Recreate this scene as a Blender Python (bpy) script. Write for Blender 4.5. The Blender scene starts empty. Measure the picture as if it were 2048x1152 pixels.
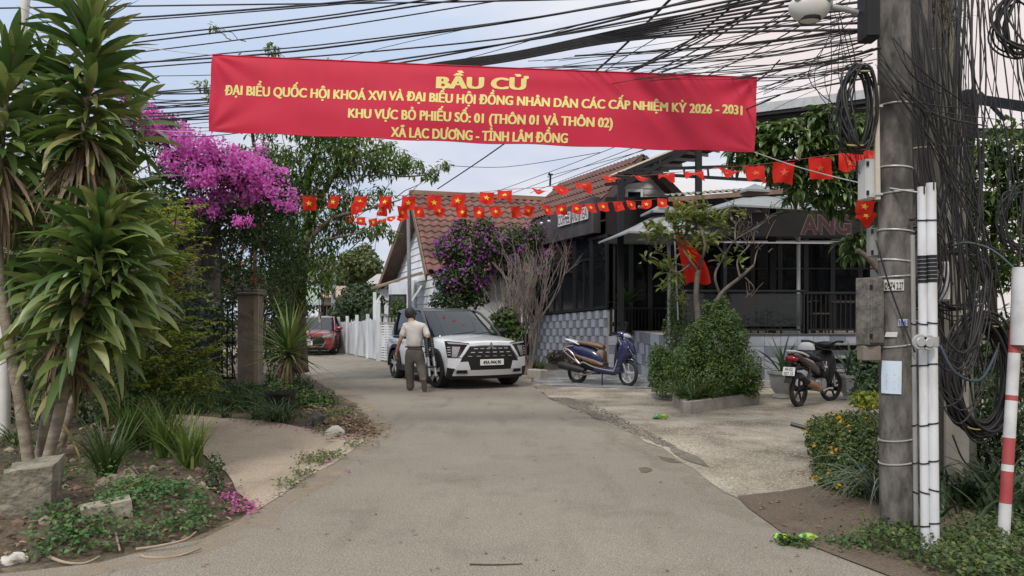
import bpy, bmesh, math, random
import numpy as np
from mathutils import Vector, Matrix
S = bpy.context.scene
# ---------------------------------------------------------------- camera, world, sun, exposure
FPX, HOR, CAMZ = 1500.0, 630.0, 1.5
cd = bpy.data.cameras.new('camera'); cam = bpy.data.objects.new('camera', cd)
S.collection.objects.link(cam); S.camera = cam
cam.location = (0, 0, CAMZ); cam.rotation_euler = (math.radians(90), 0, 0)
cd.sensor_width = 36.0; cd.lens = 36.0*FPX/2048.0; cd.shift_y = (HOR-576.0)/2048.0
cd.clip_start = 0.05; cd.clip_end = 2000
SUN_EL, SUN_AZ = 48.0, 205.0      # azimuth clockwise from +Y (behind the camera, a little to its left)
w = bpy.data.worlds.new('World'); S.world = w; w.use_nodes = True
nt = w.node_tree; nt.nodes.clear()
def N(t, **k):
    n = nt.nodes.new(t)
    for a, b in k.items(): setattr(n, a, b)
    return n
out = N('ShaderNodeOutputWorld'); bg = N('ShaderNodeBackground'); nt.links.new(bg.outputs[0], out.inputs[0])
sky = N('ShaderNodeTexSky', sky_type='NISHITA', sun_disc=False)
sky.sun_elevation = math.radians(SUN_EL); sky.sun_rotation = math.radians(SUN_AZ)
sky.air_density = 1.0; sky.dust_density = 2.0
tc = N('ShaderNodeTexCoord'); mp = N('ShaderNodeMapping'); mp.inputs['Scale'].default_value = (1.2, 1.2, 4.0); mp.inputs['Rotation'].default_value = (0.1, 0.25, 0.3)
nz = N('ShaderNodeTexNoise'); nz.inputs['Scale'].default_value = 2.4; nz.inputs['Detail'].default_value = 6; nz.inputs['Roughness'].default_value = 0.5
nt.links.new(tc.outputs['Generated'], mp.inputs[0]); nt.links.new(mp.outputs[0], nz.inputs['Vector'])
sx = N('ShaderNodeSeparateXYZ'); nt.links.new(tc.outputs['Generated'], sx.inputs[0])
def math_(op, a, b=None):
    n = N('ShaderNodeMath', operation=op)
    for i, q in enumerate((a, b)):
        if q is None: continue
        if isinstance(q, (int, float)): n.inputs[i].default_value = q
        else: nt.links.new(q, n.inputs[i])
    return n.outputs[0]
f1 = math_('ADD', math_('MULTIPLY', nz.outputs[0], 1.9), math_('MULTIPLY', sx.outputs[0], 0.85))
rp = N('ShaderNodeValToRGB'); nt.links.new(math_('SUBTRACT', f1, 0.40), rp.inputs[0])
e = rp.color_ramp.elements; e[0].position = 0.18; e[0].color = (6.2, 7.3, 9.3, 1); e[1].position = 0.95; e[1].color = (10.0, 8.8, 8.5, 1)
m1 = rp.color_ramp.elements.new(0.5); m1.color = (8.0, 8.3, 9.4, 1)
m2 = rp.color_ramp.elements.new(0.72); m2.color = (9.9, 9.8, 10.0, 1)
zen = math_('ADD', 1.0, math_('MULTIPLY', math_('POWER', math_('MAXIMUM', sx.outputs[2], 0.0), 1.6), 0.75))
cz = N('ShaderNodeVectorMath', operation='SCALE'); zm = N('ShaderNodeMapRange'); zm.inputs['From Min'].default_value = 0.32; zm.inputs['From Max'].default_value = 0.75; nt.links.new(sx.outputs[2], zm.inputs[0])
zx = N('ShaderNodeMix', data_type='RGBA'); nt.links.new(zm.outputs[0], zx.inputs['Factor']); nt.links.new(rp.outputs[0], zx.inputs['A']); zx.inputs['B'].default_value = (9.3, 9.3, 9.2, 1)
nt.links.new(zx.outputs['Result'], cz.inputs[0]); nt.links.new(zen, cz.inputs['Scale'])
mx = N('ShaderNodeMix', data_type='RGBA'); mx.inputs['Factor'].default_value = 0.86
nt.links.new(sky.outputs[0], mx.inputs['A']); nt.links.new(cz.outputs[0], mx.inputs['B'])
nt.links.new(mx.outputs['Result'], bg.inputs[0]); bg.inputs[1].default_value = 0.092
sd = bpy.data.lights.new('sun', 'SUN'); sun = bpy.data.objects.new('sun', sd); S.collection.objects.link(sun)
sd.energy = 2.3; sd.angle = math.radians(12); sd.color = (1.0, 0.93, 0.84)
_a = math.radians(SUN_AZ); _e = math.radians(SUN_EL)
sun.rotation_euler = Vector((-math.sin(_a)*math.cos(_e), -math.cos(_a)*math.cos(_e), -math.sin(_e))).to_track_quat('-Z', 'Y').to_euler()
S.view_settings.view_transform = 'Standard'; S.view_settings.look = 'None'
S.view_settings.exposure = 0.0; S.view_settings.gamma = 1.0
S.cycles.max_bounces = 6; S.cycles.transparent_max_bounces = 12
S.cycles.use_denoising = True
# ---------------------------------------------------------------- helpers
PI = math.pi
def V(*a): return Vector(a)
def P(px, py, d): return Vector(((px-1024)*d/FPX, d, CAMZ+(HOR-py)*d/FPX))       # photo pixel at a depth -> point
def PX(px, d): return (px-1024)*d/FPX
def PZ(py, d): return CAMZ+(HOR-py)*d/FPX
def G(px, py, z=0.0):
    d = FPX*(CAMZ-z)/(py-HOR); return Vector(((px-1024)*d/FPX, d, z))
def link(o, parent=None):
    S.collection.objects.link(o)
    if parent is not None: o.parent = parent
    return o
def tag(o, label=None, cat=None, group=None, kind=None):
    if label: o['label'] = label
    if cat: o['category'] = cat
    if group: o['group'] = group
    if kind: o['kind'] = kind
    return o
def thing(name, label, cat, loc=(0, 0, 0), rotz=0.0, group=None):
    o = bpy.data.objects.new(name, None); o.empty_display_size = 0.2
    S.collection.objects.link(o); o.location = loc; o.rotation_euler = (0, 0, rotz)
    return tag(o, label, cat, group)
def dup(root, loc=None, rotz=None, label=None, group=None):
    r = root.copy(); S.collection.objects.link(r)
    if loc is not None: r.location = loc
    if rotz is not None: r.rotation_euler = (0, 0, rotz)
    if label: r['label'] = label
    if group: r['group'] = group
    for ch in list(root.children):
        c = ch.copy(); S.collection.objects.link(c); c.parent = r
        for g in list(ch.children):
            q = g.copy(); S.collection.objects.link(q); q.parent = c
    return r
class MB:
    def __init__(s): s.v = []; s.f = []; s.m = []
    def add(s, vs, fs, mi=0):
        b = len(s.v); s.v.extend([tuple(q) for q in vs])
        for f in fs: s.f.append(tuple(i+b for i in f)); s.m.append(mi)
        return s
    def bm(s, bm, mi=0, mat=None):
        bm.verts.index_update()
        vs = [(mat @ q.co) if mat else q.co.copy() for q in bm.verts]
        s.add(vs, [[q.index for q in f.verts] for f in bm.faces], mi); bm.free(); return s
    def box(s, c, size, rz=0.0, bev=0.0, rot=None, mi=0):
        b = bmesh.new(); bmesh.ops.create_cube(b, size=1.0)
        for q in b.verts: q.co = Vector((q.co.x*size[0], q.co.y*size[1], q.co.z*size[2]))
        if bev > 0: bmesh.ops.bevel(b, geom=list(b.edges), offset=bev, segments=1, affect='EDGES')
        R = rot if rot is not None else Matrix.Rotation(rz, 4, 'Z')
        return s.bm(b, mi, Matrix.Translation(Vector(c)) @ R.to_4x4())
    def beam(s, a, b, wd, ht, mi=0, bev=0.0):      # a box from a to b
        a = Vector(a); b = Vector(b); d = b-a; L = d.length
        x = d.normalized(); up = Vector((0, 0, 1)) if abs(x.z) < 0.98 else Vector((0, 1, 0))
        y = up.cross(x).normalized(); z = x.cross(y)
        R = Matrix((x, y, z)).transposed()
        return s.box((a+b)/2, (L, wd, ht), rot=R, bev=bev, mi=mi)
    def tube(s, pts, r, n=6, cap=True, mi=0, closed=False):
        pts = [Vector(p) for p in pts]; k = len(pts)
        rs = list(r) if hasattr(r, '__len__') else [r]*k
        vs = []; prev = None
        for i, p in enumerate(pts):
            if closed: t = pts[(i+1) % k]-pts[i-1]
            else: t = pts[min(i+1, k-1)]-pts[max(i-1, 0)]
            t = t.normalized() if t.length > 1e-9 else Vector((0, 0, 1))
            if prev is None:
                a = Vector((0, 0, 1)) if abs(t.z) < 0.9 else Vector((1, 0, 0)); u = t.cross(a).normalized()
            else:
                u = prev-t*prev.dot(t); u = u.normalized() if u.length > 1e-6 else t.orthogonal().normalized()
            prev = u; w_ = t.cross(u)
            for j in range(n):
                a = 2*PI*j/n; vs.append(p+(u*math.cos(a)+w_*math.sin(a))*rs[i])
        fs = []
        for i in range(k if closed else k-1):
            i2 = (i+1) % k
            for j in range(n): fs.append((i*n+j, i*n+(j+1) % n, i2*n+(j+1) % n, i2*n+j))
        if cap and not closed: fs.append(tuple(range(n-1, -1, -1))); fs.append(tuple((k-1)*n+j for j in range(n)))
        return s.add(vs, fs, mi)
    def lathe(s, prof, c=(0, 0, 0), n=20, rot=None, mi=0, caps=True):
        vs = []; fs = []; k = len(prof); c = Vector(c)
        for r, z in prof:
            for j in range(n):
                q = Vector((r*math.cos(2*PI*j/n), r*math.sin(2*PI*j/n), z))
                vs.append(c+(rot @ q if rot is not None else q))
        for i in range(k-1):
            for j in range(n): fs.append((i*n+j, i*n+(j+1) % n, (i+1)*n+(j+1) % n, (i+1)*n+j))
        if caps and prof[0][0] > 1e-4: fs.append(tuple(range(n-1, -1, -1)))
        if caps and prof[-1][0] > 1e-4: fs.append(tuple((k-1)*n+j for j in range(n)))
        return s.add(vs, fs, mi)
    def prism(s, poly, o, ex, ey, depth, mi=0, bev=0.0):   # polygon in the ex/ey plane, extruded along ex x ey
        o, ex, ey = Vector(o), Vector(ex), Vector(ey); nz_ = ex.cross(ey).normalized()*depth
        b = bmesh.new(); vs = [b.verts.new(o+ex*p[0]+ey*p[1]) for p in poly]
        f = b.faces.new(vs); r = bmesh.ops.extrude_face_region(b, geom=[f])
        for q in r['geom']:
            if isinstance(q, bmesh.types.BMVert): q.co += nz_
        bmesh.ops.recalc_face_normals(b, faces=list(b.faces))
        if bev > 0: bmesh.ops.bevel(b, geom=list(b.edges), offset=bev, segments=2, affect='EDGES')
        big = [q for q in b.faces if len(q.verts) > 4]
        if big: bmesh.ops.triangulate(b, faces=big)
        return s.bm(b, mi)
    def build(s, name, mats, parent=None, local=False, smooth=None, **tg):
        me = bpy.data.meshes.new(name)
        off = Vector((0, 0, 0))
        if parent is not None and not local:
            q = parent
            while q is not None: off = off+Vector(q.location); q = q.parent
        me.from_pydata([(a[0]-off.x, a[1]-off.y, a[2]-off.z) for a in s.v], [], s.f)
        mats = mats if isinstance(mats, (list, tuple)) else [mats]
        for m_ in mats: me.materials.append(m_)
        if len(mats) > 1: me.polygons.foreach_set('material_index', s.m)
        if smooth is not None:
            me.polygons.foreach_set('use_smooth', [True]*len(me.polygons))
            if smooth < 180: me.set_sharp_from_angle(angle=math.radians(smooth))
        me.update(); o = bpy.data.objects.new(name, me); link(o, parent)
        return tag(o, **tg)
def arr_mesh(name, verts, faces, mat, parent=None, local=False, smooth=True, **tg):  # numpy verts, equal sized faces
    me = bpy.data.meshes.new(name); off = np.zeros(3)
    if parent is not None and not local:
        q = parent
        while q is not None: off += np.array(q.location); q = q.parent
    verts = np.asarray(verts, dtype=np.float32)-off.astype(np.float32); faces = np.asarray(faces, dtype=np.int32)
    k = faces.shape[1]
    me.vertices.add(len(verts)); me.vertices.foreach_set('co', verts.ravel())
    me.loops.add(faces.size); me.loops.foreach_set('vertex_index', faces.ravel())
    me.polygons.add(len(faces)); me.polygons.foreach_set('loop_start', np.arange(len(faces), dtype=np.int32)*k)
    me.polygons.foreach_set('use_smooth', np.full(len(faces), smooth))
    mats = mat if isinstance(mat, (list, tuple)) else [mat]
    for m_ in mats: me.materials.append(m_)
    me.update(calc_edges=True); me.validate()
    o = bpy.data.objects.new(name, me); link(o, parent); return tag(o, **tg)
# ---- leaves
def unit(a): return a/np.maximum(np.linalg.norm(a, axis=-1, keepdims=True), 1e-9)
def straps(rng, base, az, el, L, W, droop, seg=5, fold=0.25, prof='blade', twist=0.3):
    """Curved leaf blades. base (N,3), az/el radians, L/W/droop (N) -> verts, quads."""
    n = len(base); base = np.asarray(base, float)
    az, el, L, W, droop = [np.broadcast_to(np.asarray(q, float), (n,)) for q in (az, el, L, W, droop)]
    h = np.stack([np.cos(az), np.sin(az), np.zeros(n)], 1); side = np.stack([-np.sin(az), np.cos(az), np.zeros(n)], 1)
    tw = rng.uniform(-twist, twist, n)
    p = base.copy(); vs = []
    for i in range(seg+1):
        s_ = i/seg; th = el-droop*s_**1.2
        if i:
            sm = (i-0.5)/seg; tm = el-droop*sm**1.2
            p = p+(h*np.cos(tm)[:, None]+np.array([0, 0, 1])*np.sin(tm)[:, None])*(L/seg)[:, None]
        up = -h*np.sin(th)[:, None]+np.array([0, 0, 1])*np.cos(th)[:, None]
        sd_ = side*np.cos(tw)[:, None]+up*np.sin(tw)[:, None]
        if prof == 'blade': wd = (0.35+0.65*min(1, s_/0.35))*(1-max(0, (s_-0.45)/0.55)**1.6)
        elif prof == 'lance': wd = math.sin(PI*min(1, 0.05+0.93*s_**0.85))**0.85
        elif prof == 'grass': wd = 1-s_**1.5
        elif prof == 'oval': wd = math.sin(PI*min(1, max(0.02, s_*0.96+0.03)))**0.8
        else: wd = 1-0.9*s_**3
        wd = max(wd, 0.03)
        vs += [p-sd_*(W*wd/2)[:, None]+up*(W*wd*fold/2)[:, None], p, p+sd_*(W*wd/2)[:, None]+up*(W*wd*fold/2)[:, None]]
    vv = np.stack(vs, 1).reshape(-1, 3); k = 3*(seg+1)
    q = []
    for i in range(seg):
        a = 3*i; q += [(a, a+1, a+4, a+3), (a+1, a+2, a+5, a+4)]
    ff = (np.array(q)[None]+(np.arange(n)*k)[:, None, None]).reshape(-1, 4)
    return vv, ff
def leaves(rng, pts, nrm, L, W, up=0.4, jit=0.7, fold=0.2, dr=None):
    """Small folded leaves (two quads) facing roughly along nrm (N,3)."""
    n = len(pts); pts = np.asarray(pts, float)
    nn = unit(np.asarray(nrm, float)+np.array([0, 0, up])+rng.normal(0, jit, (n, 3)))
    d = rng.normal(0, 1, (n, 3)) if dr is None else np.asarray(dr, float)+rng.normal(0, 0.25, (n, 3))
    d = unit(d-nn*(d*nn).sum(1, keepdims=True)); sdv = np.cross(nn, d)
    L = (np.ones(n)*L*rng.uniform(0.7, 1.25, n))[:, None]; W = (np.ones(n)*W*rng.uniform(0.8, 1.2, n))[:, None]
    b = pts; t = pts+d*L; c = pts+d*L*0.5
    v = np.stack([b, c-sdv*W/2+nn*W*fold-d*L*0.05, c, c+sdv*W/2+nn*W*fold-d*L*0.05, t-nn*L*0.12, c+d*L*0.25-sdv*W*0.36+nn*W*fold*.5, c+d*L*0.25+sdv*W*0.36+nn*W*fold*.5, c+d*L*.27], 1).reshape(-1, 3)
    q = np.array([(0, 2, 1, 1), (0, 3, 2, 2), (1, 2, 7, 5), (2, 3, 6, 7), (5, 7, 4, 4), (7, 6, 4, 4)])
    tri = np.array([(0, 2, 1), (0, 3, 2), (1, 2, 7), (1, 7, 5), (2, 3, 6), (2, 6, 7), (5, 7, 4), (7, 6, 4)])
    f = (tri[None]+(np.arange(n)*8)[:, None, None]).reshape(-1, 3)
    return v, f
def cat_mesh(parts):
    vs = []; fs = []; b = 0
    for v, f in parts: vs.append(v); fs.append(np.asarray(f)+b); b += len(v)
    return np.concatenate(vs), np.concatenate(fs)
def vnoise(p, s, seed=0):
    p = np.asarray(p)*s; r = np.random.default_rng(seed); o = np.zeros(len(p))
    for k in range(5):
        q = r.normal(0, 1, 3); q2 = r.normal(0, 1, 3)
        o += np.sin(p @ q*1.7+r.uniform(0, 6))*np.sin(p @ q2*1.3+r.uniform(0, 6))
    return o/2.0
def blob_pts(rng, blobs, n, shell=0.55, gap=0.0, gscale=1.6, seed=1):
    """Points in ellipsoid blobs (cx,cy,cz,rx,ry,rz), mostly near their skins; a noise field leaves gaps."""
    B = np.array(blobs, float); wgt = (B[:, 3]*B[:, 4]*B[:, 5])**0.67; wgt /= wgt.sum()
    m = int(n*(1.0+2.2*max(0, gap+0.35)))
    i = rng.choice(len(B), m, p=wgt); d = unit(rng.normal(0, 1, (m, 3)))
    r = (rng.uniform(shell**3, 1, m))**(1/3.0)
    p = B[i, :3]+d*B[i, 3:]*r[:, None]
    nn = unit(d/B[i, 3:])
    g = vnoise(p, gscale, seed); k = g > gap-0.35 if gap > -5 else np.ones(m, bool)
    p, nn = p[k][:n], nn[k][:n]
    return p, nn
def curve_pts(a, b, n=8, sag=0.0, wob=0.0, rng=None):
    a = Vector(a); b = Vector(b); o = []
    for i in range(n+1):
        t = i/n; q = a.lerp(b, t); q.z -= sag*4*t*(1-t)
        if wob and rng is not None and 0 < i < n: q += Vector(rng.normal(0, wob, 3))
        o.append(q)
    return o
def limb(mb, a, b, r0, r1, rng, n=6, wob=0.04, bow=0.0, sides=6):
    pts = curve_pts(a, b, n, -bow, wob, rng); mb.tube(pts, [r0+(r1-r0)*i/n for i in range(n+1)], sides); return pts
# ---- materials
MATS = {}
def M(name, c1, c2=None, scale=6.0, rough=0.7, metal=0.0, bump=0.0, bscale=None, spec=0.5, coat=0.0, lo=0.35, hi=0.65, detail=5.0, stretch=None, c3=None, s3=1.0):
    if name in MATS: return MATS[name]
    m_ = bpy.data.materials.new(name); m_.use_nodes = True; t = m_.node_tree; b = t.nodes['Principled BSDF']
    b.inputs['Roughness'].default_value = rough; b.inputs['Metallic'].default_value = metal
    b.inputs['Specular IOR Level'].default_value = spec
    if coat: b.inputs['Coat Weight'].default_value = coat; b.inputs['Coat Roughness'].default_value = 0.06
    b.inputs['Base Color'].default_value = (*c1, 1)
    if c2 is not None or bump:
        tc_ = t.nodes.new('ShaderNodeTexCoord'); src = tc_.outputs['Object']
        if stretch:
            mp_ = t.nodes.new('ShaderNodeMapping'); mp_.inputs['Scale'].default_value = stretch; t.links.new(src, mp_.inputs[0]); src = mp_.outputs[0]
    if c2 is not None:
        nz_ = t.nodes.new('ShaderNodeTexNoise'); nz_.inputs['Scale'].default_value = scale; nz_.inputs['Detail'].default_value = detail
        nz_.inputs['Roughness'].default_value = 0.62
        t.links.new(src, nz_.inputs['Vector']); r_ = t.nodes.new('ShaderNodeValToRGB'); t.links.new(nz_.outputs[0], r_.inputs[0])
        r_.color_ramp.elements[0].position = lo; r_.color_ramp.elements[0].color = (*c1, 1)
        r_.color_ramp.elements[1].position = hi; r_.color_ramp.elements[1].color = (*c2, 1)
        col = r_.outputs[0]
        if c3 is not None:
            n3 = t.nodes.new('ShaderNodeTexNoise'); n3.inputs['Scale'].default_value = s3; n3.inputs['Detail'].default_value = 4; t.links.new(src, n3.inputs['Vector'])
            r3 = t.nodes.new('ShaderNodeValToRGB'); t.links.new(n3.outputs[0], r3.inputs[0]); r3.color_ramp.elements[0].position = 0.5; r3.color_ramp.elements[1].position = 0.72
            mx_ = t.nodes.new('ShaderNodeMix'); mx_.data_type = 'RGBA'; t.links.new(r3.outputs[0], mx_.inputs['Factor']); t.links.new(col, mx_.inputs['A']); mx_.inputs['B'].default_value = (*c3, 1)
            col = mx_.outputs['Result']
        t.links.new(col, b.inputs['Base Color'])
    if bump:
        n2 = t.nodes.new('ShaderNodeTexNoise'); n2.inputs['Scale'].default_value = bscale or scale*3; n2.inputs['Detail'].default_value = 5; t.links.new(src, n2.inputs['Vector'])
        bp = t.nodes.new('ShaderNodeBump'); bp.inputs['Strength'].default_value = bump; bp.inputs['Distance'].default_value = 0.02
        t.links.new(n2.outputs[0], bp.inputs['Height']); t.links.new(bp.outputs[0], b.inputs['Normal'])
    MATS[name] = m_; return m_
def LEAF(name, cols, transl=0.3, rough=0.45, spec=0.4):
    """Leaf material: every leaf (mesh island) takes its own colour out of cols."""
    if name in MATS: return MATS[name]
    m_ = bpy.data.materials.new(name); m_.use_nodes = True; t = m_.node_tree; b = t.nodes['Principled BSDF']; o_ = t.nodes['Material Output']
    g = t.nodes.new('ShaderNodeNewGeometry'); r_ = t.nodes.new('ShaderNodeValToRGB'); t.links.new(g.outputs['Random Per Island'], r_.inputs[0])
    el = r_.color_ramp.elements
    for i, c in enumerate(cols):
        p_ = i/(len(cols)-1)
        q = el[0] if i == 0 else (el[-1] if i == len(cols)-1 else el.new(p_)); gn_ = 1.18 if c[1] > c[0] and c[1] > c[2] else 1.0; q.position = p_; q.color = (c[0]*gn_, c[1]*gn_, c[2]*gn_, 1)
    b.inputs['Roughness'].default_value = rough; b.inputs['Specular IOR Level'].default_value = spec
    t.links.new(r_.outputs[0], b.inputs['Base Color'])
    if transl:
        tr = t.nodes.new('ShaderNodeBsdfTranslucent'); hs = t.nodes.new('ShaderNodeHueSaturation'); hs.inputs['Value'].default_value = 1.5; hs.inputs['Saturation'].default_value = 1.1
        t.links.new(r_.outputs[0], hs.inputs['Color']); t.links.new(hs.outputs[0], tr.inputs[0])
        ms = t.nodes.new('ShaderNodeMixShader'); ms.inputs[0].default_value = transl
        t.links.new(b.outputs[0], ms.inputs[1]); t.links.new(tr.outputs[0], ms.inputs[2]); t.links.new(ms.outputs[0], o_.inputs[0])
    MATS[name] = m_; return m_
def GLASS(name, tint=(0.02, 0.025, 0.03), clear=0.5, rough=0.02, gspec=0.5):
    if name in MATS: return MATS[name]
    m_ = bpy.data.materials.new(name); m_.use_nodes = True; t = m_.node_tree; b = t.nodes['Principled BSDF']; o_ = t.nodes['Material Output']
    b.inputs['Base Color'].default_value = (*tint, 1); b.inputs['Roughness'].default_value = rough; b.inputs['Specular IOR Level'].default_value = gspec
    if clear > 0:
        tr = t.nodes.new('ShaderNodeBsdfTransparent'); tr.inputs[0].default_value = (0.75, 0.8, 0.8, 1); ms = t.nodes.new('ShaderNodeMixShader'); ms.inputs[0].default_value = clear
        t.links.new(b.outputs[0], ms.inputs[1]); t.links.new(tr.outputs[0], ms.inputs[2]); t.links.new(ms.outputs[0], o_.inputs[0])
    MATS[name] = m_; return m_
def text_mesh(txt, size=1.0, bold=0.0, spacing=1.0, align='CENTER', ext=0.0):
    c = bpy.data.curves.new('txt', 'FONT'); c.body = txt; c.size = size; c.offset = bold; c.space_character = spacing
    c.align_x = align; c.extrude = ext; c.resolution_u = 3
    o = bpy.data.objects.new('txt', c); S.collection.objects.link(o)
    bpy.context.view_layer.update(); dg = bpy.context.evaluated_depsgraph_get()
    me = bpy.data.meshes.new_from_object(o.evaluated_get(dg)); bpy.data.objects.remove(o); bpy.data.curves.remove(c)
    v = [q.co.copy() for q in me.vertices]; f = [tuple(p.vertices) for p in me.polygons]; bpy.data.meshes.remove(me)
    return v, f
def bold_copies(v, f, bx, by, n=5):
    """heavier lettering: the outline repeated a little to each side; returns (x, y, layer) points"""
    o = []; F = []
    for i in range(n):
        k = (i/(n-1)-.5)*2; b = len(o); o += [(a.x+k*bx, a.y+(by if i % 2 else -by)*1.0, i) for a in v]; F += [tuple(j+b for j in q) for q in f]
    return o, F
def text_on(mb, txt, o, ex, ey, size, bold=0.0, sx=1.0, off=0.0, mi=0, align='CENTER', spacing=1.0):
    v, f = text_mesh(txt, size, bold, spacing, align); o, ex, ey = Vector(o), Vector(ex).normalized(), Vector(ey).normalized(); nn = ex.cross(ey)
    mb.add([o+ex*(q.x*sx)+ey*q.y+nn*off for q in v], f, mi)
ORD = 'first second third fourth fifth sixth seventh eighth ninth tenth eleventh twelfth thirteenth fourteenth fifteenth sixteenth seventeenth eighteenth nineteenth twentieth twenty-first twenty-second twenty-third twenty-fourth twenty-fifth'.split()
# ================================================================ ground, road, driveway, forecourt
rng = np.random.default_rng(7); random.seed(7)
def sheet(name, pts, z, mat, jit=0.03, step=0.35, keep=False):
    """A flat sheet with a slightly ragged outline."""
    o = []; n = len(pts)
    for i in range(n):
        a = Vector((pts[i][0], pts[i][1])); b = Vector((pts[(i+1) % n][0], pts[(i+1) % n][1])); L = (b-a).length
        k = max(1, min(60, int(L/step))) if not keep else 1
        nn = Vector((-(b-a).y, (b-a).x)).normalized()
        for j in range(k):
            q = a.lerp(b, j/k)+nn*rng.normal(0, jit); o.append((q.x, q.y, z))
    bmx = bmesh.new(); f = bmx.faces.new([bmx.verts.new(q) for q in o])
    if f.normal.z < 0: f.normal_flip()
    bmesh.ops.triangulate(bmx, faces=[f]); me = bpy.data.meshes.new(name); bmx.to_mesh(me); bmx.free()
    me.materials.append(mat); ob = bpy.data.objects.new(name, me); link(ob); return tag(ob, kind='structure')
def ground_mat(name, c1, c2, c3, pebble=None, pscale=60, big=0.6, fine=70, rough=0.9, bump=0.35, ps=(0.0, 0.32), pdark=(0.12, 0.1, 0.085), fs=.55, msk=(.42, .58), cracks=False):
    m_ = bpy.data.materials.new(name); m_.use_nodes = True; t = m_.node_tree; b = t.nodes['Principled BSDF']; b.inputs['Roughness'].default_value = rough; b.inputs['Specular IOR Level'].default_value = 0.25
    L = t.links.new; n = t.nodes.new; tc_ = n('ShaderNodeTexCoord')
    def noise(s, d=5, r=0.6):
        q = n('ShaderNodeTexNoise'); q.inputs['Scale'].default_value = s; q.inputs['Detail'].default_value = d; q.inputs['Roughness'].default_value = r; L(tc_.outputs['Object'], q.inputs['Vector']); return q.outputs[0]
    def ramp(x, a, b_):
        q = n('ShaderNodeValToRGB'); q.color_ramp.elements[0].position = a; q.color_ramp.elements[1].position = b_; L(x, q.inputs[0]); return q
    def mix(f, a, b_, mode='MIX'):
        q = n('ShaderNodeMix'); q.data_type = 'RGBA'; q.blend_type = mode
        for nm, x in (('Factor', f), ('A', a), ('B', b_)):
            if isinstance(x, (int, float)): q.inputs[nm].default_value = x
            elif isinstance(x, tuple): q.inputs[nm].default_value = (*x, 1)
            else: L(x, q.inputs[nm])
        return q.outputs['Result']
    col = mix(ramp(noise(big, 7, 0.65), 0.36, 0.64).outputs[0], c1, c2)
    col = mix(ramp(noise(big*3.3, 6, 0.7), 0.52, 0.72).outputs[0], col, c3)
    g = noise(fine, 3, 0.7); col = mix(fs, col, ramp(g, 0.25, 0.75).outputs[0], 'OVERLAY')
    h = g
    if pebble is not None:
        vo = n('ShaderNodeTexVoronoi'); vo.inputs['Scale'].default_value = pscale; L(tc_.outputs['Object'], vo.inputs['Vector'])
        r_ = ramp(vo.outputs['Distance'], ps[0]+0.16, ps[1]+0.12); msk_ = ramp(noise(0.9, 4, 0.6), msk[0], msk[1]).outputs[0]
        col2 = mix(r_.outputs[0], col, pdark); f_ = n('ShaderNodeMath'); f_.operation = 'MULTIPLY'; f_.inputs[1].default_value = pebble; L(msk_, f_.inputs[0])
        col = mix(f_.outputs[0], col, col2); h = vo.outputs['Distance']
    # faint long stains
    mp_ = n('ShaderNodeMapping'); mp_.inputs['Scale'].default_value = (3.0, 0.5, 1); L(tc_.outputs['Object'], mp_.inputs[0]); q = n('ShaderNodeTexNoise'); q.inputs['Scale'].default_value = 1.3; q.inputs['Detail'].default_value = 6; L(mp_.outputs[0], q.inputs['Vector'])
    rr = ramp(q.outputs[0], 0.55, 0.75); rr.color_ramp.elements[0].color = (1, 1, 1, 1); rr.color_ramp.elements[1].color = (0.78, 0.76, 0.74, 1)
    col = mix(0.8, col, rr.outputs[0], 'MULTIPLY')
    if cracks:      # thin wandering cracks and a few worn, darker wheel paths
        nq = n('ShaderNodeTexNoise'); nq.inputs['Scale'].default_value = 1.7; nq.inputs['Detail'].default_value = 6; L(tc_.outputs['Object'], nq.inputs['Vector'])
        va = n('ShaderNodeVectorMath'); va.operation = 'MULTIPLY_ADD'; va.inputs[1].default_value = (.9, .9, .9); L(nq.outputs['Color'], va.inputs[0]); L(tc_.outputs['Object'], va.inputs[2])
        vc = n('ShaderNodeTexVoronoi'); vc.feature = 'DISTANCE_TO_EDGE'; vc.inputs['Scale'].default_value = 0.42; L(va.outputs[0], vc.inputs['Vector'])
        rc_ = ramp(vc.outputs['Distance'], 0.0, 0.006); rc_.color_ramp.elements[0].color = (1, 1, 1, 1); rc_.color_ramp.elements[1].color = (0, 0, 0, 1)
        mk_ = ramp(noise(0.55, 3), 0.5, 0.62); q2 = n('ShaderNodeMath'); q2.operation = 'MULTIPLY'; L(rc_.outputs[0], q2.inputs[0]); L(mk_.outputs[0], q2.inputs[1])
        q3 = n('ShaderNodeMath'); q3.operation = 'MULTIPLY'; q3.inputs[1].default_value = .55; L(q2.outputs[0], q3.inputs[0]); col = mix(q3.outputs[0], col, (0.07, 0.062, 0.052))
        col = mix(ramp(noise(2.6, 8, .75), .62, .70).outputs[0], col, (0.27, 0.245, 0.21)); col = mix(ramp(noise(4.5, 6, .7), .66, .72).outputs[0], col, (0.14, 0.125, 0.105))
    L(col, b.inputs['Base Color'])
    bp = n('ShaderNodeBump'); bp.inputs['Strength'].default_value = bump; bp.inputs['Distance'].default_value = 0.01; L(h, bp.inputs['Height']); L(bp.outputs[0], b.inputs['Normal'])
    return m_
m_soil = ground_mat('soil', (0.075, 0.06, 0.045), (0.11, 0.088, 0.06), (0.06, 0.06, 0.035), fine=40, big=0.8)
m_road = ground_mat('road_surface', (0.212, 0.190, 0.160), (0.258, 0.233, 0.198), (0.175, 0.157, 0.133), fine=105, big=0.3, fs=.75, cracks=True)
m_drive = ground_mat('driveway_concrete', (0.325, 0.272, 0.213), (0.385, 0.326, 0.258), (0.275, 0.228, 0.178), fine=60, big=0.7, fs=.45)
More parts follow.
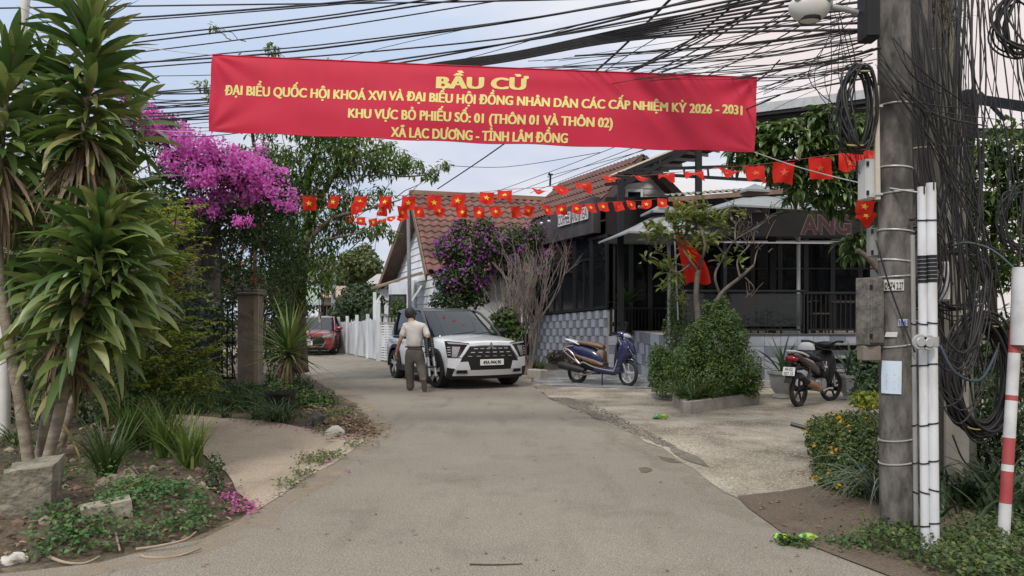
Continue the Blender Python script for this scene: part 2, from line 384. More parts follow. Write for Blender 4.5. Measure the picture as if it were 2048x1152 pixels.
m_fore = ground_mat('forecourt_concrete', (0.36, 0.325, 0.27), (0.415, 0.378, 0.315), (0.315, 0.28, 0.23), pebble=1.0, pscale=24, fine=50, big=0.5, fs=.5, msk=(.36, .62), pdark=(.15, .13, .105))
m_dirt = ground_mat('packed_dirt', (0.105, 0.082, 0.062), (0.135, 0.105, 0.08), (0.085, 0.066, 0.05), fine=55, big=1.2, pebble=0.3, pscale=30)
def GG(*l): return [G(x, y) for x, y in l]
sheet('ground', [(-120, -20), (120, -20), (120, 220), (-120, 220)], 0.0, m_soil, 0, keep=True)
road_pts = GG((-300, 1210), (0, 1147), (200, 1128), (330, 1098), (400, 1080), (470, 1045), (520, 1012), (565, 985), (610, 955), (660, 925), (705, 893), (738, 868), (742, 845), (722, 820), (690, 798), (652, 775), (615, 750), (588, 730), (556, 716), (400, 706), (480, 690), (690, 700), (760, 721), (800, 727), (960, 735), (1062, 752), (1066, 772), (1100, 797), (1180, 832), (1260, 862), (1330, 897), (1400, 937), (1455, 983), (1490, 1010), (1530, 1045), (1580, 1075), (1680, 1110), (1790, 1150), (1930, 1210))+[Vector((9, 1, 0)), Vector((9, -12, 0)), Vector((-9, -12, 0)), Vector((-9, 2, 0))]
sheet('road', road_pts, 0.008, m_road, 0.035)
sheet('driveway', GG((300, 826), (420, 835), (560, 848), (640, 862), (700, 870), (745, 858), (740, 880), (700, 902), (660, 930), (610, 960), (560, 993), (515, 1022), (470, 985), (430, 930), (380, 890), (330, 860)), 0.013, m_drive, 0.03)
sheet('forecourt', GG((1062, 768), (1094, 796), (1172, 831), (1250, 862), (1320, 898), (1390, 940), (1447, 986), (1484, 1004), (1560, 986), (1650, 968), (1800, 960))+[Vector((8.5, 7.2, 0)), Vector((9.5, 16.5, 0)), Vector((4.0, 16.5, 0)), Vector((3.0, 20.5, 0)), Vector((1.0, 20.5, 0)), Vector((0.5, 18, 0))], 0.013, m_fore, 0.03)
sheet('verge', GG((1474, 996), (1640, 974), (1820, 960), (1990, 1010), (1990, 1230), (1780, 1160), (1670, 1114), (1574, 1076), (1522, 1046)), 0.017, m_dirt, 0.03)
# dark wet gutter strip between the road and the forecourt
m_gut = ground_mat('gutter_gravel', (0.13, 0.118, 0.1), (0.2, 0.18, 0.15), (0.1, 0.09, 0.078), fine=35, big=1.5, pebble=0.8, pscale=40)
sheet('gutter', GG((1095, 796), (1135, 797), (1180, 806), (1182, 822), (1240, 846), (1290, 868), (1335, 888), (1390, 915), (1420, 938), (1400, 936), (1330, 897), (1260, 862), (1180, 832)), 0.019, m_gut, 0.035, 0.2)
def dust_mat(name, c, sc, lo, hi):
    m_ = bpy.data.materials.new(name); m_.use_nodes = True; t = m_.node_tree; b = t.nodes['Principled BSDF']; b.inputs['Base Color'].default_value = (*c, 1); b.inputs['Roughness'].default_value = .95
    q = t.nodes.new('ShaderNodeTexCoord'); z_ = t.nodes.new('ShaderNodeTexNoise'); z_.inputs['Scale'].default_value = sc; z_.inputs['Detail'].default_value = 9; z_.inputs['Roughness'].default_value = .7; t.links.new(q.outputs['Object'], z_.inputs['Vector'])
    r_ = t.nodes.new('ShaderNodeValToRGB'); r_.color_ramp.elements[0].position = lo; r_.color_ramp.elements[1].position = hi; t.links.new(z_.outputs[0], r_.inputs[0]); t.links.new(r_.outputs[0], b.inputs['Alpha']); return m_
sheet('road_dust', GG((0, 1146), (330, 1099), (470, 1046), (520, 1012), (610, 955), (705, 893), (742, 845), (652, 775), (615, 750), (650, 752), (720, 790), (790, 850), (740, 900), (660, 960), (590, 1010), (540, 1060), (400, 1110), (0, 1200)), 0.0105, dust_mat('sandy_dust', (0.33, 0.27, 0.195), 1.6, .42, .72), .05)
sheet('road_dust', GG((1180, 832), (1330, 897), (1455, 983), (1530, 1045), (1680, 1110), (1600, 1112), (1470, 1040), (1380, 970), (1250, 890), (1120, 836)), 0.0105, dust_mat('grey_dust', (0.3, 0.265, 0.21), 1.9, .45, .72), .05)
m_stain = dust_mat('brown_stain', (0.135, 0.105, 0.075), 6, .3, .5)
sheet('road_stain', GG((1278, 938), (1296, 936), (1306, 942), (1294, 948), (1280, 946)), 0.0125, m_stain, .01, .06)
sheet('road_stain', GG((1314, 914), (1345, 918), (1368, 928), (1345, 927), (1320, 921)), 0.0125, m_stain, .01, .06)
# slate paving where the scooter stands
def brick_mat(name, c1, c2, mortar, bw, bh, ms=0.02, rough=0.6, off=0.5):
    m_ = bpy.data.materials.new(name); m_.use_nodes = True; t = m_.node_tree; b = t.nodes['Principled BSDF']; b.inputs['Roughness'].default_value = rough
    tc_ = t.nodes.new('ShaderNodeTexCoord'); br = t.nodes.new('ShaderNodeTexBrick'); br.offset = off
    br.inputs['Scale'].default_value = 1.0; br.inputs['Brick Width'].default_value = bw; br.inputs['Row Height'].default_value = bh; br.inputs['Mortar Size'].default_value = ms
    br.inputs['Color1'].default_value = (*c1, 1); br.inputs['Color2'].default_value = (*c2, 1); br.inputs['Mortar'].default_value = (*mortar, 1)
    t.links.new(tc_.outputs['Object'], br.inputs['Vector'])
    nz_ = t.nodes.new('ShaderNodeTexNoise'); nz_.inputs['Scale'].default_value = 3; nz_.inputs['Detail'].default_value = 6; t.links.new(tc_.outputs['Object'], nz_.inputs['Vector'])
    mx_ = t.nodes.new('ShaderNodeMix'); mx_.data_type = 'RGBA'; mx_.blend_type = 'OVERLAY'; mx_.inputs['Factor'].default_value = 0.6; t.links.new(br.outputs[0], mx_.inputs['A']); t.links.new(nz_.outputs[0], mx_.inputs['B'])
    t.links.new(mx_.outputs['Result'], b.inputs['Base Color']); return m_
m_pave = brick_mat('slate_paving', (0.10, 0.11, 0.125), (0.26, 0.26, 0.27), (0.3, 0.29, 0.27), 0.55, 0.3, 0.015)
sheet('paving', GG((1068, 764), (1100, 773), (1180, 776), (1300, 779), (1330, 752), (1240, 742), (1120, 741), (1068, 748)), 0.021, m_pave, 0.02)

# ================================================================ building helpers
m_tile = M('roof_tile_brown', (0.115, 0.052, 0.042), (0.19, 0.09, 0.07), 1.6, 0.75, bump=0.3, c3=(0.075, 0.04, 0.036), s3=0.9)
m_tile2 = M('roof_tile_cafe', (0.10, 0.05, 0.043), (0.15, 0.078, 0.066), 1.6, 0.75, bump=0.3)
m_white = M('white_painted_board', (0.62, 0.65, 0.69), (0.72, 0.74, 0.77), 3, 0.6, bump=0.15, c3=(0.5, 0.52, 0.53), s3=1.4)
m_wood = M('brown_fascia_wood', (0.13, 0.085, 0.06), (0.2, 0.135, 0.095), 4, 0.7)
m_dark = M('black_cladding', (0.012, 0.011, 0.0115), (0.02, 0.017, 0.017), 2, 0.6, spec=.2)
m_steel = M('black_steel', (0.014, 0.014, 0.016), None, rough=0.5, spec=.25)
m_galv = M('galvanised_steel', (0.33, 0.34, 0.35), (0.42, 0.43, 0.44), 8, 0.45, metal=0.5)
m_glass = GLASS('dark_window_glass', (0.006, 0.007, 0.009), 0.45, gspec=.1)
m_glass2 = GLASS('reflecting_window_glass', (0.008, 0.01, 0.012), 0.15, gspec=.8)
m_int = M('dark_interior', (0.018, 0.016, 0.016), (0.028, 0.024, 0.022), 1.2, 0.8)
m_tdark = M('dark_wall_tile', (0.115, 0.13, 0.17), (0.16, 0.18, 0.225), 5, 0.5)
m_tlight = M('light_wall_tile', (0.25, 0.275, 0.33), (0.33, 0.355, 0.41), 5, 0.5)
m_slab = M('grey_concrete', (0.27, 0.255, 0.23), (0.36, 0.34, 0.31), 5, 0.85, bump=0.3, c3=(0.19, 0.18, 0.16), s3=2.5)
def tile_roof(name, A, B, C, D, mat, parent, tw=0.26, ch=0.36, **tg):
    """Tiled roof slope: A-B ridge, D-C eave; every tile course is real relief."""
    A, B, C, D = map(Vector, (A, B, C, D)); nrm = (B-A).cross(D-A).normalized()
    if nrm.z < 0: nrm = -nrm
    Lu = max((B-A).length, (C-D).length); Lv = (D-A).length
    nu = int(Lu/tw)*6; nv = int(Lv/ch)
    vs = []; rows = []
    for j in range(nv):
        rows += [(j/nv, 0.035), ((j+0.97)/nv, 0.0+0.035*0.2), ]
    rows = [(t, (0.0 if k % 2 == 0 else 0.045)) for k, (t, _) in enumerate(rows)]
    for t, lift in rows:
        a = A.lerp(D, t); b = B.lerp(C, t)
        for i in range(nu+1):
            u = i/nu; ph = (u*Lu/tw) % 1.0
            hh = 0.05*math.sin(PI*min(1, ph/0.62)) if ph < 0.62 else -0.012*math.sin(PI*(ph-0.62)/0.38)
            vs.append(a.lerp(b, u)+nrm*(hh+lift))
    fs = []
    for j in range(len(rows)-1):
        for i in range(nu): fs.append((j*(nu+1)+i, j*(nu+1)+i+1, (j+1)*(nu+1)+i+1, (j+1)*(nu+1)+i))
    b = len(vs); vs += [A-nrm*0.1, B-nrm*0.1, C-nrm*0.1, D-nrm*0.1]; fs.append((b, b+3, b+2, b+1))
    mb = MB(); mb.add(vs, fs); return mb.build(name, mat, parent, smooth=40, **tg)
def boards(mb, poly_bottom, zfun, e, o, n_rows, h, gap=0.012, thick=0.03, z0=0.0):
    pass
# ================================================================ white house with the steep tiled roof
h = thing('house', 'white weatherboard house with a steep brown tiled roof behind the picket fence', 'house', (-3.4, 28, 0))
A_ = Vector((-3.72, 27.6, 5.95)); B_ = Vector((1.35, 29.4, 5.98)); L_ = Vector((-5.75, 32.3, 2.75)); R_ = Vector((-2.58, 22.9, 2.82)); R2_ = Vector((2.55, 24.6, 2.82)); L2_ = Vector((-0.6, 34.0, 2.75))
rf = tile_roof('roof', A_, B_, R2_, R_, m_tile, h, tw=.3, ch=.42)
tile_roof('rear_roof', B_, A_, L_, L2_, m_tile, h)
mb = MB(); mb.beam(A_+V(-0.05, 0, 0.06), B_+V(0, 0, 0.06), 0.26, 0.16); mb.build('ridge_board', M('ridge_cap', (0.2, 0.125, 0.085), (0.27, 0.175, 0.12), 3, 0.8), rf)
mb = MB()
for a, b in ((A_, R_), (A_, L_)):
    mb.beam(a+V(-0.03, 0, -0.16), b+V(-0.03, 0, -0.16), 0.05, 0.24)
mb.build('bargeboard', m_wood, h)
rd = (B_-A_).normalized(); ov = 0.62
def at_r(p, s): return Vector(p)+rd*s
# soffit under the overhanging verge
mb = MB(); q = [A_-V(0, 0, .13), L_-V(0, 0, .13), at_r(L_, ov)-V(0, 0, .13), at_r(A_, ov)-V(0, 0, .13)]; mb.add(q, [(0, 1, 2, 3)])
q = [A_-V(0, 0, .13), R_-V(0, 0, .13), at_r(R_, ov)-V(0, 0, .13), at_r(A_, ov)-V(0, 0, .13)]; mb.add(q, [(0, 1, 2, 3)]); mb.build('soffit', m_wood, h)
# gable wall of overlapping boards
GA, GL, GR = at_r(A_, ov)-V(0, 0, .16), at_r(L_, ov)-V(0, 0, .16), at_r(R_, ov)-V(0, 0, .16)
gn = -rd; mb = MB(); nr = 22
ztop = GA.z; zb = GL.z
def gx(z):
    t = max(0.0, min(1.0, (ztop-z)/(ztop-zb))); return GA.lerp(GL, t).xy, GA.lerp(GR, t).xy
for i in range(nr):
    z0 = i*0.27; z1 = z0+0.27
    if z0 >= ztop-0.02: break
    z1 = min(z1, ztop-0.01)
    l0, r0 = gx(max(z0, zb)); l1, r1 = gx(max(z1, zb))
    n2 = gn.xy
    if z0 < zb: s = 0.82; l0 = r0.lerp(l0, s) if z0 < zb else l0; l1 = r1.lerp(l1, s) if z1 < zb else l1
    vs = [(*(l0+n2*0.045), z0), (*(r0+n2*0.045), z0), (*(r1+n2*0.012), z1), (*(l1+n2*0.012), z1), (*(l0+n2*0.0), z0), (*(r0+n2*0.0), z0)]
    mb.add(vs, [(0, 1, 2, 3), (4, 5, 1, 0)])
mb.build('gable_wall', m_white, h)
# long front wall under the eave, door and window openings
wa = Vector(GR); wa.z = 0; wb = at_r(R2_, -0.1); wb.z = 0; inn = Vector((-rd.y, rd.x, 0))*0.75
mb = MB(); mb.beam(wa+inn+V(0, 0, 1.45), wb+inn+V(0, 0, 1.45), 0.16, 2.9); wl = mb.build('front_wall', m_white, h)
def wall_win(name, o, ex, w_, h_, parent, fm, gm, fr=0.06, bars=(1, 1), dep=0.07):
    """window: frame (named part) with a pane as sub-part; o bottom centre on the wall face, ex along the wall."""
    o = Vector(o); ex = Vector(ex).normalized(); nn = ex.cross(V(0, 0, 1)); f = MB()
    for sx_ in (-1, 1): f.beam(o+ex*sx_*(w_/2-fr/2), o+ex*sx_*(w_/2-fr/2)+V(0, 0, h_), dep, fr)
    for z_ in (fr/2, h_-fr/2): f.beam(o-ex*(w_/2-fr)+V(0, 0, z_), o+ex*(w_/2-fr)+V(0, 0, z_), dep-0.006, fr)
    for i in range(1, bars[0]): x_ = -w_/2+w_*i/bars[0]; f.beam(o+ex*x_+V(0, 0, fr), o+ex*x_+V(0, 0, h_-fr), dep-0.012, fr*0.7)
    for i in range(1, bars[1]): z_ = h_*i/bars[1]; f.beam(o-ex*(w_/2-fr)+V(0, 0, z_), o+ex*(w_/2-fr)+V(0, 0, z_), dep-0.018, fr*0.7)
    fo = f.build(name, fm, parent); g = MB(); g.box(o+V(0, 0, h_/2), (w_-fr, 0.012, h_-fr), rot=Matrix((ex, nn, V(0, 0, 1))).transposed())
    g.build('pane', gm, fo); return fo
fwd = -inn.normalized()
for t, w_ in ((0.52, 0.85), (0.82, 0.7)):
    c = wa.lerp(wb, t)+inn+fwd*0.1; wall_win('window', c+V(0, 0, 0.9), rd.xy.to_3d(), w_, 1.35, h, m_white, m_glass, bars=(2, 2))
c = wa.lerp(wb, 0.655)+inn+fwd*0.1; wall_win('door', c+V(0, 0, 0.05), rd.xy.to_3d(), 0.95, 2.1, h, m_white, GLASS('door_glass', (0.03, 0.03, 0.03), 0), fr=0.12, bars=(2, 2))
# porch: lean-to roof on posts by the gable
pa = P(800, 552, 26.2); mb = MB(); mb.beam(pa+V(-0.85, -0.3, -0.42), pa+V(0.6, 0.2, 0.1), 1.6, 0.07); mb.build('porch_roof', M('porch_roof_sheet', (0.22, 0.17, 0.13), (0.3, 0.24, 0.19), 4, .8), h)
for dx in (-0.75, 0.42):
    mb = MB(); q = pa+V(dx, -0.7, 0); mb.beam((q.x, q.y, 0), (q.x, q.y, pa.z-0.36+dx*0.3), 0.11, 0.11); mb.beam((q.x, q.y, pa.z-1.0), (q.x+0.42, q.y, pa.z-0.36), 0.06, 0.06); mb.build('porch_post', m_white, h)
q = P(801, 618, 27.2); wall_win('window', (q.x-0.1, q.y, 1.25), (1, 0.1, 0), 0.62, 1.0, h, m_wood, m_glass, bars=(2, 1))
mb = MB(); mb.beam((-4.9, 30.2, 1.4), (-3.5, 27.4, 1.4), 0.14, 2.75); mb.build('side_wall', m_white, h)
# ================================================================ cafe building
cf = thing('cafe_building', 'cafe with a black fascia, dark windows and a brown tiled gable roof', 'cafe', (3.5, 21, 0))
WA = Vector((0.68, 24.2, 0)); WB = Vector((2.52, 20.0, 0)); we = (WB-WA).normalized(); wn = Vector((we.y, -we.x, 0))
if wn.x > 0: wn = -wn
def wpt(px, py):     # a point on the window wall seen at photo pixel px,py
    k = (px-1024)/FPX
    t = (k*WA.y-WA.x)/((WB.x-WA.x)-k*(WB.y-WA.y)); q = WA.lerp(WB, t); return Vector((q.x, q.y, PZ(py, q.y)))
def slab(mb, quad, nrm, th, mi=0):      # four corner points given thickness along nrm
    q = [Vector(a) for a in quad]; w_ = [a+nrm*th for a in q]
    mb.add(q+w_, [(0, 1, 2, 3), (7, 6, 5, 4), (0, 4, 5, 1), (1, 5, 6, 2), (2, 6, 7, 3), (3, 7, 4, 0)], mi)
f0, f1, f2, f3 = wpt(1084, 493), wpt(1201, 466), wpt(1201, 394), wpt(1084, 441)
mb = MB(); slab(mb, (f0, f1, f2, f3), wn, 0.22); mb.build('fascia', M('weathered_fascia', (0.042, 0.037, 0.038), (0.075, 0.065, 0.066), 1.3, 0.55, c3=(0.024, 0.022, 0.022), s3=0.8), cf)
# plinth of relief tiles
mb = MB(); core = [wpt(1064, 732), wpt(1216, 748), wpt(1216, 619), wpt(1064, 633)]
core = [Vector((a.x, a.y, 0)) if i < 2 else a for i, a in enumerate(core)]; slab(mb, core, -wn, 0.2); mb.build('plinth_wall', m_slab, cf)
mb = MB(); L_p = (core[1]-core[0]).length; nx = int(L_p/0.21); ny = 7
for i in range(nx):
    for j in range(ny):
        t0, t1 = i/nx, (i+1)/nx; s0, s1 = j/ny, (j+1)/ny
        def q_(t, s): return core[0].lerp(core[1], t).lerp(core[3].lerp(core[2], t), s)
        k = (i+j) % 2; slab(mb, (q_(t0+.003, s0+.006), q_(t1-.003, s0+.006), q_(t1-.003, s1-.006), q_(t0+.003, s1-.006)), wn, 0.03 if k else 0.012, k)
mb.build('tile_facing', [m_tdark, m_tlight], cf)
# windows of the long wall
xs = [1068, 1095, 1123, 1152, 1186, 1218]
for i in range(5):
    a, b = xs[i], xs[i+1]
    yt = lambda x: 487+(x-1103)*(-22/97.0)+6; yb = lambda x: 632-(x-1065)*0.1
    q = [wpt(a, yb(a)), wpt(b, yb(b)), wpt(b, yt(b)), wpt(a, yt(a))]; f = MB(); fr = 0.07
    slab(f, (q[0], q[0].lerp(q[1], .1), q[3].lerp(q[2], .1), q[3]), wn, 0.06); slab(f, (q[1].lerp(q[0], .1), q[1], q[2], q[2].lerp(q[3], .1)), wn, 0.06)
    slab(f, (q[0].lerp(q[1], .1), q[1].lerp(q[0], .1), q[1].lerp(q[0], .1)+V(0, 0, .08), q[0].lerp(q[1], .1)+V(0, 0, .08)), wn, 0.055)
    tr = 0.72 if i in (1, 3) else 0.99
    a0, a1 = q[0].lerp(q[3], tr), q[1].lerp(q[2], tr); slab(f, (a0.lerp(a1, .1)-V(0, 0, .07), a1.lerp(a0, .1)-V(0, 0, .07), a1.lerp(a0, .1), a0.lerp(a1, .1)), wn, 0.055)
    if i in (1, 3):
        b0, b1 = q[0].lerp(q[1], .5), q[3].lerp(q[2], .5); slab(f, (b0.lerp(b1, .02), b0.lerp(b1, .02)+we*.08, b0.lerp(b1, tr)+we*.08, b0.lerp(b1, tr)), wn, 0.045)
    fo = f.build('window', m_steel, cf); g = MB(); slab(g, [c+wn*0.02 for c in q], wn, 0.008); g.build('pane', m_glass2, fo)
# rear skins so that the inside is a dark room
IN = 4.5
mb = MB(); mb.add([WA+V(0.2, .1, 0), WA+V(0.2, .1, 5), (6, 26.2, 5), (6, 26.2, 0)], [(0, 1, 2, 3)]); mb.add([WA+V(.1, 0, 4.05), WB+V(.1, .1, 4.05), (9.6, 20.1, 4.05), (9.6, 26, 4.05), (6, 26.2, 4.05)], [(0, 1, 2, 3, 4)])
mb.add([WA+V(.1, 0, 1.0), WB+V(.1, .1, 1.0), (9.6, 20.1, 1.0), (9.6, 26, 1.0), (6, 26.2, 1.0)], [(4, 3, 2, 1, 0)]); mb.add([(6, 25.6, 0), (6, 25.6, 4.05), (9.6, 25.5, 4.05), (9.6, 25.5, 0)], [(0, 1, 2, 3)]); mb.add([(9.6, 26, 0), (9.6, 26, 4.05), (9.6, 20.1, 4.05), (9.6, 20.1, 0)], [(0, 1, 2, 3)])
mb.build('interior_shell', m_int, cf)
# street front: dark band above, glazing below
z5 = lambda y: PZ(y, 20.0)
mb = MB(); mb.box((6.02, 20.12, (z5(394)+z5(470))/2), (7.0, 0.24, z5(394)-z5(470))); mb.build('sign_band', m_dark, cf)
mb = MB(); mb.box((6.02, 19.96, z5(484)), (7.0, 0.06, 0.05)); mb.build('band_rail', M('pale_rail', (0.3, 0.3, 0.31), None, rough=.5), cf)
xf = [1226, 1262, 1300, 1345, 1400, 1450, 1505, 1560, 1612, 1665, 1720, 1780]
for a, b in zip(xf[:-1], xf[1:]):
    x0, x1 = PX(a, 20.05), PX(b, 20.05)
    wall_win('shopfront_window', ((x0+x1)/2, 20.05, 1.02), (1, 0, 0), x1-x0-0.004, z5(472)-1.03, cf, m_steel, m_glass, fr=0.05, bars=(1, 3) if a > 1400 else (1, 1), dep=0.06)
# gable roof over the front
ap = P(1287, 309, 20.3); lf = P(1203, 403, 20.3); rt = P(1372, 398, 20.3)
bk = -we*4.9+V(-0.0, 0, 0); bk2 = Vector((-we.x*4.9, -we.y*4.9, 0))
A2, L2, R2 = ap+bk2, lf+bk2, rt+bk2
rf = tile_roof('roof', A2, ap, lf, L2, m_tile2, cf, tw=0.2, ch=0.3); tile_roof('rear_roof', ap, A2, R2, rt, m_tile2, cf, tw=0.2, ch=0.3)
mb = MB(); mb.beam(ap+V(0, -.04, -.1), lf+V(0, -.04, -.1), 0.05, 0.2); mb.beam(ap+V(0, -.04, -.1), rt+V(0, -.04, -.1), 0.05, 0.2); mb.build('bargeboard', M('dark_brown_trim', (0.07, 0.045, 0.038), None, rough=.6), cf)
mb = MB(); g0 = 0.35
for i in range(7):
    z0 = lf.z-0.1+i*0.17; z1 = z0+0.17
    if z1 > ap.z-0.1: break
    def hx(z): t = (ap.z-0.12-z)/(ap.z-lf.z); return ap.x+(lf.x-ap.x)*t, ap.x+(rt.x-ap.x)*t
    a0, b0 = hx(z0); a1, b1 = hx(z1)
    mb.add([(a0, 20.3+g0-.03, z0), (b0, 20.3+g0-.03, z0), (b1, 20.3+g0-.005, z1), (a1, 20.3+g0-.005, z1), (a0, 20.3+g0, z0), (b0, 20.3+g0, z0)], [(0, 1, 2, 3), (4, 5, 1, 0)])
mb.build('gable_wall', M('attic_siding', (0.5, 0.5, 0.5), (0.6, 0.6, 0.6), 3, .6), cf)
wall_win('attic_window', (PX(1268, 20.6), 20.58, PZ(412, 20.6)), (1, 0, 0), 0.5, 0.46, cf, m_white, m_glass, fr=0.08)
# porch floor and terrace in front, faced with grey tiles
def tiled_face(mb, x0, x1, y, z0, z1, cols, rows, seed):
    r = random.Random(seed); xs_ = [x0+(x1-x0)*i/cols for i in range(cols+1)]
    for i in range(cols):
        for j in range(rows):
            k = 1 if r.random() < 0.45 else 0
            za = z0+(z1-z0)*j/rows; zb_ = z0+(z1-z0)*(j+1)/rows
            slab(mb, [(xs_[i]+.004, y, za+.004), (xs_[i+1]-.004, y, za+.004), (xs_[i+1]-.004, y, zb_-.004), (xs_[i]+.004, y, zb_-.004)], V(0, -1, 0), 0.012+0.012*r.random(), k)
tr_ = thing('terrace', 'raised cafe terrace faced with grey checker tiles', 'terrace', (6, 17.5, 0))
mb = MB(); mb.box(((PX(1216, 19.6)+PX(1350, 19.6))/2, 19.8, 0.475), (PX(1350, 19.6)-PX(1216, 19.6), 0.5, 0.95)); mb.box((6.45, 17.85, 0.54), (6.5, 4.4, 1.08)); mb.build('slab', m_slab, tr_)
mb = MB(); tiled_face(mb, PX(1217, 19.55), PX(1350, 19.55), 19.545, 0.02, 0.95, 8, 4, 3); mb.build('tile_facing', [m_tdark, m_tlight], tr_)
mb = MB(); tiled_face(mb, 3.22, 9.68, 15.645, 0.16, 1.08, 19, 4, 5); mb.build('tile_facing', [m_tdark, m_tlight], tr_)
mb = MB(); mb2 = MB(); tiled_face(mb2, 0, 4.3, 0, 0.02, 1.08, 14, 4, 9); mb.v = [(3.195+v[1], 15.67+v[0], v[2]) for v in mb2.v]; mb.f = [tuple(reversed(f)) for f in mb2.f]; mb.m = mb2.m; mb.build('tile_facing', [m_tdark, m_tlight], tr_)
mb = MB(); mb.box((6.45, 15.5, 0.08), (6.5, 0.3, 0.16), bev=.02); mb.build('kerb', m_slab, tr_)
mb = MB(); mb.box((6.45, 15.66, 1.095), (6.54, 0.12, 0.03)); mb.build('edge_strip', M('dark_edge', (0.05, 0.05, 0.055), None, rough=.4), tr_)
# steps beside the terrace, seen behind the motorbike
st = thing('entrance_steps', 'dark stone steps with pale edges rising behind the parked motorbike', 'steps', (6.6, 15.2, 0))
for i in range(4):
    mb = MB(); mb.box((6.62, 15.34-0.0-(3-i)*0.2+0.02, 0.13+i*0.26), (1.25, 0.3, 0.05), bev=.008); mb.build('tread', M('grey_tread', (0.16, 0.165, 0.17), (0.22, 0.22, 0.23), 5, .6), st)
    mb = MB(); mb.box((6.62, 15.46-(3-i)*0.2, 0.05+i*0.26), (1.2, 0.04, 0.11+0.0)); mb.build('riser', m_dark, st)
# ---- railings
def railing(label, a, b, z0, z1, n, glass=False):
    a, b = Vector(a), Vector(b); t = thing('terrace_railing', label, 'railing', ((a+b)/2).xy.to_3d()+V(0, 0, z0), group=None)
    mb = MB(); mb.beam(a+V(0, 0, z1), b+V(0, 0, z1), 0.09, 0.05, bev=.01); mb.build('handrail', m_steel, t)
    mb = MB(); mb.beam(a+V(0, 0, z0+.08), b+V(0, 0, z0+.08), 0.04, 0.04); mb.build('bottom_rail', m_steel, t)
    for i in (0, 1):
        mb = MB(); q = a.lerp(b, i); mb.beam(q+V(0, 0, z0), q+V(0, 0, z1-.025), 0.07, 0.07); mb.build('post', m_steel, t)
    if glass:
        mb = MB(); mb.beam(a.lerp(b, .02)+V(0, 0, (z0+z1)/2+.05), b.lerp(a, .02)+V(0, 0, (z0+z1)/2+.05), 0.012, z1-z0-0.2); mb.build('glass_panel', GLASS('railing_glass', (0.03, 0.035, 0.038), 0.55), t)
    else:
        mb = MB()
        for i in range(1, n): q = a.lerp(b, i/n); mb.beam(q+V(0, 0, z0+.1), q+V(0, 0, z1-.025), 0.02, 0.02)
        mb.build('bars', m_steel, t)
    return t
railing('black barred railing at the cafe porch above the blue scooter', (PX(1222, 19.6), 19.6, 0), (PX(1346, 19.6), 19.6, 0), 0.95, 1.67, 18)
railing('glass panelled terrace railing with a black handrail behind the round bush', (PX(1368, 15.75), 15.75, 0), (PX(1609, 15.75), 15.75, 0), 1.11, 2.0, 0, True)
railing('black barred terrace railing between the glass panel and the utility pole', (PX(1612, 15.75), 15.75, 0), (PX(1790, 15.75), 15.75, 0), 1.11, 1.96, 18)
# ---- sign letters COFFEE AND TEA on the fascia
sg = thing('fascia_sign', 'raised white and red letters reading COFFEE AND TEA on the black fascia', 'sign', (wpt(1163, 437)+wn*0.24))
for word, xa, xb in (('COFFEE', 1133, 1156.5), ('AND', 1161, 1173), ('TEA', 1177.5, 1192)):
    ya, yb2 = 452-(xa-1133)*0.27, 452-(xb-1133)*0.27
    q0, q1 = wpt(xa, ya)+wn*0.25, wpt(xb, yb2)+wn*0.25; ex = (q1-q0).normalized(); hgt = 0.27; v, f = text_mesh(word, 1.0, 0.0, 1.0, 'LEFT')
    mnx = min(a.x for a in v); mxx = max(a.x for a in v); mxy = max(a.y for a in v); sc = (q1-q0).length/(mxx-mnx); ez = V(0, 0, 1)
    mb = MB(); mb.add([q0+ex*((a.x-mnx)*sc)+ez*(a.y/mxy*hgt)+wn*0.035 for a in v], f)
    mb.build('lettering', M('sign_red', (0.07, 0.008, 0.014), None, rough=.4), sg)
    mb = MB(); m_ = ex*0.012; slab(mb, (q0-m_-ez*.04, q1+m_-ez*.04, q1+m_+ez*(hgt+.04), q0-m_+ez*(hgt+.04)), wn, 0.03); mb.build('backing', M('sign_white', (0.55, 0.55, 0.57), None, rough=.5), sg)
sg = thing('cafe_name_sign', 'black board with dim red letters in pale outline ending in ANG above the terrace', 'sign', (PX(1620, 15.5), 15.5, PZ(474, 15.5)))
mb = MB(); mb.box(((PX(1446, 15.5)+PX(1800, 15.5))/2, 15.5, (PZ(426, 15.5)+PZ(473, 15.5))/2), (PX(1800, 15.5)-PX(1446, 15.5), .05, PZ(426, 15.5)-PZ(473, 15.5))); mb.build('board', m_dark, sg)
mb = MB(); mb.beam((PX(1446, 15.5), 15.46, PZ(485, 15.5)), (PX(1800, 15.5), 15.46, PZ(488, 15.5)), .03, .025); mb.build('rail', MATS['pale_rail'], sg)
v, f = text_mesh('ANG', 1.0, 0.03, 1.0, 'LEFT'); mnx = min(a.x for a in v); mxx = max(a.x for a in v); mxy = max(a.y for a in v)
x0, x1 = PX(1603, 15.45), PX(1702, 15.45); sc = (x1-x0)/(mxx-mnx); hh = .37
v2, f2_ = text_mesh('ANG', 1.0, 0.065, 1.0, 'LEFT')
mb = MB(); mb.add([(x0+(a.x-mnx)*sc, 15.468, PZ(466, 15.45)+a.y/mxy*hh) for a in v2], f2_); mb.build('letter_outline', M('letter_outline', (0.11, 0.08, 0.07), None, rough=.5), sg)
mb = MB(); mb.add([(x0+(a.x-mnx)*sc, 15.460, PZ(466, 15.45)+a.y/mxy*hh) for a in v], f); mb.build('lettering', M('letter_red', (0.03, 0.005, 0.006), None, rough=.4), sg)
for px in (1450, 1794): mb = MB(); mb.beam((PX(px, 15.56), 15.56, 1.08), (PX(px, 15.56), 15.56, PZ(426, 15.5)), .06, .06); mb.build('post', m_steel, sg)
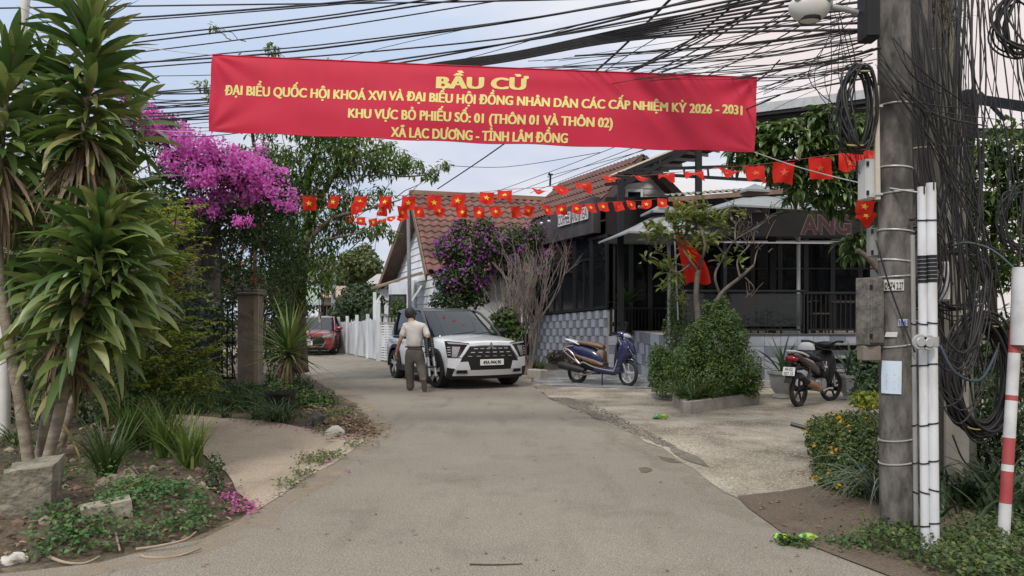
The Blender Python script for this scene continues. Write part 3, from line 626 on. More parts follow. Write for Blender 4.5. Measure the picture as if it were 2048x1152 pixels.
# ---- terrace furniture: tables and chairs, dim under the canopy
def table(label, x, y, z):
    t = thing('cafe_table', label, 'table', (x, y, z), group='tables on the cafe terrace')
    mb = MB(); mb.box((x, y, z+.72), (0.7, 0.7, 0.035), bev=.006); mb.build('tabletop', M('dark_table', (0.05, 0.035, 0.028), None, rough=.35), t)
    for sx_ in (-1, 1):
        for sy_ in (-1, 1): mb = MB(); mb.beam((x+sx_*.3, y+sy_*.3, z), (x+sx_*.3, y+sy_*.3, z+.703), 0.035, 0.035); mb.build('leg', m_steel, t)
def chair(label, x, y, z, rz):
    t = thing('cafe_chair', label, 'chair', (x, y, z), rz, group='chairs on the cafe terrace')
    mb = MB(); mb.box((0, 0, .45), (0.42, 0.42, 0.04), bev=.01); mb.build('seat', M('chair_seat', (0.09, 0.06, 0.045), None, rough=.5), t, local=True)
    mb = MB(); mb.box((0, .2, .78), (0.4, 0.03, 0.22), bev=.008); mb.build('backrest', m_steel, t, local=True)
    for sx_ in (-1, 1):
        mb = MB(); mb.beam((sx_*.18, -.18, 0), (sx_*.18, -.18, .43), 0.03, 0.03); mb.build('leg', m_steel, t, local=True)
        mb = MB(); mb.beam((sx_*.18, .2, 0), (sx_*.18, .2, .67), 0.03, 0.03); mb.build('leg', m_steel, t, local=True)
for i, (x, y) in enumerate(((4.6, 17.6), (6.4, 17.3), (7.7, 17.6))):
    table('%s dark table on the terrace, counted from the round bush' % ORD[i], x, y, 1.08)
    for k, (dx, rz) in enumerate(((-0.62, PI/2), (0.62, -PI/2))): chair('dark chair on the %s side of the %s terrace table' % (('bush', 'pole')[k], ORD[i]), x+dx, y, 1.08, rz+0.15*i)
# things seen dimly through the front glazing
m_pic = M('framed_print', (0.2, 0.16, 0.12), (0.32, 0.28, 0.22), 5, .6, c3=(0.1, 0.1, 0.13), s3=3)
for i, (a, b, yt_, yb_) in enumerate(((1508, 1558, 508, 556), (1570, 1604, 512, 560), (1655, 1712, 510, 552))):
    t = thing('wall_picture', '%s framed print on the inner cafe wall, from the bush side' % ORD[i], 'picture', (PX((a+b)/2, 21.2), 21.2, PZ(yb_, 21.2)), group='framed prints inside the cafe')
    mb = MB(); cx = PX((a+b)/2, 21.2); wv = PX(b, 21.2)-PX(a, 21.2); hv = PZ(yt_, 21.2)-PZ(yb_, 21.2); cz_ = (PZ(yt_, 21.2)+PZ(yb_, 21.2))/2
    mb.box((cx, 21.2, cz_), (wv, 0.03, hv)); mb.build('frame', m_wood, t); mb = MB(); mb.box((cx, 21.18, cz_), (wv-.1, 0.02, hv-.1)); mb.build('print', m_pic, t)
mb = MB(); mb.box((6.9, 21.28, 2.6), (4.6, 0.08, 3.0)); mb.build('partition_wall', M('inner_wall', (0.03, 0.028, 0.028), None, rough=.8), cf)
# ---- steel canopy frame over the terrace, translucent panels
cn = thing('steel_canopy', 'black steel canopy frame carrying pale translucent roof panels over the terrace', 'canopy', (6, 18, 0))
E = [P(1212, 356, 18.2), P(1370, 291, 18.2), P(1512, 232, 17.6), P(1745, 203, 16.8), P(1962, 186, 16.0)]
back = [e+V(1.2, 2.0+.5*i, 0.45) for i, e in enumerate(E)]
mb = MB()
for i in range(4): slab(mb, (E[i], E[i+1], back[i+1], back[i]), V(0, 0, 1), 0.04)
mb.build('roof_panel', LEAF('translucent_panel', [(0.6, 0.57, 0.48), (0.66, 0.63, 0.54)], .6, .5, .2), cn)
mb = MB()
for k in range(5):
    f_ = k/4
    for i in range(4): mb.beam(E[i].lerp(back[i], f_)-V(0, 0, .06), E[i+1].lerp(back[i+1], f_)-V(0, 0, .06), 0.05, 0.1)
for i in range(4):
    for k in range(5):
        f_ = k/5; a = E[i].lerp(E[i+1], f_); b = back[i].lerp(back[i+1], f_); mb.beam(a-V(0, 0, .16), b-V(0, 0, .16), 0.05, 0.08)
mb.build('rafters', m_steel, cn)
mb = MB(); lo_a = P(1244, 345, 18.15); lo_b = P(1560, 363, 18.0); up_b = P(1560, 330, 18.0); up_a = P(1272, 339, 18.15)
mb.beam(lo_a, lo_b, 0.06, 0.07); mb.beam(up_a, up_b, 0.06, 0.07)
for k in range(7): a = up_a.lerp(up_b, k/6); b = lo_a.lerp(lo_b, (0.1+k/6*0.9)); mb.beam(a, b, 0.04, 0.045)
r0 = P(1242, 372, 18.1); r1 = P(1375, 300, 18.1); mb.beam(r0, r1, 0.07, 0.1)
for k in range(4): a = r0.lerp(r1, k/4+.1); b = E[0].lerp(E[1], k/4+.18); mb.beam(a, b-V(0, 0, .1), 0.04, 0.045)
mb.build('truss', m_steel, cn)
for px, yt_, d in ((1241, 345, 18.1), (1397, 285, 17.9), (1544, 230, 17.7), (1938, 190, 16.0)):
    mb = MB(); x = PX(px, d); mb.beam((x, d, 1.08 if px < 1800 else 0), (x, d, PZ(yt_, d)), 0.14, 0.14); mb.build('post', m_steel, cn)
mb = MB(); mb.beam(P(1512, 226, 17.5), P(1752, 198, 16.7), 0.1, 0.16); mb.build('gutter_beam', m_steel, cn)
mb = MB(); mb.beam(P(1900, 190, 16.2), P(2060, 215, 14.5), 0.1, 0.2); mb.beam(P(1900, 265, 16.2), P(2060, 268, 14.5), 0.12, 0.2); mb.beam(P(1936, 182, 15.9), P(1936, 268, 15.9), 0.25, 0.25); mb.beam(P(1960, 186, 15.8), P(2010, 240, 15.4), 0.06, 0.08)
mb.build('end_frame', m_steel, cn)
mb = MB(); mb.beam(P(1512, 217, 17.45), P(1752, 186, 16.65), 0.06, 0.2); mb.build('gutter', m_galv, cn)
# low corrugated strip roof
cr = thing('corrugated_roof', 'low weathered corrugated sheet roof in front of the canopy posts', 'roof sheet', P(1470, 390, 17))
mb = MB(); a = P(1337, 391, 17.2); b = P(1612, 372, 16.6); vs = []; nn_ = 150
for j in range(2):
    for i in range(nn_+1): q = a.lerp(b, i/nn_)+V(0.2, 1.6, 0.28)*j; q.z += 0.025*math.sin(i*0.9); vs.append(q)
mb.add(vs, [(i, i+1, nn_+2+i, nn_+1+i) for i in range(nn_)]); mb.build('sheet', M('mossy_sheet', (0.17, 0.18, 0.16), (0.3, 0.31, 0.28), 3, .8), cr, smooth=180)
mb = MB(); mb.beam(a-V(0, 0, .09), b-V(0, 0, .09), 0.05, 0.1); mb.beam(P(1352, 395, 17.1), P(1352, 447, 17.1), .05, .05); mb.beam(P(1385, 395, 17.1), P(1385, 447, 17.1), .05, .05); mb.build('timber', m_wood, cr)
# roof hung behind the mango leaves (dark eaves)
# ---- parasols
def parasol(label, apex, half, drop, yaw, pole, cap=0.33):
    t = thing('parasol', label, 'parasol', (pole[0], pole[1], pole[2])); apex = Vector(apex)
    mc = M('grey_canvas', (0.22, 0.24, 0.255), (0.27, 0.29, 0.305), 3, .85, bump=.1)
    def cloth(c, hw, dr, val, nme):
        mb = MB(); R = Matrix.Rotation(yaw, 3, 'Z'); n = 10; cs = [(-hw, -hw), (hw, -hw), (hw, hw), (-hw, hw)]; vs = []; fs = []
        for s_ in range(4):
            p0, p1 = cs[s_], cs[(s_+1) % 4]; b = len(vs)
            for r_ in range(5):
                k = r_/4
                for j in range(n+1):
                    u = j/n; x = (p0[0]*(1-u)+p1[0]*u)*k; y = (p0[1]*(1-u)+p1[1]*u)*k
                    vs.append(c+R @ V(x, y, -dr*(k**0.9)-0.10*hw*math.sin(PI*u)*k*0.5+0.05*hw*math.sin(PI*u)))
            for r_ in range(4):
                for j in range(n): fs.append((b+r_*(n+1)+j, b+r_*(n+1)+j+1, b+(r_+1)*(n+1)+j+1, b+(r_+1)*(n+1)+j))
            e0 = len(vs); 
            for j in range(n+1): vs.append(vs[b+4*(n+1)+j]-V(0, 0, val))
            for j in range(n): fs.append((b+4*(n+1)+j, b+4*(n+1)+j+1, e0+j+1, e0+j))
        mb.add(vs, fs); return mb.build(nme, mc, t, smooth=50)
    cloth(apex-V(0, 0, .22), half, drop, 0.04, 'canopy'); cloth(apex, half*cap, drop*cap*1.15, 0.05, 'vent_cap')
    mb = MB(); R = Matrix.Rotation(yaw, 3, 'Z')
    for a in ((-1, -1), (1, -1), (1, 1), (-1, 1)): mb.tube([apex-V(0, 0, .3), apex+R @ V(a[0]*half*.97, a[1]*half*.97, -drop-.27)], .015, 5)
    mb.build('ribs', m_steel, t)
    mb = MB(); pl = Vector(pole); top = Vector((pl.x, pl.y, apex.z-.45)); mb.tube([pl, top], .04, 8); mb.tube([top-V(0, 0, .02), apex-V(0, 0, .28)], .03, 8); 
    mb.tube([top-V(.0, 0, 1.0), top.lerp(apex, .4)-V(0, 0, .3)], .02, 6); mb.build('pole', m_galv, t); return t
parasol('small grey canvas parasol with a vent cap beside the black fascia', P(1325, 424, 17.4)+V(0, 0, .2), 1.2, 0.58, 0.16, (PX(1338, 17.6), 17.6, 1.0))
parasol('large grey canvas parasol on a cantilever pole over the terrace', P(1510, 374, 17.3)+V(0, 0, .05), 1.8, 0.56, 0.3, (PX(1597, 16.2), 16.2, 1.08))
# ================================================================ plants on the left
rng = np.random.default_rng(11)
L_corn = LEAF('corn_leaf', [(0.042, 0.085, 0.025), (0.072, 0.125, 0.034), (0.115, 0.165, 0.047), (0.18, 0.21, 0.075)], 0.25, 0.36, 0.5)
L_corn_old = LEAF('corn_leaf_old', [(0.07, 0.12, 0.035), (0.11, 0.155, 0.045), (0.16, 0.185, 0.06), (0.26, 0.235, 0.09)], 0.22, 0.42, 0.45)
L_dry = LEAF('dry_leaf', [(0.12, 0.085, 0.055), (0.2, 0.15, 0.1), (0.28, 0.22, 0.15)], 0.1, 0.8, 0.2)
m_cane = M('pale_cane', (0.21, 0.175, 0.13), (0.33, 0.285, 0.22), 7, 0.85, bump=0.5, bscale=40, c3=(0.12, 0.1, 0.075), s3=3, stretch=(1, 1, 3))
m_bark = M('grey_brown_bark', (0.07, 0.055, 0.042), (0.14, 0.11, 0.085), 9, 0.9, bump=0.6, bscale=30, c3=(0.06, 0.06, 0.035), s3=2.5)
m_twig = M('dark_twig', (0.05, 0.038, 0.03), (0.085, 0.065, 0.05), 8, 0.9)
m_palebark = M('pale_bark', (0.16, 0.135, 0.115), (0.25, 0.215, 0.18), 9, 0.9, bump=.4)
def ppath(l, d): return [P(x, y, d) for x, y in l]
def smooth_path(pts, k=4):
    o = []
    for i in range(len(pts)-1):
        p0 = pts[max(i-1, 0)]; p1 = pts[i]; p2 = pts[i+1]; p3 = pts[min(i+2, len(pts)-1)]
        for j in range(k):
            t = j/k; o.append(0.5*((2*p1)+(p2-p0)*t+(2*p0-5*p1+4*p2-p3)*t*t+(3*p1-p0-3*p2+p3)*t**3))
    o.append(pts[-1]); return o
def head(a, b, n, L, W, el0, el1, dr0, dr1, seg=6):
    t = np.linspace(0, 1, n)+rng.normal(0, .02, n); az = np.arange(n)*2.39996+rng.normal(0, .25, n)
    base = np.array(a)[None]+(np.array(b)-np.array(a))[None]*t[:, None]+np.stack([np.cos(az), np.sin(az), 0*az], 1)*0.02
    el = el0+(el1-el0)*t**1.2+rng.normal(0, .22, n); dr = dr0+(dr1-dr0)*t+rng.normal(0, .32, n)
    return straps(rng, base, az, el, L*rng.uniform(.75, 1.2, n)*(1-0.25*t**4), W*rng.uniform(.75, 1.15, n), dr, seg, 0.25, 'lance', 0.9)
def skirt(a, b, n, L):
    n = int(n*1.7); L = L*1.15; t = rng.uniform(0, 1, n); az = rng.uniform(0, 6.28, n); base = np.array(a)[None]+(np.array(b)-np.array(a))[None]*t[:, None]+np.stack([np.cos(az), np.sin(az), 0*az], 1)*0.07
    return straps(rng, base, az, rng.uniform(-1.3, -.5, n), L*rng.uniform(.6, 1.2, n), .03, rng.uniform(.3, .9, n), 5, .6, 'blade', 1.2)
def corn_plant(label, canes, heads, skirts, loc):
    t = thing('corn_plant', label, 'plant', loc)
    for path, r0, r1 in canes:
        pts = smooth_path(path, 5); mb = MB(); n = len(pts)
        mb.tube(pts, [(r0+(r1-r0)*i/(n-1))*(1+0.06*math.sin(i*2.1)) for i in range(n)], 9); mb.build('trunk', m_cane, t, smooth=180)
    y = cat_mesh([head(*h[:4], **h[4]) for h in heads]); arr_mesh('crown', *y, L_corn, t)
    y = cat_mesh([head(h[0]-(h[1]-h[0])*0.5, h[0].lerp(h[1], .38), int(h[2]*.34), h[3]*1.0, W=h[4]['W'], el0=-.45, el1=.3, dr0=.6, dr1=.95) for h in heads]); arr_mesh('old_leaves', *y, L_corn_old, t)
    if skirts: y = cat_mesh([skirt(*s_) for s_ in skirts]); arr_mesh('dry_leaves', *y, L_dry, t)
    return t
hk = dict(W=.086, el0=-.1, el1=1.3, dr0=.9, dr1=.6)
corn_plant('tall corn plant whose bare cane carries a leafy top above a skirt of dead leaves',
    [(ppath([(72, 960), (100, 800), (122, 640), (148, 430), (168, 270), (176, 150)], 6.8), .052, .032)],
    [(P(170, 310, 6.8), P(182, 10, 6.8), 200, .58, hk), (P(95, 300, 7.0), P(100, 130, 7.0), 64, .5, hk), (P(262, 300, 7.2), P(266, 200, 7.2), 18, .4, hk)], [(P(168, 360, 6.75), P(172, 275, 6.75), 80, .48)], G(72, 962))
corn_plant('corn plant at the photo edge with a leaning bare cane and pale old leaves',
    [(ppath([(62, 955), (40, 800), (12, 640), (-5, 480), (0, 300), (15, 150)], 6.6), .055, .032)],
    [(P(0, 330, 6.6), P(22, 110, 6.6), 120, .5, hk), (P(20, 540, 7.1), P(30, 400, 7.1), 70, .5, hk)], [(P(0, 400, 6.6), P(0, 330, 6.6), 45, .55)], G(55, 960))
h2 = dict(W=.088, el0=-.25, el1=1.05, dr0=1.25, dr1=1.0)
corn_plant('lower corn plant with broad drooping leaves in front of the dark shed',
    [(ppath([(85, 958), (125, 800), (130, 730), (160, 640), (190, 520)], 6.5), .05, .034)],
    [(P(160, 650, 6.5), P(205, 430, 6.5), 190, .6, h2), (P(240, 620, 6.7), P(262, 470, 6.7), 110, .5, h2), (P(90, 650, 6.7), P(105, 520, 6.7), 40, .5, h2)], [(P(125, 720, 6.5), P(140, 660, 6.5), 22, .45)], G(88, 955))
corn_plant('corn plant behind the tall one with dark upright leaves',
    [(ppath([(110, 930), (170, 720), (225, 520), (235, 400)], 7.5), .045, .03)],
    [(P(240, 500, 7.5), P(248, 330, 7.5), 120, .56, hk), (P(110, 440, 7.8), P(115, 300, 7.8), 60, .55, hk), (P(70, 560, 7.6), P(80, 430, 7.6), 60, .55, h2)], [], G(120, 915))
mb = MB(); mb.tube([P(8, 900, 8.2), P(14, 480, 8.2), P(36, 160, 8.2), P(50, 10, 8.2), P(56, -60, 8.2)], [.06, .055, .05, .048, .047], 10)
tag(mb.build('lamp_post', M('pale_post', (0.55, 0.55, 0.52), (0.66, 0.66, 0.63), 5, .6), smooth=60), 'thin whitewashed post rising behind the corn plants', 'post')
# ---- dark board shed with a blue tarpaulin, behind the shrubs
sh = thing('shed', 'dark weathered board shed with a blue tarpaulin behind the corn plants', 'shed', (-7.5, 13.2, 0))
mb = MB(); x0, x1 = -11.5, PX(442, 13.0)
k = int((x1-x0)/.16)
for i in range(k): a = x0+(x1-x0)*i/k; mb.box((a+.08, 13.0+.012*(i % 3), 1.75), ((x1-x0)/k-.012, .03, 3.5))
mb.build('board_wall', M('grey_boards', (0.035, 0.03, 0.028), (0.07, 0.06, 0.055), 5, .9, bump=.4, stretch=(1, 1, .15)), sh)
mb = MB(); vs = []; n1, n2 = 18, 12
for j in range(n2+1):
    for i in range(n1+1): vs.append((PX(330, 12.9)+(PX(430, 12.9)-PX(330, 12.9))*i/n1, 12.86+.04*math.sin(i*1.3)*math.cos(j*.9)-.05, PZ(745, 12.9)+(PZ(590, 12.9)-PZ(745, 12.9))*j/n2))
mb.add(vs, [(j*(n1+1)+i, j*(n1+1)+i+1, (j+1)*(n1+1)+i+1, (j+1)*(n1+1)+i) for j in range(n2) for i in range(n1)]); mb.build('tarpaulin', M('blue_tarp', (0.01, 0.014, 0.04), (0.016, 0.025, 0.065), 3, .6), sh, smooth=180)
# ---- gate pillar, iron gate, rusty post
gp = thing('gate_pillar', 'weathered concrete gate pillar with a moulded cap', 'pillar', (PX(497, 14.6), 14.8, 0))
px0, px1 = PX(474, 14.6), PX(514, 14.6); zt = PZ(590, 14.6)
mb = MB(); mb.box(((px0+px1)/2, 14.8, zt/2), (px1-px0, .38, zt), bev=.015); mb.build('shaft', M('stained_concrete', (0.2, 0.175, 0.145), (0.3, 0.265, 0.215), 3.5, .9, bump=.4, c3=(0.09, 0.08, 0.065), s3=1.6), gp)
mb = MB(); mb.box((px1-.02, 14.615, zt/2), (.09, .03, zt-.02)); mb.build('corner_strip', M('pale_plaster', (0.34, 0.28, 0.21), (0.42, 0.35, 0.27), 4, .9), gp)
mb = MB(); mb.box(((px0+px1)/2, 14.8, zt+.03), (px1-px0+.1, .48, .06), bev=.015); mb.box(((px0+px1)/2, 14.8, zt+.09), (px1-px0+.04, .42, .055), bev=.01); mb.build('cap', M('stained_concrete'[:16]+'_cap', (0.16, 0.14, 0.115), (0.25, 0.22, 0.18), 4, .9), gp)
mb = MB(); mb.beam((PX(508, 14.7), 14.75, zt+.121), (PX(508, 14.7), 14.75, PZ(432, 14.7)), .06, .06); tag(mb.build('rusty_post', M('rust', (0.07, 0.035, 0.03), (0.12, 0.06, 0.045), 6, .8)), 'rusty square steel post standing on the concrete gate pillar', 'post')
ig = thing('iron_gate', 'dark iron gate half hidden beside the concrete gate pillar', 'gate', (PX(420, 14.9), 14.9, 0))
mb = MB(); a, b = PX(345, 14.9), PX(470, 14.9)
for z in (.25, .95, 1.75): mb = MB(); mb.beam((a, 14.9, z), (b, 14.9, z), .05, .05); mb.build('rail', m_steel, ig)
mb = MB()
for i in range(12): x = a+(b-a)*(i+.5)/12; mb.beam((x, 14.9, .25), (x, 14.9, 1.75), .022, .022)
mb.build('bars', m_steel, ig)
# ---- generic shrub and tree builders
def shrub(name, label, cat, loc, blobs, n, L, W, mat, stems=(), shell=.35, gap=-.6, up=.5, jit=.7, gscale=2.2, extra=None, seed=1, smat=None, droop=None, part='foliage', group=None):
    t = thing(name, label, cat, loc, group=group)
    p, nn = blob_pts(rng, blobs, n, shell, gap, gscale, seed)
    if droop is None: y = leaves(rng, p, nn, L, W, up, jit)
    else:
        az = np.arctan2(nn[:, 1], nn[:, 0])+rng.normal(0, .9, len(p)); y = straps(rng, p, az, droop[0]+rng.normal(0, droop[1], len(p)), L*rng.uniform(.7, 1.2, len(p)), W, .5, 2 if L < .3 else 4, .25, 'oval')
    arr_mesh(part, *y, mat, t)
    if stems:
        for k, (pts, r0, r1) in enumerate(stems):
            mb = MB(); q = smooth_path([Vector(a) for a in pts], 4); mb.tube(q, [r0+(r1-r0)*i/(len(q)-1) for i in range(len(q))], 7); mb.build('trunk' if k == 0 else 'branch', smat or m_bark, t, smooth=180)
    return t
def pb(px, py, d, rx, ry, rd=None):     # blob from a pixel position: radii in pixels, depth radius in metres
    c = P(px, py, d); return (c.x, c.y, c.z, rx*d/FPX, rd if rd else rx*d/FPX, ry*d/FPX)
L_dur = LEAF('duranta_leaf', [(0.06, 0.1, 0.018), (0.12, 0.17, 0.026), (0.22, 0.26, 0.04), (0.34, 0.34, 0.06)], .4)
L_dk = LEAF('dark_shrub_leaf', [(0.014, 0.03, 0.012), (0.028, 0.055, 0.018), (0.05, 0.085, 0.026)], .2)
L_md = LEAF('mid_leaf', [(0.028, 0.055, 0.018), (0.05, 0.09, 0.024), (0.085, 0.125, 0.035)], .3)
L_fern = LEAF('fern_leaf', [(0.06, 0.1, 0.022), (0.1, 0.15, 0.034), (0.15, 0.195, 0.05)], .3)
def sprays(t, mat, specs, L, W, part='foliage', step=.035):
    """arching stems lined with opposite leaves: specs (start, az, el, length, droop)"""
    P0 = []; D = []; NN = []; mb = MB()
    for s0, az, el, ln, dr in specs:
        p = np.array(s0, float); k = int(ln/step); pts = []
        for i in range(k):
            th = el-dr*(i/k)**1.2; d = np.array([math.cos(az)*math.cos(th), math.sin(az)*math.cos(th), math.sin(th)]); p = p+d*step; pts.append(Vector(p))
            sd_ = np.array([-math.sin(az), math.cos(az), 0]); upv = np.cross(d, sd_)
            for sg in (-1, 1):
                a = rng.uniform(-.6, .6); P0.append(p); D.append(sd_*sg*math.cos(a)+upv*math.sin(a)+d*.7); NN.append(np.array([0, 0, 1.0]))
        mb.tube(pts[::3]+[pts[-1]], [.006*(1-.7*i/(len(pts[::3]))) for i in range(len(pts[::3])+1)], 4)
    y = leaves(rng, np.array(P0), np.array(NN), L, W, .4, .35, dr=np.array(D)); arr_mesh(part, *y, mat, t); mb.build('stems', m_twig, t)
# golden duranta
t = thing('golden_shrub', 'golden green shrub with long leafy sprays beside the gate', 'shrub', G(330, 835))
sp = []
for i in range(230):
    px = rng.uniform(270, 352); py = rng.uniform(420, 800); d = rng.uniform(8.2, 9.6); sp.append((P(px, py, d), rng.uniform(-2.4, .6), rng.uniform(.1, .9), rng.uniform(.3, .65), rng.uniform(.2, 1.0)))
for px, py, ln, az, el in ((335, 720, .75, -.2, .55), (340, 755, .85, -.15, .6), (330, 780, .8, -.3, .45), (350, 790, .55, -.4, .4), (300, 560, .5, -.3, .5), (310, 480, .45, -.2, .3), (300, 430, .5, -.2, .1), (320, 600, .4, -.2, .4), (310, 660, .5, -.2, .5)):
    for k in range(5): sp.append((P(px+rng.normal(0, 12), py+rng.normal(0, 10), 9.0), az+rng.normal(0, .15), el+rng.normal(0, .1), ln*rng.uniform(.8, 1.05), .25))
sprays(t, L_dur, sp, .07, .032)
mb = MB()
for k in range(5): mb.tube(smooth_path([G(315+k*12, 838), P(300+k*14, 720, 9.6), P(290+k*16, 560, 9.5)], 4), .014, 5)
mb.build('trunk', m_twig, t)
shrub('leafy_shrub', 'dark green shrub filling the gap under the golden sprays', 'shrub', G(330, 850), [pb(300, 770, 8.6, 85, 75, .5), pb(390, 770, 9.6, 50, 60, .5), pb(240, 800, 8.0, 60, 60, .4)], 3600, .06, .03, LEAF('bush_leaf', [(0.02, 0.045, 0.013), (0.04, 0.08, 0.02), (0.075, 0.125, 0.03), (0.12, 0.17, 0.04)], .25), [([G(330, 850), P(330, 760, 8.8)], .02, .01)], gap=-.8)
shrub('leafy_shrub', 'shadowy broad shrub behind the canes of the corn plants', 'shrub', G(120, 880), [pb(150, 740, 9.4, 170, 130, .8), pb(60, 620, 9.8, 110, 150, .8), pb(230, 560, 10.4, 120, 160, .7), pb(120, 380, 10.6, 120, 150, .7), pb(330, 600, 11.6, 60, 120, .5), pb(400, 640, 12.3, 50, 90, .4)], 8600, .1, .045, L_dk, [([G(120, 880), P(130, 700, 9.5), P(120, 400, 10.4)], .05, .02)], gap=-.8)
# red croton leaves by the shed
t = thing('croton_plant', 'small plant with narrow dark red leaves by the shed wall', 'plant', (PX(335, 10.6), 10.6, 0)); n = 26
arr_mesh('foliage', *straps(rng, np.array([P(328, 565, 10.6)])+rng.normal(0, .05, (n, 3)), rng.uniform(-1.4, .9, n), rng.normal(.1, .45, n), .3, .035, .6, 4, .2, 'blade'), LEAF('croton_leaf', [(0.2, 0.02, 0.02), (0.32, 0.045, 0.035), (0.12, 0.02, 0.02)], .2), t)
mb = MB(); mb.tube([(PX(335, 10.6), 10.6, 0), P(330, 640, 10.6), P(328, 560, 10.6)], [.015, .012, .008], 6); mb.build('trunk', m_twig, t)
# ---- magenta bougainvillea
F_mag = LEAF('magenta_bract', [(0.52, 0.1, 0.42), (0.66, 0.2, 0.56), (0.8, 0.36, 0.72), (0.72, 0.26, 0.63), (0.56, 0.12, 0.46)], .5, .6, .2)
L_boug = LEAF('bougainvillea_leaf', [(0.02, 0.04, 0.014), (0.035, 0.065, 0.02), (0.06, 0.1, 0.03)], .25)
t = thing('bougainvillea_shrub', 'big bougainvillea covered in bright magenta flowers spilling over the gate', 'bougainvillea', (PX(380, 13), 13, 0))
fl = [(255, 175, 14), (250, 228, 26), (300, 240, 34), (335, 265, 42), (380, 288, 40), (425, 312, 42), (465, 330, 44), (500, 345, 42), (540, 372, 40), (575, 398, 26), (485, 385, 42), (405, 350, 34), (440, 395, 26), (525, 302, 17), (345, 325, 26), (425, 420, 16), (485, 440, 14), (360, 455, 14), (515, 335, 28), (560, 350, 18), (60, 170, 14), (135, 165, 10), (10, 140, 12), (45, 235, 12), (185, 185, 10), (395, 405, 14)]
fb = [pb(x, y, 12.2+rng.uniform(-.35, .35), r, r*.85) for x, y, r in fl]
cl, cn_ = blob_pts(rng, fb, 640, .25, -.12, 3.0, 4)
p = np.repeat(cl, 15, 0)+rng.normal(0, .045, (len(cl)*15, 3)); nn = np.repeat(cn_, 15, 0)
arr_mesh('flowers', *leaves(rng, p, nn+np.array([0, -.5, 0]), .05, .045, .2, .8), F_mag, t)
lb = [pb(x, y+14, 12.5, r*1.25, r*1.2) for x, y, r in fl[:21]]+[pb(420, 440, 13, 110, 60, .6), pb(350, 390, 13, 60, 70, .5), pb(520, 440, 13, 66, 60, .5), pb(570, 510, 13.6, 50, 70, .4), pb(425, 510, 13.2, 55, 55, .4)]
p, nn = blob_pts(rng, lb, 16000, .25, -.45, 2.2, 5); arr_mesh('foliage', *leaves(rng, p, nn, .075, .042, .3, .7), L_boug, t)
for k, (pts, r) in enumerate((([(355, 775), (350, 640), (345, 520), (370, 400), (420, 320)], .07), ([(385, 775), (380, 640), (400, 500), (480, 400), (545, 375)], .045), ([(350, 700), (330, 560), (310, 400), (280, 250)], .04))):
    pp = smooth_path(ppath(pts, 12.9), 5); mb = MB(); mb.tube(pp, [r*(1-.75*i/len(pp)) for i in range(len(pp))], 7); mb.build('trunk' if k == 0 else 'branch', m_bark, t, smooth=180)
mb = MB()
for i in range(60): q = Vector(cl[rng.integers(len(cl))]); limb(mb, (q.x+rng.normal(0, .4), q.y+.3, q.z-rng.uniform(.3, .9)), q, .008, .003, rng, 5, .03, 0, 4)
mb.build('twigs', m_twig, t)
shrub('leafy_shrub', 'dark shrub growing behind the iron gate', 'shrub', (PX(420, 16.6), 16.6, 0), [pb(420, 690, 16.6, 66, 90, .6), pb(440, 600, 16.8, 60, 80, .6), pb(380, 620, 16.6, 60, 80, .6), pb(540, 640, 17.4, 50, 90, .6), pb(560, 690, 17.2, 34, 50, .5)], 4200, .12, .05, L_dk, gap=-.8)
# scrambling vine with orange-red flowers over the gate
t = thing('flowering_vine', 'tangled vine dotted with small coral flowers around the rusty post', 'vine', (PX(520, 14.2), 14.2, 0))
vb = [pb(470, 520, 14, 70, 70, .5), pb(552, 560, 15.4, 60, 70, .3), pb(440, 620, 15.3, 50, 70, .2), pb(565, 640, 15.4, 30, 60, .2), pb(520, 470, 14, 60, 40, .4), pb(400, 600, 14.2, 60, 90, .3)]
p, nn = blob_pts(rng, vb, 4200, .2, -.4, 2.4, 8); arr_mesh('foliage', *leaves(rng, p, nn, .07, .035, .3, .8), L_dk, t)
p, nn = blob_pts(rng, vb, 26, .6, -9); p[:, 1] -= .15
arr_mesh('flowers', *leaves(rng, np.repeat(p, 8, 0)+rng.normal(0, .02, (len(p)*8, 3)), np.repeat(nn, 8, 0), .045, .04, 0, 1), LEAF('coral_flower', [(0.55, 0.12, 0.06), (0.7, 0.2, 0.12)], .3, .6), t)
mb = MB()
for i in range(70):
    a = P(rng.uniform(390, 590), rng.uniform(460, 720), rng.uniform(15.1, 15.7)); b = a+V(rng.normal(0, .5), rng.normal(0, .06), rng.uniform(-1.0, .3)); mb.tube(curve_pts(a, b, 7, rng.uniform(-.1, .25), .02, rng), .0045, 4)
for i in range(18):
    x = rng.uniform(400, 600); a = P(x, 770, 15.4); a.z = 0; mb.tube(smooth_path([a, P(x+rng.normal(0, 15), 650, 15.3), P(x+rng.normal(0, 30), 520, 15.0), P(x+rng.normal(0, 40), 430, 14.2)], 4), .012, 5)
mb.build('stems', m_twig, t)
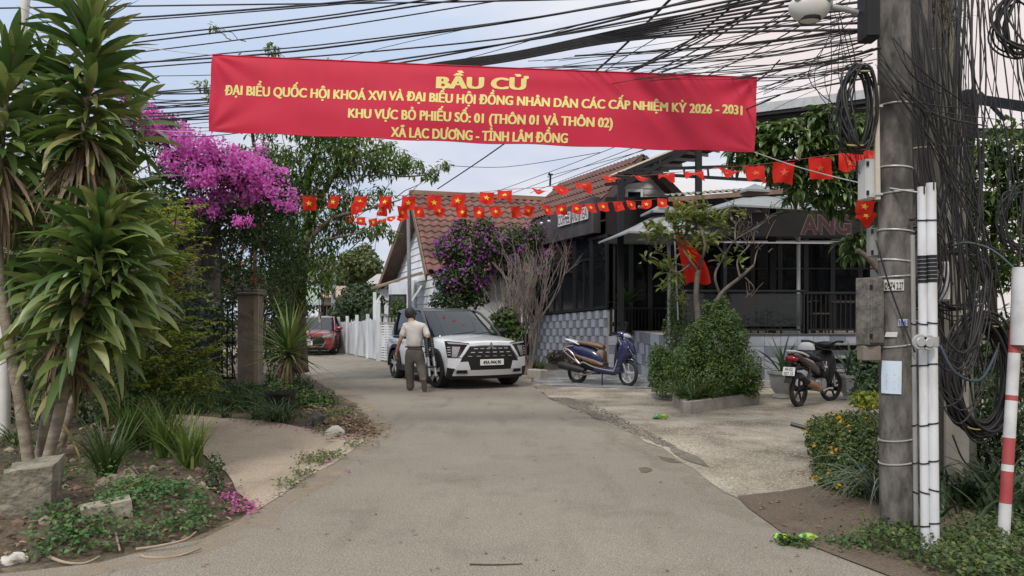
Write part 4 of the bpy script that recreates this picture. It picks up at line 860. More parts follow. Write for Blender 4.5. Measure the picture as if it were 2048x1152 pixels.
# ---- the loose green tree over the lane
t = thing('street_tree', 'loose leafy tree overhanging the lane behind the banner', 'tree', (PX(605, 16.5), 16.5, 0))
def branchy(t, trunk, limbs, mat, sides=8):
    for k, (pts, r0, r1) in enumerate([trunk]+limbs):
        pp = smooth_path([Vector(a) for a in pts], 5); mb = MB(); n = len(pp); mb.tube(pp, [r0+(r1-r0)*i/(n-1) for i in range(n)], sides if k == 0 else 6); mb.build('trunk' if k == 0 else 'branch', mat, t, smooth=180)
tb = (605, 700)
branchy(t, (ppath([(600, 745), (596, 640), (600, 540), (615, 450)], 16.5), .2, .12),
    [(ppath([(600, 545), (560, 450), (520, 350), (500, 230), (490, 110)], 16.3), .08, .015), (ppath([(610, 470), (650, 380), (700, 320), (790, 290)], 16.2), .08, .015),
     (ppath([(612, 455), (620, 360), (640, 260), (660, 170)], 16.4), .07, .015), (ppath([(604, 500), (660, 440), (730, 420), (800, 400)], 15.8), .06, .012), (ppath([(598, 560), (540, 500), (480, 440)], 16.6), .06, .015),
     (ppath([(700, 320), (780, 350), (850, 350), (890, 335)], 16), .03, .006), (ppath([(598, 640), (590, 560), (560, 520)], 16.2), .06, .03), (ppath([(650, 480), (700, 470), (760, 455)], 15.6), .03, .006)], m_bark)
tbl = [(480, 330, 50), (540, 320, 45), (600, 340, 60), (660, 320, 60), (720, 310, 55), (775, 318, 42), (600, 420, 55), (650, 420, 50), (700, 400, 36), (560, 480, 55), (630, 490, 50), (590, 540, 45), (500, 440, 50), (690, 460, 30), (640, 560, 40), (620, 240, 60), (520, 230, 55), (820, 330, 26), (860, 345, 20), (890, 330, 12), (760, 395, 30), (765, 455, 18), (740, 460, 22), (580, 600, 40), (690, 260, 50), (500, 110, 16), (545, 98, 14), (470, 140, 25), (432, 55, 8), (660, 118, 4), (410, 170, 14), (430, 200, 14), (600, 380, 40), (785, 470, 14)]
p, nn = blob_pts(rng, [pb(x, y, 16.2, r, r*.9, max(.25, r*16.2/FPX*1.3)) for x, y, r in tbl], 13500, .1, -.36, 2.0, 12)
az = rng.uniform(0, 6.28, len(p)); y = straps(rng, p, az, rng.normal(-.45, .45, len(p)), .155*rng.uniform(.7, 1.25, len(p)), .05, .5, 2, .2, 'oval')
arr_mesh('crown', *y, LEAF('tree_leaf', [(0.035, 0.07, 0.018), (0.062, 0.115, 0.026), (0.1, 0.16, 0.038), (0.15, 0.2, 0.055)], .4), t)
mb = MB()
for i in range(230): q = Vector(p[rng.integers(len(p))]); limb(mb, q, q+V((PX(610, 16.4)-q.x)*.3+rng.normal(0, .2), rng.normal(0, .2), -rng.uniform(.1, .8)), .004, .012, rng, 4, .03, 0, 4)
mb.build('twigs', m_twig, t)
# ---- yucca in a black pot
t = thing('yucca', 'spiky yucca with a short trunk and stiff green leaves by the gate', 'yucca', (PX(568, 12.6), 12.6, 0))
mb = MB(); mb.tube(smooth_path(ppath([(565, 792), (572, 750), (578, 722), (582, 700)], 12.6), 4), [.09, .1, .1, .1, .095, .09, .085, .08, .075, .07, .07, .06, .06], 9); mb.build('trunk', m_bark, t, smooth=180)
n = 95; tt = np.linspace(0, 1, n); c = np.array(P(578, 705, 12.6))
y = straps(rng, c+np.stack([0*tt, 0*tt, .16*tt-.05], 1), np.arange(n)*2.4+rng.normal(0, .2, n), -.25+1.55*tt+rng.normal(0, .1, n), rng.uniform(.75, 1.05, n), .055, rng.uniform(.05, .4, n), 5, .35, 'grass', .25)
arr_mesh('crown', *y, LEAF('yucca_leaf', [(0.04, 0.075, 0.022), (0.07, 0.115, 0.03), (0.11, 0.16, 0.045), (0.16, 0.185, 0.06)], .15, .4), t)
arr_mesh('dry_leaves', *skirt(P(572, 735, 12.6), P(580, 705, 12.6), 30, .4), L_dry, t)
t = thing('plant_pot', 'black plastic plant pot half sunk among the plants under the yucca', 'pot', G(562, 826))
mb = MB(); mb.lathe([(.17, 0), (.225, .3), (.245, .3), (.245, .34), (.215, .34), (.2, .26), (0, .25)], G(562, 826), 22); mb.build('pot', M('black_plastic', (0.012, 0.013, 0.015), None, rough=.4), t, smooth=40)
p, nn = blob_pts(rng, [(G(562, 826).x, G(562, 826).y, .4, .2, .2, .12)], 130, .2, -9); arr_mesh('foliage', *leaves(rng, p, nn, .06, .035), L_md, t)
# ---- liriope / spider plants along the drive, each tuft a plant
L_lir = LEAF('liriope_leaf', [(0.026, 0.05, 0.02), (0.055, 0.088, 0.03), (0.11, 0.14, 0.065)], .2, .4)
def tuft_mesh(n, L, W, seed, el=(.6, 1.3), dr=(1.0, 2.0), seg=5):
    r = np.random.default_rng(seed); return straps(r, r.normal(0, .03, (n, 3))*np.array([1, 1, 0]), r.uniform(0, 6.28, n), r.uniform(*el, n), L*r.uniform(.6, 1.1, n), W, r.uniform(*dr, n), seg, .3, 'grass', .4)
def tufts(name, label, cat, group, pts, proto, mat):
    me = None
    for i, (q, s_, rz) in enumerate(pts):
        if me is None: o = arr_mesh(name, *proto, mat); me = o
        else: o = me.copy(); link(o)
        o.location = q; o.scale = (s_,)*3; o.rotation_euler = (0, 0, rz); tag(o, label, cat, group)
pts = []
for i in range(64):
    x = rng.uniform(345, 570); y = 826+(x-345)*.13-rng.uniform(0, 62); q = G(x, max(y, 770)); q.z = .02; pts.append((q, rng.uniform(.8, 1.25), rng.uniform(0, 6)))
tufts('liriope_plant', 'dark strappy grass-like plant in the bed between the driveway and the gate', 'plant', 'strappy plants edging the driveway', pts, tuft_mesh(46, .5, .017, 3), L_lir)
shrub('leafy_shrub', 'low leafy shrub around the foot of the gate pillar', 'shrub', G(560, 800), [pb(560, 765, 13.4, 36, 36, .3), pb(590, 800, 12.3, 45, 28, .4), pb(640, 812, 12.2, 30, 16, .3), pb(500, 790, 13, 40, 25, .3), pb(545, 845, 10.9, 60, 16, .25), pb(610, 840, 11, 34, 14, .2), pb(660, 835, 11.2, 34, 15, .25), pb(640, 800, 12.6, 36, 20, .3), pb(690, 842, 10.9, 22, 9, .15), pb(600, 775, 13.2, 30, 22, .3)], 4200, .065, .04, L_md, gap=-.8)
# ---- mossy concrete marker, rocks, rubble, hollow block
t = thing('concrete_marker', 'leaning mossy block of old concrete at the foot of the corn plants', 'concrete block', G(25, 1090))
bmx = bmesh.new(); bmesh.ops.create_cube(bmx, size=1); bmesh.ops.subdivide_edges(bmx, edges=bmx.edges, cuts=5, use_grid_fill=True)
for v in bmx.verts: v.co = Vector((v.co.x*.36, v.co.y*.36, v.co.z*.56)); n_ = vnoise(np.array([v.co]), 7, 3)[0]; v.co *= 1+.06*n_; v.co.x *= 1-.35*(v.co.z+.25); v.co.z += .25*v.co.x
q = G(18, 1088); mb = MB(); mb.bm(bmx, 0, Matrix.Translation((q.x, q.y+.2, .2)) @ Matrix.Rotation(.12, 4, 'Y') @ Matrix.Rotation(.35, 4, 'Z'))
mb.build('block', M('mossy_concrete', (0.13, 0.12, 0.095), (0.28, 0.255, 0.2), 9, .95, bump=.9, bscale=30, c3=(0.075, 0.075, 0.055), s3=5), t, smooth=50)
m_rock = M('brown_rock', (0.17, 0.13, 0.1), (0.28, 0.22, 0.17), 5, .95, bump=.7, bscale=20, c3=(0.12, 0.11, 0.085), s3=3)
def rock(label, px, py, s_, seed, z=0.0, mat=None, name='rock', cat='rock', rz=0):
    b = bmesh.new(); bmesh.ops.create_icosphere(b, subdivisions=3, radius=1); vv = np.array([v.co for v in b.verts]); n_ = vnoise(vv, 1.3, seed)*.28+vnoise(vv, 3.1, seed+1)*.09
    q = G(px, py)
    for v, k in zip(b.verts, n_): v.co = Vector((v.co.x*s_[0], v.co.y*s_[1], max(-.35, v.co.z)*s_[2]))*(1+k)
    mb = MB(); mb.bm(b, 0, Matrix.Translation((q.x, q.y, z+s_[2]*.3)) @ Matrix.Rotation(rz, 4, 'Z')); return tag(mb.build(name, mat or m_rock, smooth=35), label, cat)
rock('jagged brown rock standing among the fern clumps', 250, 1010, (.2, .13, .18), 5, .06)
rock('small pale rock beside the concrete marker', 105, 1030, (.1, .08, .09), 9, .05)
rock('rounded grey stone behind the hollow block', 120, 1055, (.11, .09, .08), 12, .04, m_slab)
rock('whitish lump of plaster lying at the road edge under the marker', 26, 1125, (.07, .05, .045), 15, 0, M('white_plaster', (0.42, 0.4, 0.36), (0.55, 0.53, 0.49), 5, .9))
rock('tan stone slab leaning in the ground cover near the driveway', 330, 1010, (.27, .12, .05), 17, .06, M('tan_slab', (0.22, 0.175, 0.125), (0.32, 0.26, 0.19), 7, .9, bump=.6), rz=.5)
rock('small white stone at the tip of the planted bed by the drive', 672, 872, (.11, .07, .1), 19, .0, M('whitish_stone', (0.42, 0.4, 0.35), (0.52, 0.5, 0.45), 6, .9))
rock('reddish clay lump in the soil beside the fern clump', 205, 1000, (.12, .1, .09), 23, .04, M('clay', (0.15, 0.075, 0.05), (0.22, 0.12, 0.085), 8, .95, bump=.7))
rock('grey black stone under the shrub at the end of the planted bed', 632, 850, (.12, .1, .12), 27, .02, M('dark_stone', (0.06, 0.058, 0.05), (0.1, 0.095, 0.085), 5, .95))
t = thing('hollow_block', 'broken pale concrete block with a round hole lying in the ground cover', 'concrete block', G(200, 1080))
q = G(200, 1078); mb = MB(); R = Matrix.Rotation(.55, 4, 'Z') @ Matrix.Rotation(-.1, 4, 'Y'); Tm = Matrix.Translation((q.x+.02, q.y+.05, .15)) @ R
bmx = bmesh.new(); n = 16; w2, h2_ = .09, .085; r_ = .045; outer = []; inner = []
for sx_, x in enumerate((-.15, .15)):
    o_, i_ = [], []
    for k in range(n):
        a = 2*PI*k/n; c_, s_ = math.cos(a), math.sin(a); m_ = max(abs(c_), abs(s_)); o_.append(bmx.verts.new((x, c_/m_*w2, s_/m_*h2_))); i_.append(bmx.verts.new((x, c_*r_, s_*r_)))
    outer.append(o_); inner.append(i_)
for k in range(n):
    k2 = (k+1) % n
    for s_ in (0, 1): bmx.faces.new((outer[s_][k], outer[s_][k2], inner[s_][k2], inner[s_][k]))
    bmx.faces.new((outer[0][k], outer[1][k], outer[1][k2], outer[0][k2])); bmx.faces.new((inner[0][k], inner[0][k2], inner[1][k2], inner[1][k]))
bmesh.ops.recalc_face_normals(bmx, faces=list(bmx.faces)); mb.bm(bmx, 0, Tm); mb.build('block', M('pale_block', (0.25, 0.225, 0.175), (0.36, 0.33, 0.27), 6, .95, bump=.6, bscale=25, c3=(0.15, 0.135, 0.1), s3=6), t)
q = G(85, 1075); mb = MB(); mb.box((q.x, q.y+.05, .1), (.09, .05, .17), rot=Matrix.Rotation(.5, 4, 'Y') @ Matrix.Rotation(.4, 4, 'Z'), bev=.01); tag(mb.build('brick_shard', M('terracotta', (0.2, 0.085, 0.055), (0.28, 0.12, 0.08), 6, .9)), 'broken red brick shard beside the concrete marker', 'brick')
# soil bank under them
vs = []; nx_, ny_ = 50, 40; X0, X1, Y0, Y1 = -7.5, -2.0, 4.5, 9.3
edge = [G(0, 1132), G(200, 1112), G(330, 1088), G(400, 1072), G(470, 1035), G(505, 1012), G(470, 990), G(430, 940), G(380, 900), G(330, 868), G(290, 840)]
def inside_d(x, y):
    best = 9; 
    for a, b in zip(edge[:-1], edge[1:]):
        ab = (b-a).xy; t_ = max(0, min(1, ((Vector((x, y))-a.xy).dot(ab))/ab.length_squared)); best = min(best, (Vector((x, y))-a.xy-ab*t_).length)
    poly = [(e.x, e.y) for e in edge]+[(-9, 9.5), (-9, 4.0), (edge[0].x-2, edge[0].y-.1)]
    c = False; j = len(poly)-1
    for i in range(len(poly)):
        if (poly[i][1] > y) != (poly[j][1] > y) and x < (poly[j][0]-poly[i][0])*(y-poly[i][1])/(poly[j][1]-poly[i][1])+poly[i][0]: c = not c
        j = i
    return best if c else -best
def bank_z(x, y): dd = inside_d(x, y); return -.03+max(0, min(.2, dd*.5))+(.03*float(vnoise(np.array([[x, y, 0]]), 3.0, 5)[0]) if dd > .05 else 0)
for j in range(ny_+1):
    for i in range(nx_+1): x = X0+(X1-X0)*i/nx_; y = Y0+(Y1-Y0)*j/ny_; vs.append((x, y, bank_z(x, y)))
mb = MB(); mb.add(vs, [(j*(nx_+1)+i, j*(nx_+1)+i+1, (j+1)*(nx_+1)+i+1, (j+1)*(nx_+1)+i) for j in range(ny_) for i in range(nx_)])
mb.build('soil_terrain', m_soil, smooth=180, kind='structure')
def scatter_bank(n, test, seed):
    r = np.random.default_rng(seed); o = []
    while len(o) < n:
        px, py = r.uniform(-60, 560), r.uniform(880, 1140); q = G(px, py)
        if inside_d(q.x, q.y) > .0 and test(px, py, r): q.z = max(0, bank_z(q.x, q.y)); o.append(q)
    return np.array(o)
q_ = scatter_bank(160, lambda x, y, r: y < 1100 and x < 430, 33)
r_ = np.random.default_rng(8); bq = bmesh.new(); bmesh.ops.create_icosphere(bq, subdivisions=1, radius=1); tv = np.array([v.co for v in bq.verts]); tf = np.array([[v.index for v in f.verts] for f in bq.faces]); bq.free()
n_ = len(q_); sz = r_.uniform(.012, .05, (n_, 1, 1))*r_.uniform(.6, 1.3, (n_, 1, 3)); vv = tv[None]*sz*(1+r_.normal(0, .14, (n_, len(tv), 1)))+q_[:, None]; ff = (tf[None]+(np.arange(n_)*len(tv))[:, None, None]).reshape(-1, 3)
tag(arr_mesh('rubble', vv.reshape(-1, 3), ff, LEAF('rubble_stone', [(0.1, 0.06, 0.045), (0.18, 0.13, 0.1), (0.28, 0.24, 0.19), (0.13, 0.075, 0.055)], 0, .95, .2), smooth=False), kind='stuff')
# ground cover on the bank
def cover(name, q, mat, seed, h=.14, k=9, L=.05, W=.036, spread=.07):
    r = np.random.default_rng(seed); p = np.repeat(q, k, 0)+r.normal(0, 1, (len(q)*k, 3))*np.array([spread, spread, 0])+np.stack([np.zeros(len(q)*k)]*2+[r.uniform(.02, h, len(q)*k)], 1)
    return tag(arr_mesh(name, *leaves(r, p, np.zeros((len(p), 3))+[0, -.15, .7], L, W, .5, .5), mat), kind='stuff')
L_gc = LEAF('ground_cover_leaf', [(0.022, 0.06, 0.018), (0.04, 0.1, 0.028), (0.065, 0.135, 0.04), (0.09, 0.15, 0.05)], .25)
q = scatter_bank(230, lambda x, y, r: ((x > 215 and y > 1012+abs(x-340)*.12) or (70 < x < 215 and y > 1078)) and vnoise(np.array([[x*.02, y*.03, 0]]), 2.2, 3)[0] > -.35, 4)
cover('ground_cover_foliage', q, L_gc, 5, .1, 8, .036, .026, .055)
q = scatter_bank(90, lambda x, y, r: y < 1060 and x < 330, 8); cover('weed_foliage', q, L_md, 6, .16, 8, .045, .024)
q = scatter_bank(120, lambda x, y, r: x < 460, 61); arr_mesh('straw_litter', *straps(rng, q+[0, 0, .03], rng.uniform(0, 6.28, len(q)), rng.normal(.1, .25, len(q)), rng.uniform(.08, .3, len(q)), .012, rng.uniform(0, .9, len(q)), 4, .3, 'grass', .8), L_dry, kind='stuff')
# fallen dry leaves
q = scatter_bank(420, lambda x, y, r: True, 14); arr_mesh('dry_leaves_litter', *leaves(rng, q+[0, 0, .02], np.zeros((len(q), 3))+[0, 0, 1], .07, .025, 1, .3), LEAF('litter', [(0.14, 0.09, 0.055), (0.24, 0.17, 0.1), (0.32, 0.25, 0.17), (0.1, 0.06, 0.04)], .1, .85), kind='stuff')
# fern clumps
fm = tuft_mesh(60, .62, .032, 21, (1.0, 1.5), (.3, 1.1), 6)
fpts = [((212, 1008), 'upright fern clump beside the jagged rock', .95), ((335, 955), 'tall pale green fern clump at the driveway corner', 1.05), ((378, 965), 'pale green fern clump nearest the driveway', .95), ((265, 930), 'fern clump behind the jagged rock', 1.1), ((302, 930), 'slender fern clump between two larger ones', .9)]
for i, (q_, lb_, s_) in enumerate(fpts):
    q = G(*q_); fmx = tuft_mesh(64, .62, .03, 30+i, (1.0, 1.52), (.2, 1.0), 6); o = arr_mesh('fern', *fmx, L_fern if i else LEAF('fern_dark', [(0.03, 0.06, 0.018), (0.06, 0.1, 0.028)], .2)); o.location = (q.x, q.y, max(0, bank_z(q.x, q.y))); o.scale = (s_*.98,)*3; tag(o, lb_, 'fern')
q = G(30, 920); o = arr_mesh('grass_tuft', *tuft_mesh(90, .6, .014, 41, (.8, 1.5), (1.2, 2.2), 6), L_lir); o.location = (q.x, q.y, .1); tag(o, 'drooping strappy tuft behind the concrete marker', 'grass plant')
q = G(95, 1010); o = arr_mesh('grass_tuft', *tuft_mesh(50, .4, .012, 43, (.3, 1.2), (1.0, 2.0), 5), L_lir); o.location = (q.x, q.y, .18); tag(o, 'thin drooping grass tuft growing out beside the concrete marker', 'grass plant')
shrub('small_shrub', 'small dark leafy shrub on the corner of the bank by the driveway', 'shrub', G(425, 1000), [pb(428, 950, 6.2, 18, 45, .12), pb(420, 990, 6.1, 28, 22, .15)], 520, .035, .02, L_dk, [([G(425, 1000), P(428, 930, 6.2)], .006, .003)], gap=-.9)
shrub('small_shrub', 'sprawling weedy shrub at the road corner of the bank', 'shrub', G(440, 1045), [pb(400, 1020, 5.9, 50, 22, .25), pb(450, 1015, 6.0, 35, 18, .2), pb(340, 1055, 5.5, 70, 22, .25)], 1500, .04, .022, L_md, gap=-.8)
# bare sticks and dry palm stalks at the road edge
def stick(label, pts, r, mat=None, name='stick', cat='stick'):
    pp = smooth_path(pts, 4); mb = MB(); mb.tube(pp, [r*(1-.5*i/len(pp)) for i in range(len(pp))], 5); return tag(mb.build(name, mat or M('dry_stalk', (0.22, 0.17, 0.12), (0.34, 0.28, 0.21), 7, .9), smooth=180), label, cat)
def gz(x, y, z): q = G(x, y); q.z = z; return q
stick('long curved dry stalk lying at the road edge below the ground cover', [gz(95, 1122, .03), gz(130, 1130, .015), gz(170, 1131, .015), gz(200, 1122, .03)], .012)
stick('pale forked stalk lying on the road below the bank, topmost of the pair', [gz(272, 1108, .03), gz(320, 1104, .04), (G(370, 1098)+V(0, 0, .06)), gz(392, 1088, .08)], .011)
stick('pale dry stalk lying on the road below the bank, lowest of the pair', [gz(282, 1116, .015), gz(300, 1120, .014), gz(350, 1118, .015), gz(402, 1106, .03)], .012)
stick('dark thin twig lying across the road at the bottom of the photo', [gz(940, 1133, .014), gz(990, 1134, .014), gz(1045, 1132, .014)], .006, m_twig)
stick('pale dry cane leaning beside the jagged rock', [gz(262, 985, .25), gz(300, 1010, .1), gz(330, 1030, .02)], .009)
stick('dry leaf stalk hanging beside the hollow block', [gz(222, 1055, .2), gz(226, 1075, .12), gz(240, 1108, .02)], .012)
stick('yellowed drooping leaf stalk between the canes and the ferns', [P(128, 850, 6.7), P(145, 880, 6.6), P(160, 915, 6.5)], .014, M('yellow_stalk', (0.35, 0.27, 0.08), (0.25, 0.17, 0.06), 8, .7))
stick('thin bare twig reaching over the road from the planted bed', [gz(640, 820, .1), gz(690, 826, .12), gz(722, 822, .05)], .006, m_twig)
# fallen magenta petals
def petals(pix, n, spread, seed, name):
    r = np.random.default_rng(seed); o = []
    for x, y in pix:
        for k in range(n): q = G(x+r.normal(0, spread[0]), y+r.normal(0, spread[1])); o.append((q.x, q.y, .03+(max(0, bank_z(q.x, q.y)) if q.x > -3.6 and q.y < 7.5 and inside_d(q.x, q.y) > 0 else 0)))
    o = np.array(o); tag(arr_mesh(name, *leaves(r, o, np.zeros((len(o), 3))+[0, 0, 1.], .032, .026, .6, .5), F_pet), kind='stuff')
F_pet = LEAF('fallen_petal', [(0.42, 0.07, 0.28), (0.5, 0.14, 0.4), (0.26, 0.06, 0.13), (0.3, 0.14, 0.12), (0.36, 0.08, 0.2)], .2, .7)
petals([(455, 990), (475, 1010), (495, 1022), (460, 1020)], 55, (14, 9), 3, 'fallen_petals_litter')
petals([(620, 862), (650, 868), (690, 872), (705, 876), (560, 856), (480, 842), (430, 834), (620, 915)], 18, (16, 4), 4, 'scattered_petals_litter')
petals([(697, 947), (723, 928), (660, 930), (612, 925), (640, 905)], 3, (3, 2), 5, 'loose_petals_litter')
# leaf litter along the road edge of the planted bed
r = np.random.default_rng(5); o = []
for x, y in ((640, 822), (670, 835), (700, 845), (720, 860), (735, 868), (700, 868), (660, 850), (610, 800), (600, 780)):
    for k in range(120): q = G(x+r.normal(0, 20), y+r.normal(0, 9)); o.append((q.x, q.y, .025+r.uniform(0, .04)))
arr_mesh('leaf_litter', *leaves(r, np.array(o), np.zeros((len(o), 3))+[0, 0, 1.], .07, .035, 1, .5), LEAF('brown_litter', [(0.11, 0.075, 0.05), (0.19, 0.13, 0.085), (0.28, 0.2, 0.14), (0.07, 0.05, 0.035)], .1, .85), kind='stuff')
o = []
for x, y, n in ((640, 862, 10), (670, 870, 14), (712, 895, 12), (640, 930, 16), (600, 955, 14), (575, 975, 10), (615, 925, 20), (665, 918, 22), (655, 838, 50), (690, 800+30, 40)):
    for k in range(n): q = G(x+r.normal(0, 10), y+r.normal(0, 4)); o.append((q.x, q.y, .012))
cover('edge_weeds', np.array(o), LEAF('edge_moss', [(0.05, 0.075, 0.02), (0.085, 0.11, 0.03), (0.12, 0.13, 0.05)], .2), 9, .06, 6, .035, .02, .04)
# ================================================================ plants on the right and in the distance
rng = np.random.default_rng(23)
# ---- clipped planter bush with its kerb
t = thing('planter', 'angular concrete planter kerb around the round bush', 'planter', G(1430, 815))
a, b, c, d_ = G(1352, 806), G(1374, 829), G(1512, 808), G(1508, 780); e2 = G(1345, 785)
for nme, (u, v) in (('kerb', (a, b)), ('kerb', (b, c)), ('kerb', (c, d_)), ('kerb', (e2, a))):
    mb = MB(); mb.beam(u+V(0, 0, .1), v+V(0, 0, .1), .11, .2, bev=.012); mb.build(nme, m_slab, t)
mb = MB(); mb.beam(G(1300, 797)+V(0, 0, .05), G(1362, 803)+V(0, 0, .05), .12, .1, bev=.01); mb.build('kerb', m_slab, t)
mb = MB(); z = .15; mb.add([(q.x, q.y, z) for q in (a, b, c, d_, e2)], [(0, 1, 2, 3, 4)]); mb.build('soil', m_soil, t)
L_bush = LEAF('round_bush_leaf', [(0.018, 0.042, 0.011), (0.036, 0.078, 0.016), (0.064, 0.118, 0.024), (0.115, 0.17, 0.038)], .25, .4)
bc = P(1425, 705, 12.4)
shrub('round_bush', 'large dense round bush with small glossy leaves in the planter', 'bush', (bc.x, bc.y, .15), [pb(1432, 690, 12.4, 62, 66, .55), pb(1414, 748, 12.2, 70, 48, .58), pb(1442, 645, 12.4, 40, 36, .36), pb(1478, 735, 12.4, 44, 48, .45), pb(1376, 722, 12.3, 36, 40, .35), pb(1432, 622, 12.4, 22, 22, .18), pb(1500, 765, 12.4, 24, 30, .3), pb(1395, 672, 12.3, 26, 30, .25), pb(1470, 675, 12.4, 28, 30, .25), pb(1448, 604, 12.4, 8, 12, .08), pb(1412, 612, 12.4, 7, 12, .08)], 17000, .062, .02, L_bush, [([(bc.x, bc.y, .15), (bc.x, bc.y, 1.2)], .04, .02), ([(bc.x+.1, bc.y, .15), (bc.x+.3, bc.y, 1.3)], .025, .01)], shell=.5, gap=-.75, gscale=3.5, up=.7)
shrub('leafy_shrub', 'smaller dense shrub crowding the planter on the scooter side', 'shrub', G(1325, 798), [pb(1325, 745, 13.1, 30, 48, .32), pb(1318, 712, 13.1, 18, 26, .2)], 2600, .07, .022, L_bush, [([G(1325, 798), P(1325, 720, 13.1)], .02, .01)], shell=.4, gap=-.8)
n = 34
for i in range(16):
    q = (b.lerp(c, (i-4)/11.5) if i > 4 else a.lerp(b, i/5)+V(.06, 0, 0))+V(rng.normal(0, .03), .13, 0); q.z = .16
    o = arr_mesh('sword_fern', *tuft_mesh(44, .5, .03, 60+i, (.5, 1.35), (.3, 1.2), 5), LEAF('sword_fern_leaf', [(0.03, 0.058, 0.018), (0.055, 0.095, 0.026), (0.09, 0.135, 0.04)], .2)); o.location = q; tag(o, 'arching sword fern tuft along the front of the planter', 'fern', 'sword ferns along the planter kerb')
# columnar shrub
shrub('conifer', 'narrow feathery conifer between the porch and the planter', 'conifer', G(1352, 775), [pb(1352, 720, 14.6, 30, 44, .3), pb(1350, 660, 14.6, 25, 40, .25), pb(1352, 610, 14.6, 18, 35, .18), pb(1352, 570, 14.6, 11, 26, .1), pb(1322, 735, 14.4, 22, 26, .2)], 4200, .07, .018, LEAF('conifer_leaf', [(0.03, 0.058, 0.018), (0.055, 0.095, 0.026), (0.09, 0.135, 0.036)], .2), [([G(1352, 775), P(1352, 570, 14.6)], .03, .008)], shell=.2, gap=-.7, gscale=4, up=.9)
# ---- frangipani
t = thing('frangipani_tree', 'half bare frangipani with crooked grey branches and leaf tufts at the tips', 'tree', (PX(1425, 13.6), 13.6, 0))
m_frbark = M('frangipani_bark', (0.085, 0.073, 0.062), (0.15, 0.13, 0.11), 9, .9, bump=.5)
FB = [([(1398, 740), (1396, 640), (1392, 590), (1396, 540)], .1, .08), ([(1440, 740), (1425, 640), (1440, 590), (1480, 555), (1508, 530)], .09, .04), ([(1396, 545), (1380, 520), (1350, 480), (1320, 470)], .05, .02), ([(1396, 540), (1410, 490), (1395, 450), (1388, 425)], .055, .018),
      ([(1410, 495), (1440, 470), (1445, 440)], .04, .015), ([(1440, 590), (1430, 550), (1450, 510), (1470, 480), (1500, 462)], .045, .015), ([(1480, 555), (1475, 520), (1500, 490)], .035, .014), ([(1470, 480), (1472, 450), (1490, 430)], .03, .012), ([(1385, 525), (1355, 545), (1330, 530)], .035, .014),
      ([(1450, 510), (1420, 470), (1428, 440)], .025, .012), ([(1350, 480), (1330, 460), (1318, 450), (1300, 478)], .022, .01), ([(1500, 462), (1520, 450), (1530, 440)], .02, .008), ([(1508, 530), (1515, 500), (1528, 488)], .025, .01), ([(1395, 450), (1370, 430), (1360, 415)], .02, .01), ([(1350, 548), (1368, 580), (1362, 600)], .02, .01), ([(1490, 555), (1508, 575), (1500, 590)], .02, .01), ([(1470, 450), (1460, 425)], .018, .008), ([(1500, 490), (1480, 470)], .015, .006)]
for k, (pp, r0, r1) in enumerate(FB):
    w_ = smooth_path([P(x, y, 13.6+rng.normal(0, .12)*(k > 1)) for x, y in pp], 4); n = len(w_)
    if k < 2: w_[0].z = .1
    mb = MB(); mb.tube(w_, [(r0+(r1-r0)*i/(n-1))*.58 for i in range(n)], 7); mb.build('trunk' if k < 2 else 'branch', m_frbark, t, smooth=180)
tips = [(1320, 468, 30), (1308, 452, 18), (1388, 425, 26), (1360, 415, 22), (1372, 440, 24), (1405, 440, 26), (1428, 440, 24), (1445, 438, 20), (1330, 530, 20), (1345, 548, 18), (1362, 600, 18), (1355, 470, 18), (1380, 460, 20), (1410, 470, 18), (1425, 475, 14), (1350, 452, 20), (1335, 440, 16), (1455, 462, 10), (1440, 520, 9), (1470, 505, 6), (1400, 415, 14), (1395, 490, 10), (1320, 500, 12), (1300, 478, 12), (1465, 425, 6), (1490, 432, 4)]
ys = []
tips += [(1340+rng.uniform(-40, 90), 455+rng.uniform(-35, 35), 13) for _ in range(14)]+[(1345+rng.normal(0, 22), 545+rng.normal(0, 22), 10) for _ in range(5)]+[(1440+rng.normal(0, 30), 500+rng.normal(0, 25), 5) for _ in range(4)]
for x, y, k in tips:
    c = np.array(P(x, y, 13.6+rng.normal(0, .15))); ys.append(straps(rng, np.repeat(c[None], k, 0)+rng.normal(0, .05, (k, 3)), rng.uniform(0, 6.28, k), rng.uniform(-.4, 1.2, k), rng.uniform(.13, .26, k), .06, rng.uniform(.2, .8, k), 4, .3, 'oval', .6))
arr_mesh('crown', *cat_mesh(ys), LEAF('frangipani_leaf', [(0.05, 0.085, 0.022), (0.095, 0.13, 0.034), (0.15, 0.175, 0.05), (0.21, 0.21, 0.075)], .35), t)
mb = MB()
for i in range(90):
    k = rng.integers(2, len(FB)); pp = FB[k][0]; x, y = pp[-1]; a = P(x+rng.normal(0, 8), y+rng.normal(0, 8), 13.6); b = a+V(rng.normal(0, .16), rng.normal(0, .1), rng.normal(.08, .14)); mb.tube([a, a.lerp(b, .5)+V(0, 0, .02), b], [.008, .006, .004], 4)
mb.build('twigs', m_frbark, t)
